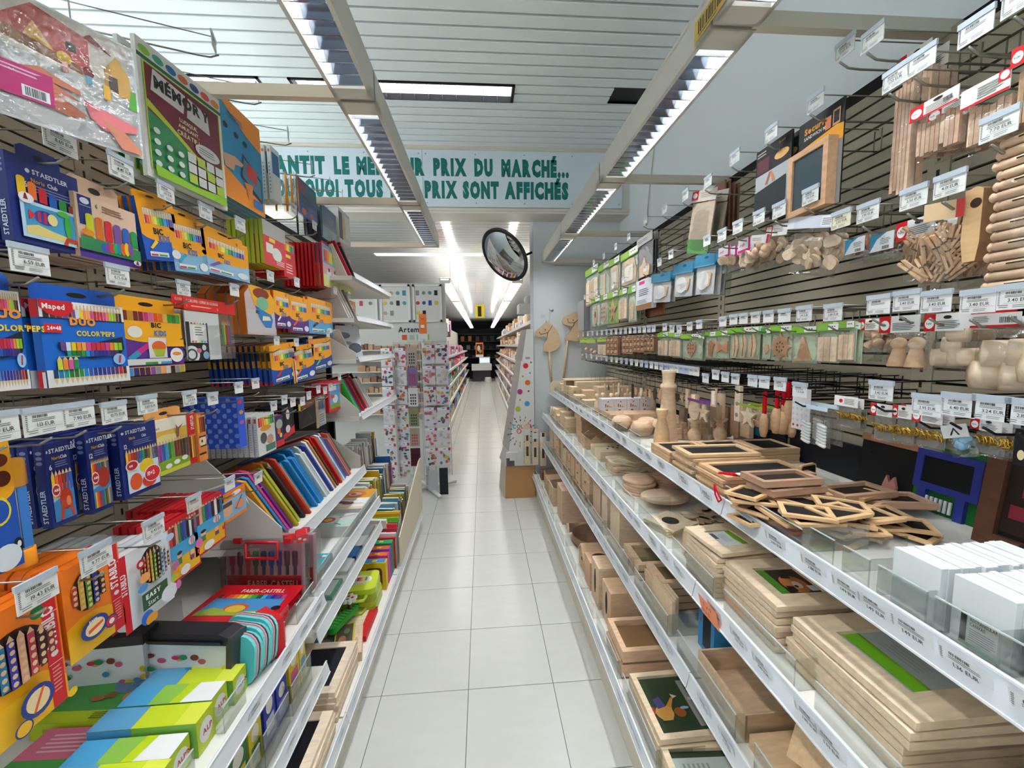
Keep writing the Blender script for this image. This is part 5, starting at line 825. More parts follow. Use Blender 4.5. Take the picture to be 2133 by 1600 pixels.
# low book rack of the third bay: three stepped tiers
for tier, (x, z, n, h, z0) in enumerate(((-.93, .62, 20, .27, 2.56), (-.80, .40, 24, .27, 2.56), (-.665, .17, 20, .28, 2.62))):
    tag(B().box(x-.13, x+.005, 2.52, 3.48, z-.02, z, '#e2ded4').build('book_step', 'paint'), f'white step of the low book rack, {["back", "middle", "front"][tier]} tier', 'shelf')
    if tier < 2: tag(B().box(x+.006, x+.009, 2.52, 3.48, z, z+.05, '#fff').build('book_fence', 'acrylic'), f'clear fence of the low book rack, {["back", "middle"][tier]} tier', 'shelf divider')
    rr = random.Random(tier+40); y = z0
    pal = ['#e8e4dc', '#f0eee8', '#dcd8d0', '#e8eaec', '#d8dce0', '#e4e0d4'] + (['#3a6ab0', '#d8c02a', '#8a2a34', '#c8622a'] if tier == 0 else ['#e8b82a', '#d83a5a', '#2a6ab0', '#d8a0b0', '#8ab03a'] if tier == 1 else ['#6aa8d0', '#a8bc2a', '#e0b01e', '#2a8ab0', '#8ac0dc'])
    i = 0
    while y < 3.46:
        th = .010+.016*rr.random(); hh = h*(.72+.34*rr.random()); c = rr.choice(pal)
        m = Matrix.Translation((x, y, z)) @ Matrix.Rotation(.1+.08*rr.random(), 4, 'X') @ Matrix.Rotation(rr.uniform(-.12, .12), 4, 'Z')
        b = B(); b.box(-.12, 0, 0, th, 0, hh, c); b.box(-.0006, .0009, th*.15, th*.85, hh*.1, hh*.9, rr.choice(['#c8323a', '#2a4a8a', '#f0f0ee', '#2a2a2e', '#e8c83a', c])); b.box(-.12, 0, th*.2, th*.8, hh, hh+.0006, '#f4f2ee')
        tag(b.build('picture_book', 'print', mx=m), f'{cname(c)} picture book in the {["back", "middle", "front"][tier]} tier of the low rack, {ordn(i) if i < 29 else "past twenty-ninth"} from the camera', 'book', f'books in the {["back", "middle", "front"][tier]} tier of the low rack'); i += 1; y += th+.013
# ------------------------------------------------------------------ right wall: hanging packs
XQ = .95
WD, WD2, WD3 = '#dcb98c', '#c89c6a', '#e8cfa8'
def wm(name, fn, mt='wood'):
    b = B(); fn(b); return b.mesh(name, mt)
PIN = wm('clothespin', lambda b: (b.prism([(-.006, 0), (-.002, 0), (-.001, .04), (-.003, .062), (-.007, .06)], 0, .008, '#d6ae7c'), b.prism([(.002, 0), (.006, 0), (.007, .06), (.003, .062), (.001, .04)], 0, .008, '#cfa672'), b.box(-.006, .006, -.001, .009, .034, .037, '#6a6258')))
MPIN = wm('mini_clothespin', lambda b: (b.box(-.004, -.001, 0, .005, 0, .03, '#b9814e'), b.box(.001, .004, 0, .005, 0, .03, '#a8723f')))
CHIP = wm('wood_chip', lambda b: b.prism(rr_poly(.04, .032, .012), 0, .008, '#dcc09a'))
BEAD = wm('bead', lambda b: b.ball((0, 0, 0), .017, '#dcb78a'))
DISC = wm('half_log', lambda b: b.lathe([(.001, -.028), (.026, -.024), (.027, .024), (.001, .028)], '#e2c8a4', 18, m=Matrix.Rotation(PI/2, 4, 'Y')))
DOLL = wm('peg_doll', lambda b: (b.lathe([(.022, 0), (.0235, .002), (.013, .05), (.008, .054)], '#dfb27e', 18), b.ball((0, 0, .066), .0185, '#e0b888')))
SDOLL = wm('small_peg_doll', lambda b: (b.lathe([(.011, 0), (.0115, .001), (.006, .025), (.004, .027)], '#dab084', 14), b.ball((0, 0, .032), .009, '#dcb48a')))
DOLLY = wm('dolly_peg', lambda b: b.lathe([(.001, -.06), (.006, -.058), (.009, -.052), (.006, -.045), (.0078, -.04), (.0085, .05), (.006, .06)], '#dbb68a', 12, m=Matrix.Rotation(PI/2, 4, 'Y')))
SLOT = wm('peg_slot', lambda b: b.box(.0, .055, -.0095, -.0075, -.001, .001, '#2a2018'), 'card')
GOLD = wm('gold_hook', lambda b: b.tube([(0, 0, 0), (.006, 0, .004), (.008, 0, .01), (.004, 0, .015), (-.002, 0, .013)], .0012, '#d8b04a', 5), 'metal')
def sticks(n, tone=('#cfa984', '#dcbc98', '#c49c78'), tall=1.):
    def f(t, w, h, d):
        r = random.Random(n); sw = w*.88/n
        for k, zz in ((0, 0), (1, d*.4)):
            for i in range(n): B().box(-w*.44+i*sw+.0006, -w*.44+(i+1)*sw-.0006, d*.25+zz, d*.25+zz+d*.32, .006+r.uniform(0, .012), h*tall-r.uniform(0, .01), r.choice(tone)).build('wood_stick', 'wood', t)
    return f
bag('stick_bundle', 'tall clear bag of thin wooden slats hanging highest', 'craft wood', XQ, (1845, 190, 416, 1887), .05, '#fff', [], 0, sticks(5), seed=2)
RH = RED_HEAD
bag('stick_bundle', 'bag of short wooden sticks under red header, centre of the top row', 'craft wood', XQ-.02, (1893, 232, 340, 1990), .05, '#f2ece6', RH+[('r', 0, 0, 1, .1, '#c4161c'), ('b', .72, .3, .9, .6, '#444')], .26, sticks(9), n=2, seed=3)
bag('stick_bundle', 'bag of broad wooden sticks under a red and white header, right of the top row', 'craft wood', XQ-.02, (1998, 196, 325, 2096), .05, '#f2ece6', [('r', 0, 0, 1, .12, '#c4161c'), ('r', 0, .1, .3, .8, '#eee8e2'), ('l', .36, .2, .9, .8, 5, '#888'), ('r', .78, .5, 1, 1, '#c4161c'), ('e', .9, .75, .09, .2, '#efe8e2')], .3, sticks(6), seed=5)
bag('stick_bundle', 'bag of pale wooden sticks at the right edge of the top row', 'craft wood', XQ-.02, (2100, 110, 280, 2200), .05, '#f2ece6', RH, .22, sticks(6, ('#d8b488', '#caa274')), seed=6)
bag('stick_bundle', 'bag of wooden sticks with red header behind the tall bundle', 'craft wood', XQ+.08, (1862, 132, 330, 1930), .05, '#f2ece6', RH, .2, sticks(6), n=2, seed=7)
# chalk board pack and easel pack
t, w_, h_ = pack('chalkboard_pack', 'wood framed chalkboard on a black and orange card', 'chalkboard', XQ, (1661, 268, 456, 1752), .003, '#191a1c', [('r', 0, 0, 1, 1, '#17181a'), ('p', [(0, .62), (1, .62), (1, .76), (.86, .78), (0, .72)], '#e09a1e'), ('r', 0, 0, 1, .62, '#8a8a8a'), ('t', .14, .86, .06, 'Securit', '#e8962a', 1.0, .05), ('t', .14, .8, .035, 'SANDWICH MINI', '#e8e0d4', .85, .02), ('r', .62, .78, .74, .9, '#e08a5a'), ('r', .78, .78, .93, .93, '#c89a6a'), ('r', .8, .8, .91, .91, '#1c1d1f')])
f_ = .016
for a in ((-w_*.5, w_*.42, 0, f_), (-w_*.5, w_*.42, h_*.66-f_, h_*.66), (-w_*.5, -w_*.5+f_, f_, h_*.66-f_), (w_*.42-f_, w_*.42, f_, h_*.66-f_)): B().box(a[0], a[1], -.03, -.002, a[2], a[3], '#c99a66').build('frame_rail', 'wood', t)
B().box(-w_*.5+f_, w_*.42-f_, -.024, -.008, f_, h_*.66-f_, '#39444a').build('slate', 'gloss', t)
t, w_, h_ = pack('easel_pack', 'black card pack with small slate and tiny wooden easel, front of its stack', 'chalkboard', XQ, (1574, 322, 456, 1645), .006, '#1a191b', [('r', 0, 0, 1, 1, '#a8acb0'), ('r', 0, .62, 1, 1, '#1d1a1c'), ('r', .04, .64, .4, .84, '#5a2a34'), ('e', .75, .76, .2, .06, '#d8a86a'), ('t', .66, .92, .04, 'Securit', '#b8823a', .8, .02), ('l', .04, .88, .34, .96, 2, '#b8b0a8'), ('p', [(.3, .44), (.38, .44), (.46, .6), (.42, .6)], '#a86a42'), ('p', [(.52, .44), (.6, .44), (.5, .6), (.45, .6)], '#b8764a'), ('p', [(0, 0), (.9, 0), (.9, .44), (.0, .38)], '#23282b')], n=4, gap=.028, group='black slate packs', blabel='black edge of a slate pack behind the front one')
# bark slices, hands and green packs toward the back wall
bag('wood_slice_bag', 'glossy bag of bark sheets with red corner, tilted on its peg', 'craft wood', XQ, (1441, 414, 538, 1493), .02, '#d8cfc4', [('r', 0, .2, .28, 1, '#c4161c'), ('e', .14, .6, .1, .24, '#f0ece8'), ('l', .4, .3, .9, .8, 3, '#a89a8a')], .17, lambda t, w, h, d: [B().box(-w*.46, w*.46, .004, .008, h*.3, h*.98, '#b9a68a').build('bark_sheet', 'wood', t), B().box(-w*.46, w*.46, .004, .008, .006, h*.3, '#5a8a52').build('moss_sheet', 'cloth', t)], n=2, gap=.05, lean=14, seed=4)
for i in range(4): tag(B().box(-.004, .004, -.05, .05, -.2, 0, '#8a5c3c').build('wood_slab', 'wood', loc=(XQ+.09+i*.02, at(1497, 400, X=XQ+.09).y-.0, at(1497, 384, X=XQ+.09).z-.004*i)), f'thin brown wood slab hanging behind the bark bag, {ORD[i]} from the aisle', 'craft wood', 'brown slabs')
bag('hand_shape_bag', 'grey carded bag with pale wooden flame shape', 'craft shape', XQ, (1326, 502, 582, 1358), .012, '#b9b4b0', [('l', .1, .3, .8, .7, 2, '#7a7674')], .2, lambda t, w, h, d: [B().box(-w*.46, w*.46, .008, .01, 0, h, '#aaa6a6').build('card', 'card', t), B().prism([(-w*.3, 0), (w*.3, 0), (w*.36, h*.3), (w*.1, h*.4), (0, h*.62), (-w*.12, h*.4), (-w*.34, h*.34)], .001, .006, WD).build('wood_shape', 'wood', t)], n=4, gap=.016, seed=9, group='grey carded shapes', blabel='dark edge of a carded shape behind the flame shape')
GR = '#8fb24a'
def green(label, q, draw, n=2, X=XQ, c='#d9e2cc', gap=.012, head=GR, hh=.2):
    return bag('carded_shape', label, 'craft shape', X, q, .012, head, [('r', .0, .0, 1, .12, '#5a8a2a'), ('r', .55, .15, 1, .95, '#eef0ea'), ('e', .65, .6, .03, .1, '#c4222a'), ('e', .75, .6, .03, .1, '#555'), ('e', .85, .6, .03, .1, '#555')], hh, lambda t, w, h, d: [B().box(-w*.48, w*.48, .008, .0095, 0, h, c).build('card', 'card', t)]+draw(t, w, h), n=n, gap=gap, group='green headed carded shapes', seed=len(label), blabel=label)
def shape(pts, col=WD, z=.5, s=.4, holes_=None):
    def f(t, w, h):
        k = min(w, h)*s; o = [B().prism([(x*k, h*z+y*k) for x, y in pts], .0015, .0065, col).build('wood_shape', 'wood', t)]
        if holes_: o.append(B().art([('e', .5+a*s, .5+b*s, r*s, r*s, '#7a4a2a', 10) for a, b, r in holes_], min(w, h), min(w, h), z0=h*z-min(w, h)/2, y=.0012).build('cut_outs', 'print', t))
        return o
    return f
import math as _m
circ = [(_m.cos(a), _m.sin(a)) for a in [2*PI*k/24 for k in range(24)]]
star = [((1 if k % 2 == 0 else .42)*_m.cos(PI/2+k*PI/5), (1 if k % 2 == 0 else .42)*_m.sin(PI/2+k*PI/5)) for k in range(10)]
heart = [(0, -1), (.5, -.55), (.95, -.05), (1, .4), (.75, .75), (.4, .75), (0, .4), (-.4, .75), (-.75, .75), (-1, .4), (-.95, -.05), (-.5, -.55)]
lace = [(a*.55, b*.45, .12) for a in (-1, 0, 1) for b in (-1, .1, 1)]
wheel = [((1.25 if k % 4 == 0 else .92)*_m.cos(2*PI*k/32), (1.25 if k % 4 == 0 else .92)*_m.sin(2*PI*k/32)) for k in range(32)]
sail = [(-.9, -.9), (.9, -.75), (.75, -.6), (.0, 1.1), (-.15, 1.1), (-.6, -.6), (-.9, -.75)]
def feathers(t, w, h):
    o = []
    for i in range(3):
        x = (-.28+.28*i)*w; o.append(B().prism([(x-w*.05, h*.08), (x+w*.06, h*.06), (x+w*.12, h*.4), (x+w*.1, h*.75), (x+w*.02, h*.98), (x-w*.06, h*.7), (x-w*.08, h*.3)], .0015, .006, WD).build('wood_feather', 'wood', t))
        o.append(B().tube([(x, .001, h*.1), (x+w*.03, .001, h*.5), (x, .001, h*.95)], .001, '#6a4426', 4).build('quill_line', 'card', t))
    return o
frame_o = lambda t, w, h: [B().prism([(-w*.38, h*.1), (w*.38, h*.1), (w*.42, h*.5), (w*.3, h*.92), (0, h*.97), (-w*.3, h*.92), (-w*.42, h*.5)], .002, .006, '#c9ae88').build('wood_frame', 'wood', t), B().box(-w*.24, w*.24, .0005, .002, h*.2, h*.74, '#dcd6c8').build('frame_opening', 'card', t)]
planks = lambda t, w, h: [B().box(-w*.44+k*w*.3, -w*.44+k*w*.3+w*.28, .001, .006, h*.05, h*.82, ['#dcbf98', '#d4b48c', '#e0c6a0'][k]).build('wood_plank', 'wood', t) for k in range(3)]
green('green headed pack of an ornate wooden frame, beside the flame shape', (1292, 533, 605, 1328), frame_o, 3)
green('green headed pack of an oval wooden frame nearer the back wall', (1268, 545, 612, 1290), frame_o, 3)
green('green headed pack of a small wooden frame by the back wall', (1246, 556, 622, 1268), shape([(-.6, -1), (.6, -1), (.6, 1), (-.6, 1)], WD3, .45, .38), 3)
green('green headed pack of brown sticks closest to the back wall', (1219, 566, 640, 1246), planks, 3)
# second row far end
pack('craft_pad', 'dark grey pack of sheets, last on the second peg row', 'craft pack', XQ, (1204, 630, 690, 1216), .02, '#8a8688', [('r', 0, 0, 1, 1, '#9a9698')], n=3)
green('white oval wooden ring pack with pale green head', (1231, 622, 682, 1249), shape([(.6*a, b) for a, b in circ], '#d6b48a', .5, .42, [(0, 0, .33)]), 2)
green('lacy wooden shape pack beside the star', (1248, 618, 678, 1265), shape(circ, '#cdb894', .5, .4, lace), 2)
green('big wooden snowflake star pack', (1265, 612, 676, 1287), shape(star, '#cda873', .5, .5, lace[:5]), 2, c='#9cc25a')
green('wooden leaf strips pack between star and tags', (1287, 606, 668, 1306), planks, 2)
green('wooden gift tag pack with bright green head', (1307, 600, 672, 1324), shape([(-.5, -1), (.5, -1), (.5, .7), (.2, 1), (-.2, 1), (-.5, .7)], '#e0bd8a', .42, .4, [(0, .3, .06)]), 4, head='#7fbe3a')
pack('printed_card_pack', 'white card pack with pink logo and dark script', 'craft pack', XQ, (1325, 588, 648, 1358), .012, '#e6e4ea', [('r', 0, 0, 1, 1, '#e2e2ea'), ('r', .2, .84, .55, .95, '#d8327a'), ('l', .2, .45, .85, .7, 4, '#5a5a62'), ('r', 0, 0, 1, .18, '#9a6a42'), ('l', .1, .2, .8, .34, 3, '#8a8a92')], n=2)
GB = lambda t, w, h, d: [B().box(-w*.46, w*.46, .008, .01, 0, h, '#eceef0').build('card', 'card', t), B().prism([(x*w*.3-w*.05, h*.5+y*h*.34) for x, y in circ], .001, .004, '#f2f2f0').build('round_label', 'print', t), B().prism([(w*.05, h*.2), (w*.3, h*.3), (w*.36, h*.72), (w*.12, h*.8)], .0012, .006, WD).build('wood_disc', 'wood', t)]
for i, q in enumerate(((1357, 577, 634, 1397), (1403, 556, 622, 1443), (1448, 538, 617, 1489))):
    bag('wood_disc_pack', f'white pack of wooden discs with teal header, {["farthest", "middle", "nearest"][i]} of three', 'craft pack', XQ, q, .016, '#3a86a8', [('e', .6, .7, .1, .12, '#1a4a62'), ('r', 0, 0, 1, .08, '#6ab0c8')], .3, GB, n=[2, 2, 4][i], gap=.024, lean=5, seed=20+i, group='teal headed disc packs', blabel=f'white disc pack behind the {["farthest", "middle", "nearest"][i]} teal headed one')
bag('metallic_pouch', 'copper coloured pouch bottom below the white card pack', 'craft pack', XQ+.05, (1338, 618, 662, 1382), .03, '#b8763a', [], 0, lambda t, w, h, d: [B().box(-w*.4, w*.4, .008, .02, .004, h*.7, '#a8672e').build('filling', 'metal', t)])
for i, q in enumerate(((1496, 519, 572, 1520), (1537, 503, 566, 1562))):
    bag('mini_shape_bag', f'little bag of wooden leaves with white and pink header, {["farther", "nearer"][i]} one', 'craft pack', XQ, q, .02, '#f0eef0', [('r', .0, 0, 1, .2, '#d8328a'), ('t', .15, .45, .25, 'craft', '#d8327a', .8, .02), ('r', .86, 0, 1, 1, '#d01a82')], .42, scatter('wood_chip', CHIP, 5, i, .5), n=3, gap=.028, group='pink headed mini bags', blabel=f'pink headed mini bag behind the {["farther", "nearer"][i]} one', seed=30+i)
bag('bead_bag', 'clear bag of large wooden beads with white header', 'craft pack', XQ, (1564, 497, 552, 1602), .03, '#f4f2f2', [('r', .88, 0, 1, 1, '#d02a4a'), ('l', .1, .3, .7, .7, 2, '#aaa')], .3, scatter('bead', BEAD, 7, 4, .7), lean=12, seed=40)
bag('bead_bag', 'clear bag of small wooden pieces with red corner code, behind the big bag', 'craft pack', XQ+.03, (1594, 478, 560, 1640), .03, '#f4f2f2', [('r', 0, 0, .34, 1, '#c4161c'), ('r', .05, .12, .3, .88, '#f0eeec'), ('l', .4, .3, .9, .7, 3, '#999')], .26, scatter('wood_chip', CHIP, 9, 5, .6), lean=10, seed=41)
bag('wood_animal_bag', 'big glossy bag full of cut wooden pieces with grey header', 'craft pack', XQ-.02, (1640, 470, 582, 1742), .07, '#dfe2ec', [('r', .72, .1, .98, .9, '#f2f2f4'), ('l', .75, .2, .95, .8, 4, '#8a8a9a'), ('r', 0, .0, .16, .9, '#eceef4')], .2, scatter('wood_chip', CHIP, 34, 6, .55, span=.9), lean=14, seed=42)
for i, q in enumerate(((1760, 502, 549, 1800), (1812, 493, 547, 1860))):
    bag('mini_clothespin_bag', f'bag of mini clothespins with blue and white card, {["farther", "nearer"][i]} one', 'clothespins', XQ, q, .03, '#eef0f4', [('p', [(0, 0), (0, 1), (.7, 1), (.3, .7)], '#2a8ab0'), ('l', .45, .35, .92, .7, 4, '#888'), ('b', .55, .06, .85, .24, '#444')], .64, scatter('mini_clothespin', MPIN, 24, 8+i, .8, span=.9), n=2, gap=.04, seed=44+i, group='mini clothespin bags', blabel=f'mini clothespin bag behind the {["farther", "nearer"][i]} one')
bag('clothespin_bag', 'bag of wooden clothespins under a red and white header', 'clothespins', XQ, (1864, 468, 592, 1942), .05, '#f4f2f0', RH, .3, scatter('clothespin', PIN, 40, 9, .68), n=2, seed=46)
bag('clothespin_bag', 'turned bag of wooden clothespins next to the wooden bottle shape', 'clothespins', XQ-.03, (1928, 432, 608, 1992), .05, '#d8b890', [('r', .8, 0, 1, 1, '#b81a22')], .2, scatter('clothespin', PIN, 34, 10, .5), tw=35, seed=47)
bag('clothespin_bag', 'shadowed bag of clothespins behind the wooden bottle shape', 'clothespins', XQ+.08, (1975, 490, 602, 2040), .06, '#d8d4d0', RH, .2, scatter('clothespin', PIN, 30, 12, .6), seed=48)
Y, z, w_, h_ = quad(XQ-.01, 2003, 398, 548, 2040)
t = thing('wooden_bottle_shape', 'thick wooden bottle-shaped plank with round hole', 'craft shape', mx=fm(XQ-.01, Y, z))
B().prism([(-w_*.3, 0), (w_*.4, 0), (w_*.55, h_*.25), (w_*.55, h_*.95), (w_*.2, h_), (-w_*.45, h_*.97), (-w_*.5, h_*.3)], 0, .03, '#d2a866', '#9a6a34').build('plank', 'wood', t)
B().prism([(w_*.2+.009*x, h_*.78+.009*y) for x, y in circ], -.0006, .0, '#3a2a1c').build('hole', 'card', t)
def dolly_fill(t, w, h, d):
    for i in range(15):
        m = Matrix.Translation((.004*((i*7) % 3-1), d*.35, .012+i*.0178)) @ Matrix.Diagonal((w/.128, 1, 1, 1)); place('dolly_peg', DOLLY, t, mx=m)
        if i % 2 == 0: place('peg_slot', SLOT, t, mx=Matrix.Translation((.0, d*.35, .014+i*.0178)))
        m2 = Matrix.Translation((0, d*.7, .012+i*.0178)) @ Matrix.Diagonal((w/.128, 1, 1, 1)); place('dolly_peg', DOLLY, t, mx=m2)
bag('dolly_peg_bag', 'big clear bag with a tall stack of round wooden dolly pegs', 'clothespins', XQ-.03, (2042, 345, 612, 2150), .05, '#fff', [], 0, dolly_fill, seed=50)
# third row: green headed shapes, wooden grids, dolls
for i, (q, lb, dr, hd) in enumerate((((1369, 694, 741, 1391), 'green headed pack of wooden script words, farther one', planks, '#7fb83a'), ((1392, 694, 743, 1417), 'green headed pack of wooden script words, nearer one', planks, '#8cc43e'), ((1418, 697, 747, 1461), 'green headed pack with a lacy wooden heart', shape(heart, '#c08a55', .5, .42, lace), '#8fc23c'), ((1467, 692, 745, 1490), 'green headed pack with a wooden dog shape', shape([(-.3, -1), (.3, -1), (.6, .1), (.9, .5), (.1, 1), (-.5, .6)], '#b87a42', .45, .42), '#6aa83a'), ((1490, 690, 746, 1515), 'green headed pack with wooden butterflies', shape([(-1, -.6), (0, -.2), (1, -.6), (1, .7), (0, .2), (-1, .7)], '#c0804a', .48, .45), '#78b43a'), ((1516, 684, 746, 1580), 'green headed pack with three wooden feathers', feathers, '#7cc02e'), ((1584, 684, 748, 1604), 'deep green pack with half hidden wooden leaf', shape([(0, -1), (.8, -.2), (.5, .8), (-.2, 1), (-.5, .2)], '#d6b080', .4, .4), '#3a9a30'), ((1602, 680, 750, 1648), 'green headed pack with a wooden ship wheel', shape(wheel, '#b98a58', .48, .40, [(0.45*_m.cos(2*PI*k/8)*.9, .45*_m.sin(2*PI*k/8)*.9, .1) for k in range(8)]+[(0, 0, .08)]), '#86bc3a'), ((1646, 682, 755, 1699), 'green headed pack with a wooden sailing boat', shape(sail, '#c49462', .42, .42), '#82ba38'), ((1700, 676, 755, 1745), 'green headed pack of plain wooden boards, farther one', planks, '#7fae4a'), ((1744, 670, 752, 1778), 'green headed pack of plain wooden boards, nearer one', planks, '#86b24e'))):
    green(lb, q, dr, 3 if i in (5, 9) else 2, c='#cfdcc0', head=hd, hh=.19)
gridb = B(); gridb.box(-.5, .5, 0, .25, 0, 1, '#8a5c3a')
for k in range(4): gridb.box(-.5, .5, -.06, .0, k/3*.97, k/3*.97+.03, '#b98a5c'); gridb.box(-.5+k/3*.97, -.47+k/3*.97, -.06, .0, 0, 1, '#b98a5c')
for a in range(3):
    for c in range(3): gridb.prism([(-.33+a*.33+.1*x, .17+c*.33+.1*y) for x, y in circ[::3]], -.05, 0, '#c89c6c')
GRID = gridb.mesh('compartment_tray', 'wood')
for i, q in enumerate(((1264, 702, 738, 1287), (1297, 700, 736, 1319), (1320, 700, 733, 1342), (1342, 699, 731, 1362))):
    Y, z, w_, h_ = quad(XQ, *q)
    for k in range(2):
        t = thing('wooden_compartment_box', f'small brown wooden box with nine compartments, {ORD[i]} from the back wall' + (', rear one' if k else ''), 'craft box', mx=fm(XQ, Y, z) @ Matrix.Translation((0, k*.045, 0)) @ Matrix.Diagonal((w_, .1, h_, 1)), group='nine-compartment boxes')
        place('compartment_tray', GRID, t)
for i, q in enumerate(((1208, 705, 750, 1222), (1222, 706, 752, 1240), (1244, 704, 745, 1262))): bag('mini_shape_bag', f'small bag of round wood slices near the back wall, {ORD[i]} one', 'craft pack', XQ, q, .02, '#a6c24a', [], .2, scatter('bead', BEAD, 3, i+60, .6) if i < 2 else (lambda t, w, h, d: planks(t, w, h)), seed=60+i)
bag('peg_doll_bag', 'bag of many small wooden peg dolls with red and white header', 'craft pack', XQ+.02, (1789, 666, 752, 1828), .03, '#f2efec', RH, .26, scatter('small_peg_doll', SDOLL, 12, 70, .7), n=2, seed=70)
def two_dolls(t, w, h, d):
    s = w/.105
    for k in (-1, 1): place('peg_doll', DOLL, t, mx=Matrix.Translation((k*w*.22, d*.5, .006)) @ Matrix.Diagonal((s, s, h/.105, 1)))
bag('peg_doll_bag', 'bag with two large wooden peg dolls side by side', 'craft pack', XQ-.02, (1830, 661, 768, 1913), .05, '#f4f2f0', RH, .31, two_dolls, seed=71)
def logs(n, s):
    def f(t, w, h, d):
        P = {4: [(-.25, .1), (.18, .1), (-.1, .42), (.3, .44)], 5: [(-.3, .12), (.05, .12), (.34, .14), (-.1, .42), (.1, .72)]}[n]
        for i, (x, z) in enumerate(P): place('half_log', DISC, t, mx=Matrix.Translation((x*w, d*(.45+.1*(i % 2)), z*h+.018)) @ Matrix.Rotation(.95-.15*i, 4, 'Z') @ Matrix.Diagonal((s*.95, s*1.1, s*1.1, 1)))
    return f
bag('half_log_bag', 'bag of small cut wooden logs with red and white header', 'craft pack', XQ-.02, (1922, 656, 772, 2006), .06, '#f4f2f0', RH, .3, logs(5, .62), n=2, gap=.06, seed=72)
bag('half_log_bag', 'bag of large cut wooden logs with red bordered header, nearest to the camera', 'craft pack', XQ-.02, (2003, 652, 812, 2128), .07, '#c4161c', [('r', .02, .14, .96, .86, '#f2efee'), ('r', 0, 0, .12, 1, '#f2efee'), ('l', .16, .3, .5, .7, 4, '#777'), ('b', .62, .25, .9, .6, '#555')], .2, logs(4, .95), seed=73)
bag('half_log_bag', 'red headed bag cut off by the right edge of view', 'craft pack', XQ-.02, (2112, 642, 800, 2230), .06, '#c4161c', [('r', .1, .1, .9, .5, '#f2efee')], .22, logs(4, .9), seed=74)
# fourth row, under the lowest hooks
XT = .93
bag('star_bag', 'clear bag of wooden stars with olive header', 'craft pack', XT, (1534, 838, 880, 1592), .04, '#8aa02a', [], .12, lambda t, w, h, d: [B().prism([(x*w*.3-w*.1, h*.5+y*w*.3) for x, y in star], .002, .012, WD3).build('wood_star', 'wood', t)]+[B().box(w*(-.4+.2*k), w*(-.25+.2*k), .02, .03, -.0, h*.3, '#b88a5c').build('wood_bit', 'wood', t) for k in range(4)], n=2, gap=.05, seed=80)
bag('star_bag', 'clear bag of wooden cookie shapes with purple tag', 'craft pack', XT, (1432, 828, 868, 1478), .03, '#7a4a92', [], .12, lambda t, w, h, d: [B().prism([(x*w*.25+dx*w, h*.5+y*w*.25) for x, y in (circ if dx < 0 else star)], .002, .01, WD3).build('wood_shape', 'wood', t) for dx in (-.22, .2)], n=2, gap=.04, seed=81)
tag(B().prism([(0, 0), (.03, 0), (.03, .13), (0, .13)], 0, .012, '#e4cfae').art([('e', .5, .84, .3, .06, '#8a7a6a'), ('e', .5, .5, .3, .06, '#8a7a6a'), ('e', .5, .18, .3, .06, '#8a7a6a')], .03, .13, x0=0).build('wood_stamp_strip', 'wood', mx=fm(XT, at(1530, 840, X=XT).y, at(1530, 876, X=XT).z)), 'pale wooden strip with three stamped circles hanging beside the star bag', 'craft shape')
tag(B().prism([(0, 0), (.035, 0), (.035, .075), (0, .075)], 0, .006, '#d8b890').art([('r', .2, .12, .8, .88, '#f0ece4')], .035, .075, x0=0).build('mini_framed_tag', 'wood', mx=fm(XT, at(1481, 820, X=XT).y, at(1481, 846, X=XT).z)), 'tiny hanging wooden frame with white centre', 'frame')
for i, (px, py, dz, sc) in enumerate(((1591, 885, .075, 1.), (1617, 876, .085, 1.05), (1630, 880, .08, .95), (1640, 858, .06, 1.15), (1650, 890, .09, .8))):
    p = at(px, py, X=XT-.0+.012*i); t = thing('wooden_ornament', f'oval wooden ornament on a red ribbon, {ORD[i]} from the left', 'ornament', p, group='ornaments on red ribbons')
    B().lathe([(.001, -.042), (.012, -.04), (.019, -.02), (.02, .015), (.012, .036), (.001, .04)], '#b98e58', 16).build('oval', 'wood', t, mx=Matrix.Rotation(-PI/2+.35*i, 4, 'Z') @ Matrix.Diagonal((sc*.8, sc*.6, sc, 1)))
    B().box(-.0035, .0035, -.006, .006, .036, .036+dz, '#b8121c').build('ribbon', 'cloth', t)
WBEAD = wm('white_bead', lambda b: b.lathe([(.001, -.016), (.005, -.013), (.0065, 0), (.005, .013), (.001, .016)], '#f2f4f4', 10, m=Matrix.Rotation(PI/2, 4, 'Y')), 'plastic')
def wb(t, w, h, d):
    for k in range(14): place('white_bead', WBEAD, t, mx=Matrix.Translation(((-.26+.5*(k % 2))*w, d*.4, h*(.06+.085*(k//2)))) @ Matrix.Rotation(.25, 4, 'Y'))
bag('white_bead_bag', 'zip bag of white oval beads behind a blue tag', 'craft pack', XT-.02, (1657, 838, 918, 1722), .03, '#cfe0ec', [], .1, wb, n=2, gap=.035, seed=83)
tag(B().box(0, .065, 0, .002, 0, .12, '#e6e2e4').art([('e', .12+.25*(k % 4), .1+.15*(k//4), .06, .035, '#c8ccd0' if k > 3 else '#c8222c') for k in range(20)], .065, .11, x0=0).build('pearl_sticker_sheet', 'print', mx=fm(XT-.01, at(1650, 850, X=XT-.01).y, at(1640, 888, X=XT-.01).z)), 'small sheet of stick-on pearls hanging beside the white beads', 'sticker sheet')
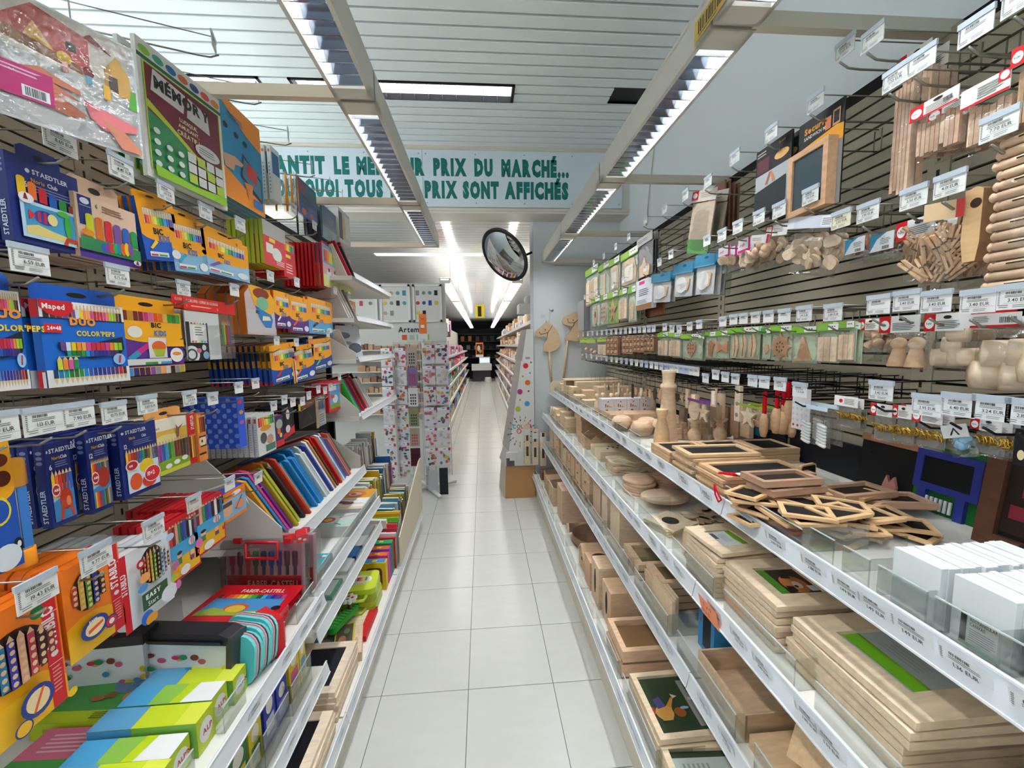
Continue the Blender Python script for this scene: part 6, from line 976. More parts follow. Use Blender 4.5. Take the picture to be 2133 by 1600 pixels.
for i, q in enumerate(((1737, 822, 886, 1786), (1812, 838, 914, 1857), (1858, 842, 922, 1897), (1899, 850, 930, 1962), (2020, 868, 945, 2086))):
    bag('gold_hook_bag', f'small bag of tiny gold hooks under a {"white" if i == 0 else "red and white"} header, {ORD[i]} from the left', 'hooks', XT, q, .015, '#f2f0ee', [('e', .3, .5, .08, .2, '#c4222a'), ('l', .45, .2, .9, .8, 4, '#888')] if i == 0 else RH, .32, scatter('gold_hook', GOLD, 36, 90+i, .12, span=.85), n=2 if i < 4 else 3, gap=.02, seed=90+i, group='gold hook bags', blabel=f'gold hook bag behind the {ORD[i]} one from the left', backing='#8d8a86')
bag('gem_bag', 'tilted clear bag with blue stones and black recycling mark', 'craft pack', XT-.03, (1955, 880, 945, 2010), .02, '#dcdcde', [('p', [(.3, .2), (.5, .8), (.7, .2), (.62, .2), (.5, .6), (.38, .2)], '#1c1c1e')], .4, scatter('bead', wm('blue_stone', lambda b: b.ball((0, 0, 0), .008, '#7aa8c0'), 'gloss'), 10, 95, .4), lean=-18, seed=96)
pack('black_stand_pack', 'black pack with little yellow figures at the right edge', 'craft pack', XT, (2112, 892, 968, 2170), .02, '#17181c', [('r', 0, 0, 1, 1, '#16181c'), ('e', .3, .3, .14, .14, '#d8c89a'), ('r', .45, .15, .7, .35, '#d8c83a'), ('e', .6, .8, .2, .1, '#c8b48a')])
# ---- hooks with tags
for px, py, pr, nm, wt in ((1760, 103, '12.63', 'empty top pegs', .075), (1818, 82, '', 'tall slat bundle, upper', .07), (1865, 165, '1.20', 'tall slat bundle', .075), (1920, 130, '', 'red headed sticks', .075), (2033, 62, '', 'broad sticks', .08), (2130, -5, '', 'right-edge sticks', .09)): hook(XQ-.035, px, py, pr, f'high peg hook with tag over the {nm} on the right wall', wt=wt, tint='#e2e6e2')
for px, py, pr, nm, wt in ((1699, 215, '', 'framed chalkboard', .062), (1607, 280, '', 'black slate stack', .06), (1531, 330, '', 'empty peg left of the slates', .06), (1475, 380, '', 'bark bag', .056), (1428, 408, '', 'rear bark bag', .054), (1385, 437, '', 'empty peg before the hands', .05), (1345, 460, '', 'flame shapes', .05), (1310, 495, '', 'ornate frame pack', .05), (1283, 515, '', 'oval frame pack', .05), (1258, 535, '', 'small frame pack', .05), (1237, 548, '', 'brown stick pack', .05)): hook(XQ-.035, px, py, pr, f'thin peg hook with tag above the {nm}', wt=wt, tint='#dcdedc')
for px, py, pr, nm, wt in ((2081, 265, '7.70', 'dolly pegs', .084), (1978, 388, '4.01', 'turned clothespin bag', .077), (1903, 415, '3.50', 'red headed clothespin bag', .075), (1808, 445, '1.95', 'nearer mini clothespins', .066), (1752, 460, '2.02', 'farther mini clothespins', .066), (1688, 410, '1.98', 'big glossy wood bag', .06), (1623, 440, '', 'bag with red corner code', .055), (1581, 455, '', 'wooden bead bag', .054), (1537, 475, '', 'nearer pink headed bag', .052), (1504, 492, '', 'farther pink headed bag', .052), (1473, 503, '', 'nearest teal headed pack', .05), (1398, 532, '', 'middle teal headed pack', .048), (1374, 548, '', 'farthest teal headed pack', .046), (1344, 560, '', 'white card pack', .045), (1298, 585, '', 'gift tag pack', .045), (1277, 596, '', 'snowflake star pack', .045), (1243, 608, '', 'lacy shape pack', .042), (1230, 614, '', 'oval ring pack', .042), (1218, 620, '', 'last packs by the back wall', .042)): hook(XQ-.035, px, py, pr, 'peg hook with price tag over the '+nm, wt=wt, tint='#efe9cf' if nm[0] == 'f' and 'mini' in nm else '#f0f2ee')
for px, py, pr, nm, wt in ((2120, 622, '3.40', 'right-edge red headed bag', .085), (2037, 632, '3.40', 'large log bag', .078), (1950, 632, '3.40', 'small log bag', .07), (1888, 630, '3.40', 'two doll bag', .064), (1830, 638, '', 'small doll bag', .058), (1735, 654, '2.88', 'nearer plain boards', .054), (1675, 656, '1.90', 'sailing boat', .052), (1634, 660, '', 'ship wheel', .048), (1601, 662, '', 'deep green pack', .046), (1574, 664, '', 'feathers, right', .044), (1549, 666, '', 'feathers, middle', .044), (1528, 668, '', 'feathers, left', .044), (1506, 672, '', 'butterflies', .044), (1457, 678, '', 'lacy heart, right', .042), (1437, 682, '', 'lacy heart', .042), (1415, 688, '', 'nearer script words', .04), (1400, 687, '', 'script words, middle', .04), (1385, 683, '', 'farther script words', .04)): hook(XQ-.04, px, py, pr, 'black peg hook with price tag in front of the '+nm, wt=wt, wire='#2a2a2a', tint='#f0ecec')
for i in range(17):
    px = 1205+i*9.8; py = 698-i*.75; hook(XQ-.04, px, py, '', f'small tag on a black peg, crowded third row, {ordn(i)} from the back wall', wt=.036, tint=['#c3cbe2', '#dfe2e8', '#eceae2'][i % 3], wire='#2a2a2a')
for i in range(23):
    px = 1222+i*10.4-(i > 14)*0; py = 742+i*1.55; hook(XT-.03, px, py, '', f'small tag on a black peg, crowded fourth row, {ordn(i)} from the back wall', wt=.036, tint=['#b9c4e0', '#dfe2e8', '#eceae2', '#c3cbe2'][i % 4], wire='#222')
for px, py, pr, nm, wt in ((1470, 790, '', 'cookie shape bag', .042), (1491, 783, '', 'tiny frame', .042), (1511, 788, '', 'stamped strip', .042), (1532, 792, '', 'star bag, left', .042), (1568, 796, '', 'star bag', .046), (1592, 799, '', 'first ribbon ornament', .046), (1625, 803, '1.65', 'ribbon ornaments', .048), (1666, 815, '7.55', 'pearl sticker sheet', .05), (1835, 817, '3.42', 'gold hooks, second bag', .055), (1930, 848, '2.95', 'gold hooks, fourth bag', .062), (1996, 848, '6.40', 'tilted stone bag', .066), (2065, 855, '3.24', 'gold hooks, fifth bag', .07), (2140, 865, '2.10', 'black pack', .075)): hook(XT-.04, px, py, pr, 'black peg hook with price tag at the '+nm, wt=wt, wire='#222', tint='#eceef0')
# empty black pegs between the rows
kk = B(); kk.tube([(0, 0, 0), (0, .3, 0)], .0022, '#1c1c1c', 5); kk.tube([(0, .3, 0), (0, .3, .05), (0, .02, .055)], .002, '#1c1c1c', 5)
BPEG = kk.mesh('black_peg', 'wire')
for i in range(26):
    y = .62+i*.088; o = place('black_peg', BPEG, mx=fm(XQ+.0, y, 1.405)); tag(o, f'bare black double peg of the lower right peg row, {ordn(i)} from the camera', 'hook', 'bare black pegs')
# ------------------------------------------------------------------ right shelves: wooden goods
Z1, Z2, Z3, Z4 = 1.131, .886, .596, .251
def wood_box(label, x0, x1, y0, y1, z, h, kind='closed', col=WD, rz=0, cat='wooden box', tilt=0, group=None):
    w, d = x1-x0, y1-y0
    t = thing('wooden_box', label, cat, mx=Matrix.Translation(((x0+x1)/2, (y0+y1)/2, z)) @ Matrix.Rotation(rz, 4, 'Z') @ Matrix.Rotation(tilt, 4, 'Y'), group=group)
    a, b_ = w/2, d/2; th = .006
    if kind == 'closed':
        B().box(-a, a, -b_, b_, 0, h*.66, col).build('body', 'wood', t); ld = B().box(-a, a, -b_, b_, h*.66+.0015, h, col).build('lid', 'wood', t)
        B().box(-.008, .008, -b_-.003, -b_, h*.58, h*.74, '#b8a878').build('clasp', 'metal', ld)
    elif kind == 'plain': B().box(-a, a, -b_, b_, 0, h, col).build('body', 'wood', t)
    elif kind in ('open', 'scallop'):
        B().box(-a, a, -b_, b_, 0, .006, col).build('base', 'wood', t)
        for q in ((-a, -a+th, -b_, b_), (a-th, a, -b_, b_)): B().box(*q, .006, h, col).build('side', 'wood', t)
        for q in ((-b_, -b_+th), (b_-th, b_)):
            if kind == 'open': B().box(-a+th, a-th, *q, .006, h, col).build('side', 'wood', t)
            else: B().prism([(-a+th, .006), (a-th, .006)]+[(a-th-(w-2*th)*k/16, h*(.86+.14*math.cos(k*PI/2))) for k in range(17)], *q, col).build('scalloped_side', 'wood', t)
    elif kind == 'tissue':      # round hole in the top
        B().box(-a, a, -b_, b_, 0, h, col).build('body', 'wood', t); B().prism([(.32*w*x, .32*d*y) for x, y in circ], h, h+.0006, '#2a1a10', ax='z').build('hole', 'card', t)
    elif kind == 'slot':        # oval opening in the aisle side
        B().box(-a, a, -b_, b_, 0, h, col).build('body', 'wood', t); B().prism([(.12*d*x, h*.55+.3*h*y) for x, y in circ], -a-.0006, -a, '#1d130c', ax='x').build('oval_opening', 'card', t)
    elif kind == 'drawers':
        B().box(-a, a, -b_, b_, 0, h, col).build('body', 'wood', t)
        for k in range(3):
            dw = B().box(-a-.003, -a, -b_*.9, b_*.9, h*(.04+k*.32), h*(.32+k*.32), '#d2ab7c').build('drawer', 'wood', t); B().box(-a-.004, -a-.003, -.012, .012, h*(.2+k*.32), h*(.25+k*.32), '#5a3a22').build('pull', 'card', dw)
    elif kind == 'house':
        B().prism([(-b_, 0), (b_, 0), (b_, h*.62), (0, h), (-b_, h*.62)], -a, a, col, ax='x').build('body', 'wood', t); B().prism([(.012*x, h*.45+.012*y) for x, y in circ], -a-.0006, -a, '#2a1a10', ax='x').build('hole', 'card', t)
        for s in (-1, 1): B().add([(-a-.008, s*(b_+.01), h*.6), (a+.008, s*(b_+.01), h*.6), (a+.008, 0, h+.008), (-a-.008, 0, h+.008), (-a-.008, s*(b_+.01), h*.64), (a+.008, s*(b_+.01), h*.64), (a+.008, 0, h+.02), (-a-.008, 0, h+.02)], [(0, 1, 2, 3), (4, 7, 6, 5), (0, 4, 5, 1), (0, 3, 7, 4), (1, 5, 6, 2)], '#d2ac7c').build('roof_panel', 'wood', t)
    elif kind == 'arch':
        pts = [(-b_, 0), (b_, 0)]+[(b_*math.cos(PI*k/12), h-b_+b_*math.sin(PI*k/12)) for k in range(13)]
        B().prism(pts, -a, a, col, ax='x').build('body', 'wood', t)
    return t
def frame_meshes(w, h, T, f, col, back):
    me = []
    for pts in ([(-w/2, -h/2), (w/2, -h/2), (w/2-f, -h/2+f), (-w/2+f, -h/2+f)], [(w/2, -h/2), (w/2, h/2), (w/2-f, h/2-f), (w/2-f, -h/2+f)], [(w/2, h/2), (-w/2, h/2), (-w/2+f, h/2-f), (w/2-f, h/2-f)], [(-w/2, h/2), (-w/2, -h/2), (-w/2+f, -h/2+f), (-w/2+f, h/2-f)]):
        me.append(B().prism([(x*(1-.007/w), y*(1-.007/h)) for x, y in pts], 0, T*.2, '#8a6a48', ax='z').prism(pts, T*.2, T, col, ax='z').mesh('frame_rail', 'wood'))  # darker foot paints the shade of the gap between stacked frames
    bk_ = B().box(-w/2+f-.002, w/2-f+.002, -h/2+f-.002, h/2-f+.002, .001, T*.55, back).mesh('back_panel', 'card')
    return me, bk_
def frame(label, x, y, z, ms, rz=0., pic=None, tilt=(0, 0), group=None, name='framed_picture', cat='frame', pw=None, bars=None):
    t = thing(name, label, cat, mx=Matrix.Translation((x, y, z)) @ Matrix.Rotation(rz, 4, 'Z') @ Matrix.Rotation(tilt[0], 4, 'X') @ Matrix.Rotation(tilt[1], 4, 'Y'), group=group)
    for m in ms[0]: place('frame_rail', m, t)
    place('back_panel', ms[1], t)
    if pic: B().art(pic[2], pic[0], pic[1], z0=-pic[1]/2, m=Matrix.Translation((0, 0, pic[3])) @ Matrix.Rotation(PI/2 if len(pic) > 4 else -PI/2, 4, 'Z') @ Matrix.Rotation(-PI/2, 4, 'X')).build('picture', 'print', t)
    return t
FC = '#dfc59c'
GS = [('r', 0, 0, 1, 1, '#e2e6ea'), ('p', [(0, 1), (1, 1), (1, .78), (.6, .72), (0, .8)], '#7ab82a'), ('l', .2, .3, .8, .6, 5, '#b4b8bc'), ('b', .12, .08, .5, .24, '#3a3a3e')]
# --- top shelf, near part: canvases
cv = B(); cv.box(0, .011, -.036, .036, 0, .105, '#eceff0'); cv.box(.0005, .0105, -.0362, .0362, .001, .003, '#c8ccd0'); CAN = cv.mesh('mini_canvas', 'card')
CANL = B().box(0, .011, -.036, .036, 0, .085, '#eceff0').mesh('mini_canvas', 'card'); CANB = B().box(0, .011, -.055, .055, 0, .1, '#17191c').mesh('mini_canvas', 'card')
def canv(me, x0, y, z, n, label, group, dz=.002, step=.0122):
    r = random.Random(n)
    for i in range(n):
        tag(place('mini_canvas', me, None, (x0+i*step, y+r.uniform(-.003, .003), z+(r.uniform(0, dz))), r.uniform(-.015, .015)), f'{label}, {ordn(i)} from the aisle', 'canvas', group)
canv(CAN, .715, .585, Z1, 17, 'white mini canvas in the far tight row', 'far row of white canvases')
canv(CAN, .722, .500, Z1, 17, 'white mini canvas in the middle tight row with label', 'middle row of white canvases')
canv(CANL, .735, .415, Z1, 15, 'lower white mini canvas in the near row', 'near row of white canvases')
canv(CANL, .735, .333, Z1, 15, 'white mini canvas in the nearest row at the rail', 'nearest row of white canvases')
canv(CANB, .945, .56, Z1, 18, 'black mini canvas at the back of the shelf', 'black canvases', step=.0135)
m_ = Matrix.Translation((.7140, .493, Z1+.012)) @ Matrix.Rotation(-PI/2, 4, 'Z')
tag(B().art([('r', 0, 0, 1, 1, '#f2f2f2'), ('r', 0, 0, .16, 1, '#18181a'), ('t', .24, .8, .1, 'RECTANGULAR', '#222', .6, .03), ('t', .24, .66, .1, 'CANVAS', '#222', .6, .03), ('l', .24, .2, .9, .6, 6, '#999'), ('r', 0, 0, 1, .1, '#1a8a5a')], .05, .05, m=m_).build('canvas_label', 'print'), 'black and white sticker on the first canvas', 'label')
for i, (y, z, c) in enumerate(((.25, Z1, '#d8cfc8'), (.29, Z1+.05, '#e2dad4'), (.21, Z1+.03, '#d2c8c0'))): tag(B().box(-.03, .03, -.02, .02, 0, .09, c).build('paper_bundle', 'card', mx=Matrix.Translation((.74+.02*i, y, z)) @ Matrix.Rotation(.35, 4, 'X')), f'pale paper wrapped bundle at the near end of the canvases, {ORD[i]} one', 'bundle')
# pile of small blackboards
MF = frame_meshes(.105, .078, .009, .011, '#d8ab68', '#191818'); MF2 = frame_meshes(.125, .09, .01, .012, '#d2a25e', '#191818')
r_ = random.Random(21)
k = 0
for lay in range(6):
    for q in range(7 if lay < 4 else 4):
        x = .715+.05*q+r_.uniform(-.02, .02); y = .925+r_.uniform(-.085, .09); z = Z1+.001+lay*.0125
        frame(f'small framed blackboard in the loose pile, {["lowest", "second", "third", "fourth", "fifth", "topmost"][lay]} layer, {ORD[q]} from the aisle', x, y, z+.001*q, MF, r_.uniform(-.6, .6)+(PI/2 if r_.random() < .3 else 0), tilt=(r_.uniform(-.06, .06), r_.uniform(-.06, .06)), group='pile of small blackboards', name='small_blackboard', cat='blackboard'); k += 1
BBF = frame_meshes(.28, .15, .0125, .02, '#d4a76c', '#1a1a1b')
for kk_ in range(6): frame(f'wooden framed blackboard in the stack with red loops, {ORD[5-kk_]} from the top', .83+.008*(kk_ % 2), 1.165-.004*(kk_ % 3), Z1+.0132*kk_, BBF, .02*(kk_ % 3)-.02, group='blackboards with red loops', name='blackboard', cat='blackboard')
t = thing('red_loop', 'red hanging loop on the upper blackboard', 'loop', (.70, 1.11, Z1+.083)); B().tube([(0, 0, 0), (-.02, -.02, .006), (-.01, -.045, .01), (.02, -.045, .006), (.03, -.02, .002), (.0, 0, 0)], .0025, '#c8101c', 6).build('cord', 'cloth', t); B().box(.02, .06, -.03, -.01, .0, .001, '#f2f0ee').build('paper_tag', 'card', t)
t = thing('red_loop', 'red hanging loop drooping in front of the lower blackboards', 'loop', (.676, 1.10, Z1+.05)); B().tube([(0, 0, 0), (-.006, -.02, -.012), (-.004, -.04, -.03), (0, -.02, -.044), (.002, .0, -.03), (.0, .004, 0)], .0025, '#c8101c', 6).build('cord', 'cloth', t)
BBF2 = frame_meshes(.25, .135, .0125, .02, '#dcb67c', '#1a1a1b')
for kk_ in range(7): frame(f'pale framed blackboard in the middle stack, {ORD[6-kk_]} from the top', .815+.01*(kk_ % 2), 1.335-.004*(kk_ % 3), Z1+.0132*kk_, BBF2, -.03+.02*(kk_ % 3), group='pale framed blackboards', name='blackboard', cat='blackboard')
for kk_ in range(5):
    t = thing('triple_blackboard', f'long wooden frame with three blackboards, {ORD[4-kk_]} from the top', 'blackboard', (.95, 1.50, Z1+.0122*kk_), -.0+.01*(kk_ % 2), group='long triple blackboards')
    if 'TB' not in globals():
        TB = []
        for a in ((-.26, .26, -.08, -.062), (-.26, .26, .062, .08)): TB.append(('frame_rail', B().box(*a, 0, .0108, '#d6ac74').mesh('frame_rail', 'wood')))
        for x in (-.26, -.1, -.075, .08, .105, .242): TB.append(('frame_bar', B().box(x, x+.018, -.062, .062, 0, .0108, '#d6ac74').mesh('frame_bar', 'wood')))
        for x in (-.242, -.057, .123): TB.append(('slate', B().box(x, x+.13, -.062, .062, .002, .008, '#1a1a1b').mesh('slate', 'card')))
    for nm, me in TB: place(nm, me, t)
# wrapped stand-up boards
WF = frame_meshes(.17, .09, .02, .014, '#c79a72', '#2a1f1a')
for kk_ in range(5):
    t = frame(f'wooden board wrapped in crinkled film, {ORD[4-kk_]} from the top of its pile', .80+.012*(kk_ % 2), .995+.006*(kk_ % 3), Z1+.022*kk_, WF, .12-.08*(kk_ % 3), group='film wrapped boards', name='wrapped_board', cat='blackboard')
    if kk_ > 2: B().add([(a*.034-.102, b*.024-.06, .022+.004*math.sin(a*2.1+b*1.3+kk_)) for b in range(6) for a in range(7)], [(b*7+a, b*7+a+1, b*7+a+8, b*7+a+7) for b in range(5) for a in range(6)], '#fff', True).build('film_wrap', 'film', t)
for i, (x, y, rz) in enumerate(((1.03, 1.06, .4), (1.10, .98, -.2), (1.02, 1.0, .1))): frame(f'film wrapped board lying behind the small blackboards, {ORD[i]} one', x, y, Z1+.02*i+.002, WF, rz, group='boards behind the pile', name='wrapped_board', cat='blackboard')
t = thing('peg_blackboard', 'tiny rounded blackboard standing on the wrapped boards', 'blackboard', mx=Matrix.Translation((.985, 1.12, Z1+.0)) @ Matrix.Rotation(.3, 4, 'Z'))
B().prism(rr_poly(.07, .05, .01, z0=.045), 0, .008, '#d8ae72').build('frame', 'wood', t); B().prism(rr_poly(.06, .04, .006, z0=.05), -.0006, 0, '#17181a').build('slate', 'card', t); B().prism([(-.012, 0), (.012, 0), (.004, .046), (-.004, .046)], 0, .012, '#c9cdd0').build('clip', 'metal', t)
# house boards against the wall
t = thing('house_blackboard', 'dark board with green gable and wooden top rail leaning at the back', 'blackboard', mx=Matrix.Translation((1.22, 1.085, Z1)) @ Matrix.Rotation(-PI/2, 4, 'Z') @ Matrix.Rotation(-.1, 4, 'X'))
B().box(-.11, .11, 0, .008, 0, .16, '#141416').build('slate', 'card', t); B().box(-.11, .11, -.006, .01, .15, .17, '#a06a3a').build('top_rail', 'wood', t); B().prism([(-.12, .0), (-.06, .0), (-.06, .19), (-.09, .2)], .01, .016, '#1a6a2a').build('green_gable', 'paint', t); B().prism([(-.02, .0), (.02, 0), (.022, .03), (.012, .06), (.0, .04), (-.01, .06), (-.018, .03)], -.012, -.004, '#b06a58').build('rabbit_shape', 'wood', t)
t = thing('house_blackboard', 'blue framed blackboard with little fence figures, leaning at the back', 'blackboard', mx=Matrix.Translation((1.2, .94, Z1)) @ Matrix.Rotation(-PI/2, 4, 'Z') @ Matrix.Rotation(-.1, 4, 'X'))
for a in ((-.075, .075, .06, .078), (-.075, .075, .15, .168), (-.075, -.057, .078, .15), (.057, .075, .078, .15), (-.06, -.04, 0, .06), (.03, .05, 0, .06)): B().box(a[0], a[1], 0, .012, a[2], a[3], '#2a3488').build('blue_rail', 'paint', t)
B().box(-.057, .057, .004, .008, .078, .15, '#141518').build('slate', 'card', t); B().box(-.08, .08, .012, .02, 0, .19, '#14602a').build('green_back', 'paint', t)
for k in range(6): B().box(-.035+k*.011, -.029+k*.011, -.004, 0, .012, .045, '#dfe2e0').build('fence_post', 'paint', t)
frame('dark brown framed picture standing at the back by the right edge', 1.18, .70, Z1+.12, frame_meshes(.24, .26, .03, .035, '#5a3418', '#1a1412'), -PI/2, tilt=(PI/2-.12, 0), pic=(.17, .19, [('r', 0, 0, 1, 1, '#2a201c'), ('e', .3, .55, .12, .12, '#6a5a4a'), ('e', .55, .6, .1, .1, '#8a6a4a'), ('r', .3, .2, .5, .36, '#a83030'), ('r', .62, .12, .8, .3, '#8a2a3a')], .018))
# empty acrylic bins and fences
for i, (y0, y1) in enumerate(((.27, .37), (.38, .46), (.46, .54), (.55, .63), (.645, .70), (.72, .78), (.80, .97), (.99, 1.08), (1.24, 1.30), (1.42, 1.6))): fence(f'clear acrylic bin front on the top right shelf, {ORD[i]} from the camera', .697, y0, y1, Z1, .07 if i < 6 else .055)
for i in range(14): fence(f'clear acrylic divider of the far top right shelf, {ORD[i]} of the row', .70, 1.72+i*.165, 1.86+i*.165, Z1, .055)
for i in range(12): fence(f'clear acrylic divider of the second right shelf, {ORD[i]} of the row', .62, .42+i*.29, .66+i*.29, Z2, .07)
for i in range(9): fence(f'clear acrylic divider of the third right shelf, {ORD[i]} of the row', .61, .5+i*.37, .8+i*.37, Z3, .08)
for i in range(8): fence(f'clear acrylic divider of the bottom right shelf, {ORD[i]} of the row', .515, 1.1+i*.36, 1.4+i*.36, Z4, .08)
# turned candlesticks
def turned(label, x, y, z, prof, s, cat='candlestick', col=WD):
    return tag(B().lathe([(r*s, h*s) for r, h in prof], col, 20).build('candlestick', 'wood', loc=(x, y, z)), label, cat)
CS = [(.03, 0), (.032, .01), (.02, .02), (.028, .04), (.03, .055), (.018, .075), (.014, .085), (.022, .09), (.014, .1), (.03, .115), (.032, .12), (.018, .125), (.018, .235)]
turned('turned wooden candlestick with thick candle, left of a pair', .96, 1.735, Z1, CS, 1.0); turned('turned wooden candlestick with thick candle, right of a pair', 1.085, 1.74, Z1, CS, 1.0)
turned('tall tapering wooden column with ringed top', .825, 1.72, Z1, [(.04, 0), (.042, .01), (.036, .03), (.024, .2), (.026, .22), (.03, .225), (.03, .235), (.02, .245), (.024, .28), (.026, .29), (.004, .291)], 1.2)
turned('short waisted wooden vase', .77, 1.66, Z1, [(.036, 0), (.036, .01), (.032, .08), (.018, .15), (.026, .185), (.024, .19)], .98, 'vase', '#d8b070')
for i, (x, y) in enumerate(((.80, 1.95), (.86, 2.03), (.92, 1.98), (.75, 2.1), (1.0, 2.06))): tag(B().lathe([(.03, 0), (.05, .02), (.056, .045), (.045, .07), (.03, .078), (.026, .07)], '#dcb486', 18).build('wooden_bowl', 'wood', loc=(x, y, Z1)), f'small rounded wooden bowl behind the candlesticks, {ORD[i]} one', 'bowl', 'small wooden bowls')
for i, (x, y) in enumerate(((.875, 1.84), (.96, 1.86), (1.05, 1.85), (1.14, 1.84), (1.21, 1.78))):
    t = thing('block_bag', f'crinkled bag of little wooden blocks between the candlesticks, {ORD[i]} one', 'craft pack', (x, y, Z1), group='bags of wooden blocks')
    for k in range(6): B().box(-.012, .012, -.012, .012, 0, .024, '#d8b488').build('wood_block', 'wood', t, (-.018+.034*(k % 2), -.01+.02*(k//4), .004+.026*((k//2) % 3)))
    place('plastic_bag', film_mesh(.07, .1, .06, .006, i, .2), t, (0, -.03, 0))
tag(B().ball((0, 0, .024), .024, '#dcb284').build('wooden_ball', 'wood', loc=(.735, 1.62, Z1)), 'wooden ball lying at the rail by the vase', 'ball')
# white printed cartons
for i in range(4):
    t = thing('white_carton', f'white cube carton with stacked cylinder picture, {ORD[i]} from the left', 'carton', (.80+i*.083, 2.50, Z1+.04), group='white cube cartons')
    B().box(-.04, .04, 0, .08, 0, .075, '#e8e6ea').build('carton', 'print', t); B().art([('e', .5, .78, .05, .05, '#3a3438'), ('r', .25, .3, .35, .6, '#b8683a'), ('r', .42, .3, .52, .5, '#b8683a'), ('r', .6, .3, .68, .42, '#b8683a'), ('r', .74, .3, .8, .36, '#b8683a'), ('r', .3, .0, .5, .1, '#8a4a34')], .078, .073).build('printed_front', 'print', t)
for k in range(2): wood_box(f'flat reddish wooden case under the white cartons, {["upper", "lower"][k]} one', .77, 1.1, 2.35, 2.6, Z1+.02*(1-k), .0195, 'plain', '#d0a478')
for i in range(9): turned(f'small turned wooden bottle shape behind the white cartons, {ORD[i]} from the left', .78+i*.05, 2.68+.03*(i % 2), Z1, [(.014, 0), (.018, .01), (.018, .07), (.009, .08), (.012, .1), (.016, .115), (.01, .13)], 1.0, 'bottle shape')
wood_box('plain square wooden box facing the aisle end, left of two', .90, 1.06, 3.05, 3.2, Z1, .13, 'plain', '#c8ac84'); wood_box('plain square wooden box facing the aisle end, right of two', 1.07, 1.23, 3.05, 3.2, Z1, .13, 'plain', '#cdb28c')
for i, (x0, x1, y, h) in enumerate(((.75, .86, 2.9, .05), (.72, .8, 3.05, .07), (.80, .89, 3.12, .10), (.72, .78, 3.22, .12), (.79, 1.2, 3.32, .15), (.72, .78, 3.38, .11), (.74, 1.0, 3.52, .14), (.73, .8, 3.68, .1))): wood_box(f'wooden craft box on the far top right shelf, {ORD[i]} from the camera', x0, x1, y, y+.1, Z1, h, 'closed' if i % 2 else 'plain', ['#dcc090', '#e2c89c', '#d6b684'][i % 3])
tag(B().box(.72, 1.2, 3.42, 3.6, Z1+.155, Z1+.163, '#d8bc90').build('wooden_cover_board', 'wood'), 'thin wooden lid lying across the far boxes', 'lid')
an = [(-.06, 0), (-.04, 0), (-.035, .03), (.02, .03), (.025, 0), (.045, 0), (.05, .05), (.075, .07), (.07, .09), (.04, .085), (.02, .075), (-.045, .075), (-.065, .05)]
for i, (x, y, s) in enumerate(((.78, 3.95, 1.3), (.75, 3.88, 1.5), (.86, 3.98, 1.2), (.95, 3.96, 1.2), (1.05, 3.98, 1.3))): tag(B().prism([(a*s, b*s) for a, b in an], 0, .015, '#e6d0a8').build('wooden_animal', 'wood', loc=(x, y, Z1)), f'flat pale wooden animal standing by the back wall, {ORD[i]} from the left', 'wooden animal', 'wooden animals by the wall')
# hanging bits over the far shelf
for i in range(26):
    p = at(1210+i*9.5+(i % 3), 800+i*1.3, X=XT+.02); c = ['#d2ae7e', '#3a2a20', '#c49462', '#e2cba4', '#b98450'][i % 5]
    t = thing('hanging_wood_shape', f'little wooden shape hanging in the fourth row, {ordn(i)} from the back wall', 'craft shape', mx=fm(XT+.02, p.y, p.z), group='little hanging wooden shapes')
    B().prism([(x*.018, y*(.024+.01*(i % 3))) for x, y in ((circ, heart, star, an and [(-.7, -1), (.7, -1), (.7, 1), (-.7, 1)])[i % 4])], 0, .006, c).build('shape', 'wood', t); B().tube([(0, .003, .025), (0, .003, .1)], .0008, '#3a332a', 4).build('thread', 'cloth', t)
for i in range(4): tag(B().box(-.03, .03, 0, .004, 0, .075, '#e2d2b4').build('wood_tag_pack', 'wood', mx=fm(XT, at(1385, 815, X=XT).y-.012*i, at(1385, 823, X=XT).z)), f'pale wooden tag hanging left of the tall column, {ORD[i]} of four', 'craft shape', 'pale tags')
for i in range(7):
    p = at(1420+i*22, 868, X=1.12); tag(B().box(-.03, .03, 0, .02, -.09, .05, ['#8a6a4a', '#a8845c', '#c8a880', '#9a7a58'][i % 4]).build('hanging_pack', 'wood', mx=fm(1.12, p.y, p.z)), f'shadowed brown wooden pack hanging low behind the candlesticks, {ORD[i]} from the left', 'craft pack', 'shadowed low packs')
tag(B().prism([(-.05, 0), (.05, 0), (.03, .09), (-.03, .1)], 0, .02, '#1e5a6a').build('blue_felt_pack', 'cloth', mx=fm(1.15, at(1570, 880, X=1.15).y, at(1570, 905, X=1.15).z)), 'dark teal felt pack low behind the ribbon ornaments', 'craft pack')
tag(B().box(-.1, .1, 0, .01, 0, .09, '#121315').build('dark_slate', 'card', mx=fm(1.22, at(1600, 900, X=1.22).y, Z1)), 'dark slate leaning low behind the ribbon ornaments', 'slate')
tag(B().box(-.17, .17, 0, .01, 0, .12, '#14161b').build('dark_slate', 'card', mx=fm(1.23, 1.33, Z1)), 'wide dark slate leaning behind the gold hook bags', 'slate')
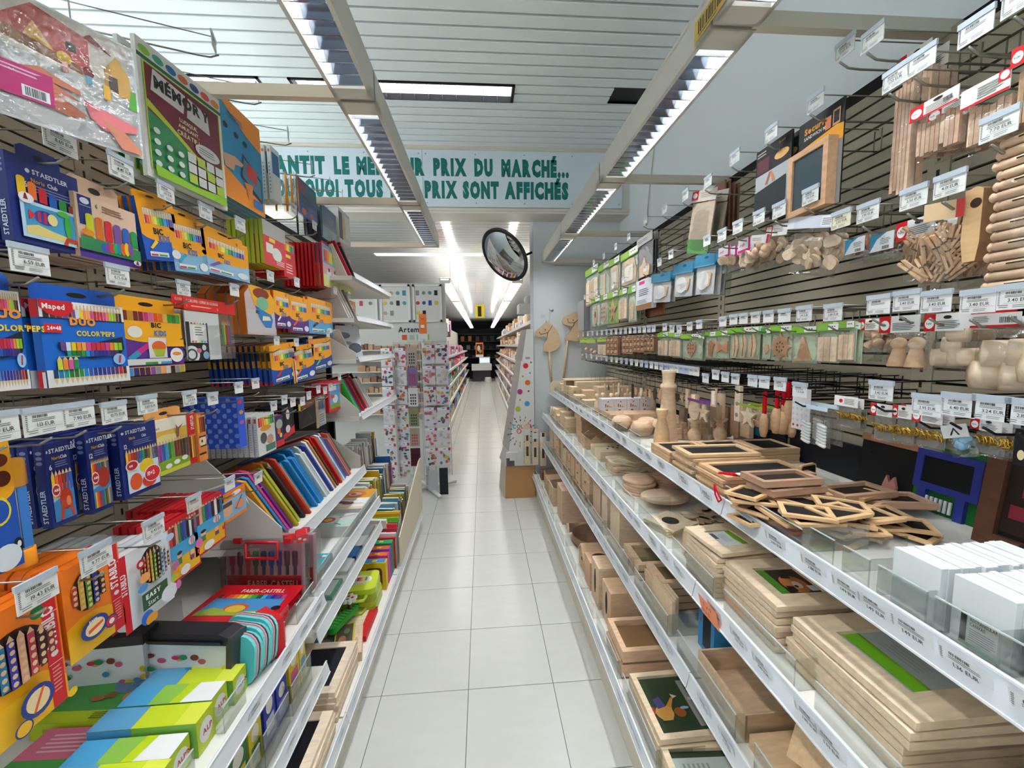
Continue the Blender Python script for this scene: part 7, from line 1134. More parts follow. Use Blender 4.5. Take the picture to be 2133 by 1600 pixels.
# --- second shelf
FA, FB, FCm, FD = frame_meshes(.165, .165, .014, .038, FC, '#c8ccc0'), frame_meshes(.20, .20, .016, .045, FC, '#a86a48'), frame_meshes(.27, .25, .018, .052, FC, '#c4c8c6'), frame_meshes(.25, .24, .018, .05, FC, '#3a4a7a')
DOG = [('r', 0, 0, 1, 1, '#3a2a22'), ('r', .0, .74, 1, 1, '#4a8a2a'), ('e', .4, .4, .34, .3, '#b8713f'), ('e', .36, .36, .14, .1, '#e2d4c8'), ('e', .3, .42, .05, .04, '#1a1412'), ('p', [(.1, .7), (.34, .66), (.3, .5), (.12, .5)], '#2a1c16'), ('p', [(.62, .56), (.8, .5), (.76, .3), (.6, .34)], '#3a261c'), ('r', .1, .02, .3, .2, '#d8e4ea')]
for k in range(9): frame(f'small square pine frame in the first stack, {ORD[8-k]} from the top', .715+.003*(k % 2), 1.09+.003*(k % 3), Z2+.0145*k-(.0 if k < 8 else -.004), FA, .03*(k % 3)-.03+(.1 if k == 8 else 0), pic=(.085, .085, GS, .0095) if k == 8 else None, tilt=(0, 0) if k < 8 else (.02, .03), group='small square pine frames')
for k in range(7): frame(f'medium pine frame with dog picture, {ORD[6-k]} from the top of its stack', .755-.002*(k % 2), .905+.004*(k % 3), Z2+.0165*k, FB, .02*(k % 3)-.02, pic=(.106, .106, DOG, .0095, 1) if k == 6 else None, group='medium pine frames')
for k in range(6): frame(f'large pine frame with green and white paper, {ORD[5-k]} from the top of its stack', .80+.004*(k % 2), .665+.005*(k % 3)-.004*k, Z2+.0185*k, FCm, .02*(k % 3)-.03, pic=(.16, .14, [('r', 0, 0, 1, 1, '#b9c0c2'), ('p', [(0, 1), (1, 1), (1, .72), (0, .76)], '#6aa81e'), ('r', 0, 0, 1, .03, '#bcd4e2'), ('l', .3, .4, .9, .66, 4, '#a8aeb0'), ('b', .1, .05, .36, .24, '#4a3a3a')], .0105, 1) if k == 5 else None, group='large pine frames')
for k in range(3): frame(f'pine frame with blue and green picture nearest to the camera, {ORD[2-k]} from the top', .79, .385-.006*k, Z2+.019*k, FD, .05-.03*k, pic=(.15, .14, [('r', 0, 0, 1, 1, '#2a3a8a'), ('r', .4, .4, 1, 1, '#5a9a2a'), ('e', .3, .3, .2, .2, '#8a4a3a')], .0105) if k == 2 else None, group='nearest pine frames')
for i in range(3): tag(B().box(0, .22, 0, .012, 0, .1-.008*i, '#dcbc86').build('pine_plank', 'wood', mx=Matrix.Translation((.66+.012*i, 1.24+.03*i, Z2)) @ Matrix.Rotation(.35, 4, 'X')), f'pine plank leaning behind the first frame stack, {ORD[i]} one', 'plank', 'leaning pine planks')
def disc(label, x, y, z, r, h, col, cat='wood disc', g=None, sy=1.): return tag(B().lathe([(r-.002, 0), (r, .002), (r, h-.002), (r-.002, h)], col, 26).build('wood_disc', 'wood', mx=Matrix.Translation((x, y, z)) @ Matrix.Diagonal((1, sy, 1, 1))), label, cat, g)
for k in range(5): disc(f'round wooden disc in the left stack, {ORD[4-k]} from the top', .74+.006*(k % 2), 1.83+.004*(k % 3), Z2+.0135*k, .075, .013, '#d8ae86', g='left disc stack')
for k in range(5): disc(f'round wooden disc in the right stack, {ORD[4-k]} from the top', .90-.006*(k % 2), 1.86, Z2+.0135*k, .072, .013, '#c89c72', g='right disc stack')
disc('broad oval wooden board leaning over the disc stacks', .79, 1.66, Z2+.03, .105, .016, '#e2c29c', sy=.75)
t = thing('wood_tile_with_hole', 'square plywood tile with round hole and shiny disc', 'wood tile', mx=Matrix.Translation((.715, 1.45, Z2+.02)) @ Matrix.Rotation(.45, 4, 'Z')); B().box(-.07, .07, -.07, .07, 0, .006, '#e8d2a8').build('tile', 'wood', t); B().prism([(.032*x, .032*y) for x, y in circ], .006, .0068, '#9aa4a8', ax='z').build('disc', 'metal', t)
for i in range(3): tag(B().box(-.07, .07, -.07, .07, 0, .0065, '#e0c698').build('wood_tile', 'wood', mx=Matrix.Translation((.715+.005*i, 1.45, Z2+.0066*i)) @ Matrix.Rotation(.3-.1*i, 4, 'Z')), f'plain plywood tile under the holed tile, {ORD[2-i]} below it', 'wood tile')
for i in range(9): tag(B().prism([(-.03, 0), (.03, .0), (.034, .02), (.012, .024), (.016, .05), (-.02, .046), (-.034, .02)], 0, .005, '#d8bc90', ax='z').build('wood_cut_shape', 'wood', mx=Matrix.Translation((.84+.035*(i % 4), 1.43+.05*(i//3), Z2+.006*(i//3)+.001)) @ Matrix.Rotation(i*1.1, 4, 'Z')), f'jagged thin wooden cut-out lying beside the holed tile, {ORD[i]} one', 'craft shape', 'jagged cut-outs')
for k in range(4):
    t = thing('cutting_board', f'small cutting board with rope loop, {ORD[3-k]} from the top', 'cutting board', (.83, 2.14+.01*(k % 2), Z2+.017*k), -.08+.05*(k % 3), group='small cutting boards')
    B().prism(rr_poly(.28, .16, .03, z0=-.08), 0, .014, '#e0c8a2', '#d2b48a', ax='z').build('board', 'wood', t); B().tube([(-.12, -.03, .014), (-.09, -.075, .022+.006*k), (-.02, -.1, .02), (.05, -.08, .03), (.1, -.02, .016)], .004, '#d9cdb4', 6).build('rope', 'cloth', t)
t = wood_box('flat wooden case with carved fruit silhouettes', .70, 1.02, 2.33, 2.55, Z2, .06, 'plain', '#e4cfa4'); b = B()
for k in range(9): b.prism([(-.09+.022*k+.008*math.cos(a), .01*((k*5) % 7-3)+.014*math.sin(a)) for a in (0, 1.2, 2.6, 4, 5.2)], .06, .0606, '#4a2e1a', ax='z')
b.build('carved_silhouettes', 'card', t)
wood_box('wooden tray with scalloped sides', .68, .98, 2.62, 2.82, Z2, .09, 'scallop', '#d2ac80'); wood_box('deep square wooden box with rim', .72, .95, 2.87, 3.05, Z2, .15, 'closed', '#cda471'); wood_box('open wooden rim tray on the deep square box', .71, .96, 2.86, 3.06, Z2+.151, .035, 'open', '#d8b27e')
for i, (x0, x1, y, h, kd) in enumerate(((.66, .86, 3.13, .12, 'closed'), (.65, .85, 3.26, .15, 'closed'), (.64, .72, 3.38, .10, 'plain'), (.73, .90, 3.38, .17, 'closed'), (.64, .74, 3.48, .14, 'plain'), (.68, .9, 3.52, .12, 'arch'), (.65, .8, 3.66, .13, 'arch'), (.66, .9, 3.82, .11, 'arch'))): wood_box(f'wooden box on the far second right shelf, {ORD[i]} from the camera', x0, x1, y, y+.095, Z2, h, kd, ['#dcbc8c', '#e2c698', '#d4b080'][i % 3])
# --- third shelf
for i, (x0, x1, y, d, h, kd) in enumerate(((.66, .92, 3.86, .1, .17, 'closed'), (.65, .9, 3.70, .12, .2, 'closed'), (.65, .9, 3.52, .14, .22, 'plain'), (.64, .9, 3.34, .14, .2, 'drawers'), (.65, .9, 3.22, .1, .21, 'plain'), (.64, .9, 3.06, .12, .16, 'closed'), (.65, .88, 2.92, .1, .2, 'drawers'), (.64, .9, 2.76, .12, .19, 'plain'), (.64, .92, 2.58, .15, .22, 'drawers'), (.64, .92, 2.36, .18, .23, 'drawers'), (.65, .9, 2.16, .15, .24, 'plain'))): wood_box(f'wooden box on the third right shelf, {ORD[i]} from the back wall', x0, x1, y, y+d, Z3, h, kd, ['#d8b88c', '#dfc198', '#d2ae80', '#cfa878'][i % 4])
wood_box('round-topped wooden board standing on the third shelf', .65, .9, 2.03, 2.13, Z3, .27, 'arch', '#dfc7a2'); wood_box('tall wooden case with a dark hole in its top', .65, .9, 1.84, 1.98, Z3, .235, 'tissue', '#e0c49a')
DF = frame_meshes(.2, .19, .035, .025, '#dcb98c', '#8a7a58')
for k in range(2): frame(f'deep box frame on the third shelf, {["lower", "upper"][k]} one', .74, 1.66, Z3+.036*k, DF, .02-.04*k, group='deep box frames')
DF2 = frame_meshes(.17, .15, .03, .022, '#d8b486', '#7a6444')
for k in range(4): frame(f'smaller deep box frame by the blue carton, {ORD[3-k]} from the top', .725+.004*(k % 2), 1.44-.004*k, Z3+.031*k, DF2, .03-.03*(k % 2), group='smaller deep box frames')
for i in range(3): tag(B().box(0, .01, -.08, .08, 0, .12, '#dcbc8e').build('wood_board', 'wood', loc=(.63+.012*i, 1.33+.01*i, Z3)), f'wooden panel on edge at the third shelf rail, {ORD[i]} one', 'panel', 'panels on edge')
slab('blue_carton', 'blue carton with black window on the third shelf', 'carton', (.70, 1.16, Z3), -PI/2, .09, .14, .16, '#3a8ac0', None, [('r', 0, 0, 1, 1, '#3a8ac0'), ('r', .3, .1, .8, .9, '#16161a'), ('e', .12, .6, .05, .05, '#d83a5a')])
wood_box('low red and grey pack behind the blue carton', .80, 1.0, 1.12, 1.24, Z3, .03, 'plain', '#8a2430')
wood_box('large shallow wooden tray on the third shelf', .635, .93, .87, 1.09, Z3, .075, 'open', '#d8b484'); wood_box('wooden house-shaped paper holder on the third shelf', .67, .79, .70, .80, Z3+.04, .07, 'open', '#d6ae74', rz=.5, tilt=.6)
wood_box('folded wooden box under the paper holder', .64, .86, .66, .86, Z3, .035, 'plain', '#d8b27a')
for i in range(2):
    t = thing('wood_kit_pack', f'wooden kit with green label strip standing on the third shelf, {["farther", "nearer"][i]} one', 'craft pack', (.66+.02*i, .60-.10*i, Z3)); B().box(0, .02, -.05, .05, 0, .21, '#d2aa74').build('board', 'wood', t)
    B().box(-.002, 0, -.03, .005, .06, .19, '#8aba5a').art([('e', .5, .86, .34, .1, '#e6e0e4'), ('t', .75, .12, .3, 'Mini', '#3a8a2a', .8, .03, PI/2)], .035, .13, x0=-.005, z0=.06, m=Matrix.Translation((-.002, 0, 0)) @ Matrix.Rotation(-PI/2, 4, 'Z')).build('green_label', 'print', t)
t = thing('lattice_board', 'thin wooden panel with cut lattice pattern on the third shelf', 'panel', (.70, .47, Z3)); 
for k in range(9): B().tube([(0, -.06+.015*k, 0), (0, -.05+.018*((k*5) % 8), .2)], .0025, '#b98a54', 4).build('lattice_bar', 'wood', t)
B().box(-.003, .003, -.07, -.062, 0, .2, '#b98a54').build('edge_bar', 'wood', t); B().box(-.003, .003, .062, .07, 0, .2, '#b98a54').build('edge_bar', 'wood', t)
# --- bottom shelf
for i, (x0, x1, y, d, h, kd, c) in enumerate(((.56, .8, 3.86, .12, .08, 'plain', '#8a5a3a'), (.58, .8, 3.68, .14, .12, 'open', '#c8a070'), (.56, .8, 3.46, .18, .13, 'closed', '#d2a878'), (.56, .82, 3.2, .22, .16, 'open', '#d8b88c'), (.57, .86, 2.86, .2, .26, 'plain', '#d2ac84'), (.57, .8, 2.2, .13, .14, 'house', '#d4ae78'), (.56, .7, 2.04, .12, .16, 'tissue', '#d2a878'), (.56, .86, 1.88, .13, .22, 'slot', '#dcba8c'), (.57, .9, 1.72, .13, .19, 'slot', '#d2ac7e'))): wood_box(f'wooden {dict(plain="box", open="open box", closed="lidded box", house="bird house", tissue="box with round hole", slot="case with tall oval opening")[kd]} on the bottom right shelf, {ORD[i]} from the back wall', x0, x1, y, y+d, Z4, h, kd, c)
tag(B().prism([(.17*math.cos(a), .17*math.sin(a)) for a in [PI*k/16 for k in range(17)]]+[(.155*math.cos(a), .155*math.sin(a)) for a in [PI-PI*k/16 for k in range(17)]], 0, .06, '#dcbc90', ax='z').build('wooden_hoop', 'wood', mx=Matrix.Translation((.72, 2.58, Z4+.07)) @ Matrix.Rotation(-.4, 4, 'X')), 'bent wooden half hoop on the bottom right shelf', 'hoop')
tag(B().lathe([(.13, 0), (.15, .02), (.15, .07), (.145, .07), (.14, .025)], '#8a6444', 26).build('wooden_bowl', 'wood', loc=(.73, 2.56, Z4)), 'dark round wooden dish under the half hoop', 'bowl')
for i in range(7): tag(B().box(0, .16, -.004, .004, 0, .006, '#d8b88a').build('loose_wood_strip', 'wood', mx=Matrix.Translation((.58+.01*i, 2.36+.012*i, Z4+.008*i+.002)) @ Matrix.Rotation(.2*math.sin(i*2), 4, 'Z')), f'loose thin wooden slat on the bottom right shelf, {ORD[i]} from below', 'craft wood', 'loose thin slats')
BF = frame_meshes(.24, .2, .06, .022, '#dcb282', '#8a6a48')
for k in range(2): frame(f'deep wooden tray frame on the bottom shelf, {["lower", "upper"][k]} one', .65+.004*k, 1.555, Z4+.061*k, BF, .0, group='deep tray frames')
PHO = [('r', 0, 0, 1, 1, '#2a3a24'), ('r', 0, .72, 1, 1, '#8a8884'), ('b', .12, .8, .3, .92, '#2a2a2e'), ('r', .4, .76, .46, .98, '#b8b8b4'), ('r', .5, .8, .78, .96, '#a8aaa8'), ('p', [(.36, .54), (.55, .44), (.84, .36), (.84, .2), (.6, .18), (.56, .34), (.38, .48)], '#b8782e'), ('e', .68, .28, .16, .14, '#c08a42'), ('e', .7, .52, .1, .09, '#8a4a22'), ('p', [(.3, .5), (.36, .6), (.4, .52)], '#d8b8b0'), ('p', [(.34, .3), (.56, .34), (.6, .2), (.4, .18)], '#4a3f7a'), ('p', [(.5, .0), (.72, .0), (.7, .14), (.56, .14)], '#b8303c'), ('e', .62, .62, .03, .07, '#7a9ab8')]
BF2 = frame_meshes(.22, .26, .024, .02, '#dfc49a', '#34402c')
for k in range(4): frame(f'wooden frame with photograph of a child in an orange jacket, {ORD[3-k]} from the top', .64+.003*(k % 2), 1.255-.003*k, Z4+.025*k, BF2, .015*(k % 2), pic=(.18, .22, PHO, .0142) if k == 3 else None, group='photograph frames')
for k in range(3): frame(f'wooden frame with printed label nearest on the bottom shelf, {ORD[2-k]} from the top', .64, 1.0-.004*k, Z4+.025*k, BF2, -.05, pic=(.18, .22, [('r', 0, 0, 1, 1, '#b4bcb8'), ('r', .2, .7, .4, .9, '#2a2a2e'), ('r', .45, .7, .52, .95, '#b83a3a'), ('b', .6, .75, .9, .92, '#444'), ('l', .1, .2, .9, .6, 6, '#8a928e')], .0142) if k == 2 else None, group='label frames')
# ------------------------------------------------------------------ end of the aisle: wall pieces, spinner, far shop
# hobby horses on the back wall
def horse(label, px, stick, eye, rein):
    t = thing('hobby_horse', label, 'hobby horse', (0, 4.085, 0), group='wooden hobby horses')
    B().prism([(p.x, p.z) for p in (at(a, b, Y=4.085) for a, b in px)][::-1], 0, .022, '#d8b684', '#c29a66').build('head', 'wood', t); hd_ = t.children[0]
    a, b = (at(*q, Y=4.085) for q in stick); B().tube([(a.x, .011, a.z), (b.x, .011, b.z)], .011, '#d2ac78', 10).build('stick', 'wood', t)
    e = at(*eye, Y=4.085); B().lathe([(.006, 0), (.004, .002)], '#3a2a1e', 8, m=Matrix.Translation((e.x, 0, e.z)) @ Matrix.Rotation(PI/2, 4, 'X')).build('eye', 'paint', hd_)
    b_ = B()
    for l in rein: b_.tube([(p.x, -.001, p.z) for p in (at(x, y, Y=4.085) for x, y in l)], .0028, '#4a2c1c', 5)
    b_.build('bridle', 'cloth', hd_)
    return t
h1 = [(1115, 697), (1117, 689), (1136, 673), (1138, 668), (1143, 674), (1152, 679), (1162, 690), (1168, 708), (1167, 720), (1160, 728), (1147, 733), (1131, 732), (1133, 719), (1141, 706), (1133, 700), (1124, 702), (1117, 701)]
t = horse('wooden hobby horse head hanging from a wall hook by a string', h1, ((1144, 725), (1150, 806)), (1136, 687), [[(1123, 691), (1126, 697), (1141, 693), (1151, 678)], [(1141, 693), (1139, 705)]])
p = at(1144, 672, Y=4.085); q = at(1145, 646, Y=4.085); B().tube([(p.x, .005, p.z), (q.x, .01, q.z)], .0014, '#d8d0c0', 4).build('string', 'cloth', t)
t = thing('wall_hook', 'small metal hook in the white wall above the hobby horse', 'hook', (q.x, 4.09, q.z)); B().lathe([(.016, 0), (.014, .006)], '#b8b4ac', 12, m=Matrix.Translation((.03, .03, 0)) @ Matrix.Rotation(PI/2, 4, 'X')).build('plate', 'metal', t); B().tube([(.03, .03, 0), (0, .0, 0), (-.004, -.004, .012)], .004, '#a8a49c', 6).build('arm', 'metal', t)
h2 = [(1171, 669), (1174, 661), (1194, 651), (1200, 649), (1206, 655), (1213, 662), (1218, 680), (1212, 704), (1203, 711), (1178, 709), (1176, 703), (1189, 691), (1193, 681), (1180, 677), (1173, 675)]
horse('wooden hobby horse head half hidden by the peg rows', h2, ((1183, 705), (1173, 800)), (1194, 667), [[(1182, 664), (1184, 672), (1197, 672), (1206, 664)], [(1197, 672), (1193, 681)]])
tag(B().art([('l', 0, 0, 1, 1, 4, '#b9bfc2')], .05, .03, x0=at(1127, 660, Y=4.12).x, z0=at(1127, 662, Y=4.12).z, m=Matrix.Translation((0, 4.119, 0))).build('price_note', 'print'), 'small faint price note on the white wall', 'label')
# convex mirror
c = at(1051, 532, Y=4.15); nrm = Vector((-.63, -.50, -.58)).normalized()
mm = Matrix.Translation(c) @ nrm.to_track_quat('Z', 'Y').to_matrix().to_4x4()
t = thing('convex_mirror', 'round convex mirror with black rim on the wall edge', 'mirror', mx=mm); R_ = .275
B().lathe([(R_*(1-k/14)+.001, .055*(1-(1-k/14)**2)) for k in range(15)], '#d8dadc', 40).build('mirror', 'mirror', t)
B().lathe([(R_-.004, -.006), (R_+.012, -.004), (R_+.014, .008), (R_+.002, .014), (R_-.006, .010)], '#101113', 40).build('rim', 'plastic', t); B().lathe([(R_, -.012), (R_, -.006)], '#1a1a1c', 30).build('back', 'plastic', t)
ml = mm.inverted(); B().tube([ml @ Vector((.53, 4.2, 2.55)), ml @ Vector((.42, 4.18, 2.5)), (0, 0, -.015)], .012, '#1a1a1c', 8).build('arm', 'metal', t)
# cardboard obelisk
t = thing('display_obelisk', 'tapering white cardboard display with coloured dots by the white wall', 'display', (0, 0, 0))
y0 = 4.06; D_ = .34
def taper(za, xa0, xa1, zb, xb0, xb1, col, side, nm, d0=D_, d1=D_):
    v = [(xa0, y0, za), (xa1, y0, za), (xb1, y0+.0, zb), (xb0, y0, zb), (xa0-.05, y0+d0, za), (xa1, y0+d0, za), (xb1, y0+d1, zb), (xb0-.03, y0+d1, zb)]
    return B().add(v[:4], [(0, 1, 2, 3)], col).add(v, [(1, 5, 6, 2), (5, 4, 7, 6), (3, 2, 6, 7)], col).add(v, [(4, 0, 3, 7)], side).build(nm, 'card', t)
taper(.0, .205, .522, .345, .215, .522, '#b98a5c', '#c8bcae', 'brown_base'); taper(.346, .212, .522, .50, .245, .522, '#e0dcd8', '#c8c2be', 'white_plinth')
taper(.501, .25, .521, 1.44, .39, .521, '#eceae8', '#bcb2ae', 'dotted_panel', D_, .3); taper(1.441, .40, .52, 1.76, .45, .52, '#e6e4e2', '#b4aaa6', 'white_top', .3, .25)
dots_ = [(1095, 762, 5.5, '#d8262e'), (1106, 755, 2, '#c83a8a'), (1104, 777, 2, '#4aa8c8'), (1089, 784, 2, '#a8bc2a'), (1099, 797, 5.5, '#e0702a'), (1083, 816, 5.5, '#b83a82'), (1101, 815, 2, '#c8304a'), (1083, 833, 2, '#e0702a'), (1098, 841, 5.5, '#4a9ac8'), (1079, 852, 5.5, '#a8b82a')]
b = B()
for x, y, r, c in dots_:
    p = at(x, y, Y=y0); b.prism([(p.x+r/203*a, p.z+r/203*d) for a, d in circ], y0-.0012, y0-.0004, c)
o = b.build('colour_dots', 'print', t); o['kind'] = 'stuff'
b = B()
for k in range(30):
    a = 2*PI*k/15; rr = 22 if k < 15 else 28; p = at(1086+rr*math.cos(a), 899-rr*1.1*math.sin(a), Y=y0); ca, sa = math.cos(a+.1), math.sin(a+.1)
    b.prism([(p.x+ca*u-sa*v, p.z+sa*u+ca*v) for u, v in ((-.018, 0), (-.004, -.007), (.016, 0), (-.004, .007))], y0-.0012, y0-.0004, ['#2a5a8a', '#c83a8a', '#e08a2a', '#a8bc2a', '#1a2a4a', '#c8303a', '#4aa8c8', '#6a3a7a'][k % 8])
o = b.build('leaf_ring', 'print', t); o['kind'] = 'stuff'
p = at(1068, 893, Y=y0); b = B()
for k, (ch, c) in enumerate(zip('COLOR', ['#2a8ab0', '#3a9a4a', '#c8303a', '#e08a2a', '#b83a82'])): b.art([('t', 0, 0, 1, ch, c, .8, .03)], 1, .042, x0=p.x+k*.043, z0=p.z-.0, y=y0-.001)
b.build('lettering', 'print', t); B().tube([(at(1081, 898, Y=y0).x+.022*math.cos(a), y0-.002, at(1081, 898, Y=y0).z+.022*math.sin(a)) for a in [2*PI*k/16 for k in range(17)]], .0035, '#d8262e', 5).build('ring_logo', 'print', t)
B().prism([(at(1099, 746, Y=y0).x+.026*a, at(1099, 746, Y=y0).z+.012*d) for a, d in circ], y0-.0012, y0-.0004, '#9a9694').build('oval_logo', 'print', t)
tag(B().box(.22, .34, 4.02, 4.05, .36, .50, '#dcdad8').art([('r', 0, 0, .7, .6, '#5a5258'), ('r', .3, .4, .8, .7, '#e4e2e0')], .12, .14, x0=.22, z0=.36, y=4.019).build('leaflet_pack', 'print'), 'clear pack with dark print propped on the obelisk base', 'pack')
for i in range(3):
    t = thing('clip_board_pack', f'pale wooden strip frame pack hanging at the shelf end, {ORD[i]} from the left', 'frame pack', (.44+.075*i, 4.02-.05*i, .38))
    B().box(-.03, .03, 0, .012, 0, .4-.03*i, '#dcc69c').build('board', 'wood', t)
    for z in (.08, .24): B().box(-.012, .012, -.001, 0, z, z+.1, '#4a4038').build('slot', 'card', t)
    B().box(-.03, .03, -.003, -.0015, .3-.03*i, .36-.03*i, '#e4e6e0').build('label', 'print', t)
# sticker spinner
SX, SY = -.64, 4.42
t = thing('spinner_rack', 'tall wire spinner rack with white feet for sticker packs', 'spinner rack', (SX, SY, 0))
B().lathe([(.02, .06), (.02, 1.68)], '#d8d8d6', 12).build('pole', 'paint', t)
for k in range(4):
    a = k*PI/2+.5; B().tube([(0, 0, .03), (.34*math.cos(a), .34*math.sin(a), .03)], .018, '#e4e4e2', 8).build('foot', 'paint', t)
for k, (x, y) in enumerate(((-.12, -.2), (.0, -.24), (.12, -.2), (.28, -.12), (-.3, -.1))): B().tube([(x, y, .2), (x, y, 1.66)], .004, '#d4d4d2', 6).build('upright_wire', 'paint', t)
for z in [.25+.2*k for k in range(8)]: B().tube([(-.3, -.1, z), (-.12, -.2, z), (0, -.24, z), (.12, -.2, z), (.28, -.12, z)], .003, '#d4d4d2', 5).build('ring_wire', 'paint', t)
B().box(-.05, .05, -.01, .01, 1.66, 1.74, '#e6e4e0').build('sign_holder', 'plastic', t); B().box(-.035, .045, -.006, -.002, 1.74, 1.95, '#ea7c34').art([('r', .2, .3, .7, .45, '#f2ece6'), ('l', .3, .7, .8, .8, 1, '#b8501e')], .08, .21, x0=-.035, z0=1.74, y=-.0065).build('orange_sign', 'print', t)
def sticker(cols, hd, seed):
    r = random.Random(seed); ops = [('r', 0, 0, 1, 1, '#d9d6dc'), ('r', 0, .86, 1, 1, '#eceaf0'), ('r', .8, .84, 1, 1, hd), ('e', .5, .93, .12, .02, '#4a4a52')]
    for k in range(11): ops.append(('e', r.uniform(.12, .88), r.uniform(.08, .78), r.uniform(.07, .17), r.uniform(.04, .1), r.choice(cols), 9))
    return B().box(-.062, .062, 0, .003, 0, .19, '#d9d6dc').art(ops, .124, .19).mesh('sticker_pack', 'gloss')
PAL = [['#c83a5a', '#8a2a6a', '#4a8aa8', '#c89a4a'], ['#b8323a', '#5a3a2a', '#2a6a5a', '#3a3a6a'], ['#d86a9a', '#c8404a', '#8aa86a'], ['#c8b8b0', '#b0a8a8', '#d0c0c0'], ['#8a4a3a', '#c86a3a', '#4a4a4a'], ['#2a7a8a', '#c8a02a', '#b83a6a']]
for r_i in range(6):
    for c_i in range(2):
        me = sticker(PAL[(r_i*2+c_i) % 6], '#7a2a72' if r_i < 5 else '#c41a22', r_i*5+c_i)
        tag(place('sticker_pack', me, mx=Matrix.Translation((-.555+c_i*.135, 4.16, 1.425-r_i*.215)) @ Matrix.Rotation(.12, 4, 'Z')), f'sticker pack on the aisle face of the spinner, {["top", "second", "third", "fourth", "fifth", "bottom"][r_i]} row {["left", "right"][c_i]}', 'sticker pack', 'sticker packs on the aisle face of the spinner')
for r_i in range(7):
    for c_i in range(2):
        me = sticker(PAL[(r_i+c_i*2) % 6], '#b82a34', r_i*7+c_i+50)
        tag(place('sticker_pack', me, mx=Matrix.Translation((-.99+c_i*.135, 4.22+.02*c_i, 1.40-r_i*.2)) @ Matrix.Rotation(-.25, 4, 'Z')), f'sticker pack on the left face of the spinner, {["top", "second", "third", "fourth", "fifth", "sixth", "bottom"][r_i]} row {["left", "right"][c_i]}', 'sticker pack', 'sticker packs on the left face of the spinner')
for r_i in range(6): tag(B().box(-.05, .05, 0, .012, 0, .19, ['#b8aaa0', '#7a6a9a', '#e8e4e4', '#8a8a6a', '#a89a8a', '#5a2a34'][r_i]).art([('e', .25+.25*(k % 3), .15+.17*(k//3), .08, .06, ['#3a3a3e', '#c8304a', '#2a2a2e'][r_i % 3], 8) for k in range(12)], .09, .18).build('sticker_pack', 'gloss', mx=Matrix.Translation((-.72, 4.14, 1.41-r_i*.21)) @ Matrix.Rotation(-.05, 4, 'Z')), f'narrow sticker pack on the middle face of the spinner, {["top", "second", "third", "fourth", "fifth", "bottom"][r_i]} row', 'sticker pack')
tag(B().box(-.6, -.5, 4.17, 4.175, .08, .30, '#b4b8bc').build('grey_card', 'card'), 'grey card strip low on the spinner', 'card'); tag(B().box(-.485, -.395, 4.17, 4.175, .03, .32, '#26262a').build('black_card', 'card'), 'black textured card strip low on the spinner', 'card')
# stamp display end panel behind the spinner
t = thing('stamp_display', 'white display with two framed sample boards and shelves of wooden stamps', 'display', (0, 5., 0))
B().box(-2.3, -.44, .02, .06, 0, 2.37, '#d6d4cf').build('back_board', 'paint', t)
for x0, x1 in ((-1.72, -1.25), (-1.22, -.86), (-.83, -.48)):
    B().box(x0, x1, 0, .02, 1.90, 2.35, '#dedcd8').build('sample_board', 'paint', t)
    for a in ((x0, x1, 1.9, 1.925), (x0, x1, 2.325, 2.35), (x0, x0+.025, 1.9, 2.35), (x1-.025, x1, 1.9, 2.35)): B().box(a[0], a[1], -.012, 0, a[2], a[3], '#e8e6e2').build('board_frame', 'paint', t)
    rr = random.Random(int(x0*100))
    for k in range(10):
        x = x0+.06+(x1-x0-.1)*(k % 4)/3.4; z = 2.25-.12*(k//4); c = rr.choice(['#2a4a9a', '#3aa0a8', '#1a1a1e', '#d8b82a', '#b8a06a', '#3a8ab0', '#b83a34', '#8a8a8a'])
        B().prism([(x+.022*u, z+.022*v) for u, v in circ[::2]] if k % 3 else [(x-.02, z-.03), (x+.02, z-.03), (x+.02, z+.03), (x-.02, z+.03)], -.003, 0, c).build('stamp_sample', 'print', t)
B().art([('t', .46, .55, .3, 'Artemio', '#1e2f3a', .9, .03)]+[('r', .5+.09*k, .12, .56+.09*k, .4, c) for k, c in enumerate(['#d8562e', '#b8b8b0', '#5ac0b0', '#9ab83a'])], 1.0, .22, x0=-1.48, z0=1.66, y=.018).build('lettering', 'print', t)
for k in range(7):
    z = 1.56-k*.13; B().box(-2.2, -.48, -.10, .02, z, z+.012, '#dcd8cf').build('stamp_shelf', 'paint', t)
    b = B(); rr = random.Random(k); x = -1.5
    while x < -.52:
        wd = rr.uniform(.03, .09); b.box(x, x+wd, -.07, -.01, z+.013, z+.013+rr.uniform(.03, .075), rr.choice(['#b98a5a', '#a87a4c', '#c89c6c', '#8a5a38'])); x += wd+.01
    o = b.build('wooden_stamps', 'wood', t); o['kind'] = 'stuff'
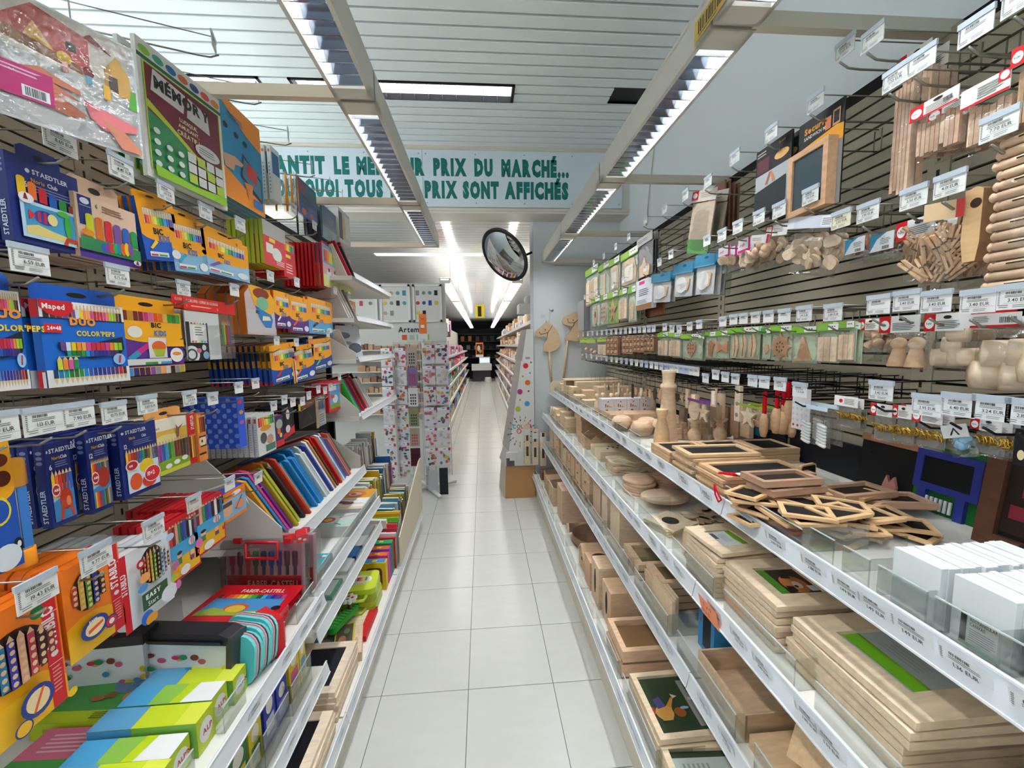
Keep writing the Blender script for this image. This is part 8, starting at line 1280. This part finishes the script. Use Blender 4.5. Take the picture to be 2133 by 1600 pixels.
# far shelving on both sides
def far_run(side, x, y0, y1, label, lv, seed, pal, hang=True):
    s = 1 if side < 0 else -1        # shelves stand outward of x
    rr = random.Random(seed); t = thing('far_shelving', label, 'shelving')
    xo = x+(-.5 if side < 0 else .5); B().box(*sorted((xo, xo+(-.04 if side < 0 else .04))), y0, y1, 0, 2.2, '#c9c4ba').build('back_panel', 'paint', t); B().box(*sorted((x, xo)), y0, y1, 0, .12, '#d9d4c8').build('plinth', 'paint', t)
    for k, z in enumerate(lv):
        xf = x+(-.02*k if side < 0 else .02*k); B().box(*sorted((xf, xo)), y0, y1, z-.03, z, '#e0ddd6').build('shelf_board', 'paint', t); B().box(*sorted((xf, xf+s*.004)), y0, y1, z-.05, z, '#cfd2d6').build('price_rail', 'plastic', t)
    for k, z in enumerate(lv):
        xf = x+(-.03-.02*k if side < 0 else .03+.02*k); y = y0+.05; n = 0
        while y < y1-.1 and n < 29:
            d = rr.uniform(.10, .2)*(1+.33*(y-y0)); h = rr.uniform(.10, .24); c = rr.choice(pal[min(k, len(pal)-1)])
            b = B(); b.box(*sorted((0, -s*.16)), 0, d*.85, 0, h, c); b.box(*sorted((.0, s*.0015)), d*.1, d*.7, h*.15, h*.6, rr.choice(['#f0eee8', '#2a2a2e', '#d8b82a', '#c83a5a', '#3a7ab8', c]))
            tag(b.build('far_pack', 'print', loc=(xf, y, z)), f'{cname(c)} pack on far {"left" if side < 0 else "right"} shelving, {ORD[k]} level up, {ordn(n)} from camera', 'pack', f'packs on the far {"left" if side < 0 else "right"} shelving'); n += 1; y += d+.02
far_run(-1, -.63, 5.15, 19., 'long bright shelving on the far left side of the aisle', (.14, .5, .8, 1.1, 1.4), 3, [['#d8722a', '#4a4a52', '#8ab0c8'], ['#3a9a8a', '#d8d4d0', '#e8b82a', '#7a4a9a'], ['#c8304a', '#e8e4e0', '#2a7ab0', '#3a9a4a'], ['#e0508a', '#f0ece8', '#4aa8c8', '#d8602a'], ['#e8a0b8', '#d8d4e0', '#8a3a6a']])
far_run(1, .56, 4.75, 19., 'long shelving with pale goods on the far right side of the aisle', (.14, .45, .72, 1.0, 1.3, 1.62, 1.95), 4, [['#c8bcae', '#8a8a8c', '#e0dcd6'], ['#b8aaa0', '#d8d4d0', '#6a6a70'], ['#c8a078', '#d8d2cc', '#a84a4a'], ['#d8b48a', '#c89a6a', '#e0d8d0'], ['#dcb98c', '#c8a070', '#e8e0d8'], ['#d2ae80', '#b8845a', '#e0dcd8'], ['#c8b49a', '#a87a52', '#d8d4d0']])
for i in range(12):
    y = 5.4+i*.32; z = 1.7+.0*i; c = ['#7a2a6a', '#3a3a5a', '#c8c0c8', '#2a6ab0', '#d86a3a', '#e8e0e4', '#b82a4a', '#d85a7a', '#8a8a92', '#e0d8d0', '#5a3a4a', '#c89ab0'][i]
    tag(B().prism([(-.06, -.26), (.06, -.26), (.05, 0), (-.05, 0)], 0, .05, c).build('hanging_pack', 'cloth', mx=Matrix.Translation((-.70, y, z+.36+.1*(i % 2))) @ Matrix.Rotation(PI/2-.5, 4, 'Z')), f'{cname(c)} bundle hanging above the far left shelving, {ordn(i)} from the camera', 'bundle', 'bundles above the far left shelving')
for i in range(10):
    t = thing('wooden_figure', f'pale wooden figure in the far right baskets, {ORD[i]} from the camera', 'wooden figure', (.60+.02*(i % 2), 4.9+.17*i, 1.63 if i % 2 else 1.31), group='pale wooden figures'); B().ball((0, 0, .05), .05, '#e0c08e').build('body', 'wood', t); B().ball((-.02, 0, .12), .032, '#e4c698').build('head', 'wood', t)
t = thing('white_bin', 'white box with a plush dog looking out over the far right shelving', 'box', (.56, 4.95, 2.0)); B().box(-.1, .12, 0, .3, 0, .11, '#e8e6e2').build('box', 'paint', t); B().ball((.02, .08, .16), .055, '#e4e0dc').build('plush_head', 'cloth', t); B().ball((.05, .06, .18), .02, '#2a2628').build('plush_ear', 'cloth', t)
# far lights
for s, x in ((-1, -.46), (1, .47)):
    for i in range(6):
        y = 5.2+i*2.2
        t = thing('far_light_row', f'open fluorescent strip over the far {"left" if s < 0 else "right"} shelving, {ORD[i]} from the camera', 'ceiling light', (x, y, 2.40), group='far fluorescent strips')
        B().box(-.075, .075, 0, 2.1, .05, .06, '#e4e0d8').build('housing', 'paint', t); B().box(-.05, .05, .05, 2.05, .064, .07, '#fff').build('lamp', 'fill_uplight', t); B().box(-.05, .05, .05, 2.05, .044, .049, '#fff').build('lamp', 'tube3', t)  # upper lamp is added, hidden by the housing, to brighten the far ceiling
        for k in range(12): B().box(-.07, .07, .05+k*.18, .058+k*.18, .0, .05, '#e4e0d8').build('louvre_blade', 'paint', t)
        B().tube([(0, 1., .06), (0, 1., .46)], .004, '#c8c8c4', 5).build('hanger', 'paint', t)
for i, y in enumerate((5.6,)):
    t = thing('recessed_ceiling_light', f'recessed ceiling light of the far lower ceiling, {ORD[i]} from the camera', 'ceiling light', (-.7, y, ZF-.004), group='recessed lights of the far ceiling')
    B().box(-.75, .75, 0, .18, 0, .003, '#e8e8e8').build('frame', 'paint', t); B().box(-.72, .72, .02, .16, -.003, 0, '#fff').build('diffuser', 'tube4', t)
t = thing('aisle_number_sign', 'hanging yellow sign with a black 1', 'sign', (0, 8., 0)); B().box(-.12, .055, 0, .006, 2.155, 2.405, '#e8cf1e').art([('t', .26, .14, .72, '1', '#18160e', 1.3, .06)], .175, .25, x0=-.12, z0=2.155, y=-.001).build('plate', 'print', t)
for x in (-.1, .04): B().tube([(x, .003, 2.405), (x, .003, ZF)], .0015, '#9a9a98', 4).build('wire', 'wire', t)
# end of the shop
t = thing('end_shelving', 'dark shelving at the end of the aisle', 'shelving', (0, 19.4, 0)); B().box(-2, 2, .3, .4, 0, 2.45, '#1c1c20').build('back_panel', 'card', t)
for z in (.6, 1.0, 1.4, 1.8, 2.15): B().box(-2, 2, 0, .3, z, z+.03, '#2c2c30').build('shelf_board', 'paint', t)
rr = random.Random(9)
for i in range(30):
    c = rr.choice(['#2a2a2e', '#4a3a34', '#6a6a70', '#3a4a5a', '#8a3a2a', '#c8c4bc', '#26303a', '#a86a3a']); z = (.63, 1.03, 1.43, 1.83)[i % 4]
    tag(B().box(0, .16, 0, .15, 0, rr.uniform(.1, .26), c).build('far_pack', 'print', loc=(-1.3+.09*i, 19.45, z)), f'dark goods on the end shelving, {["lowest", "second", "third", "top"][i % 4]} level, {ORD[i//4]} from the left', 'pack', 'goods on the end shelving')
t = thing('till_counter', 'white counter with a screen at the end of the aisle', 'counter', (.05, 18, 0)); B().box(-.55, .35, 0, .5, .5, .78, '#e4e2de').build('top_box', 'paint', t); B().box(-.5, .3, .1, .4, 0, .5, '#3a3a3e').build('base', 'paint', t); B().box(-.2, .28, -.01, .06, .8, 1.1, '#e8e8ea').build('screen_case', 'plastic', t); B().box(-.17, .25, -.014, -.01, .85, 1.05, '#8ab').build('screen', 'screen', t)
tag(B().lathe([(.16, .0), (.17, .02), (.14, .2), (.13, .22)], '#dcdad6', 16).build('step_stool', 'plastic', loc=(.22, 17.5, 0)), 'round white step stool before the end counter', 'stool')
t = thing('poster_board', 'narrow orange and black poster panel above the counter', 'poster', (-.12, 18.2, 0)); B().box(-.18, .16, 0, .01, 1.1, 1.75, '#e8722a').art([('r', .1, .2, .9, .9, '#2a1e1c'), ('e', .4, .6, .2, .2, '#d8c0a8'), ('e', .6, .4, .2, .12, '#c8863a'), ('r', 0, 0, 1, .15, '#f0ece6')], .34, .65, x0=-.18, z0=1.1, y=-.001).build('panel', 'print', t)
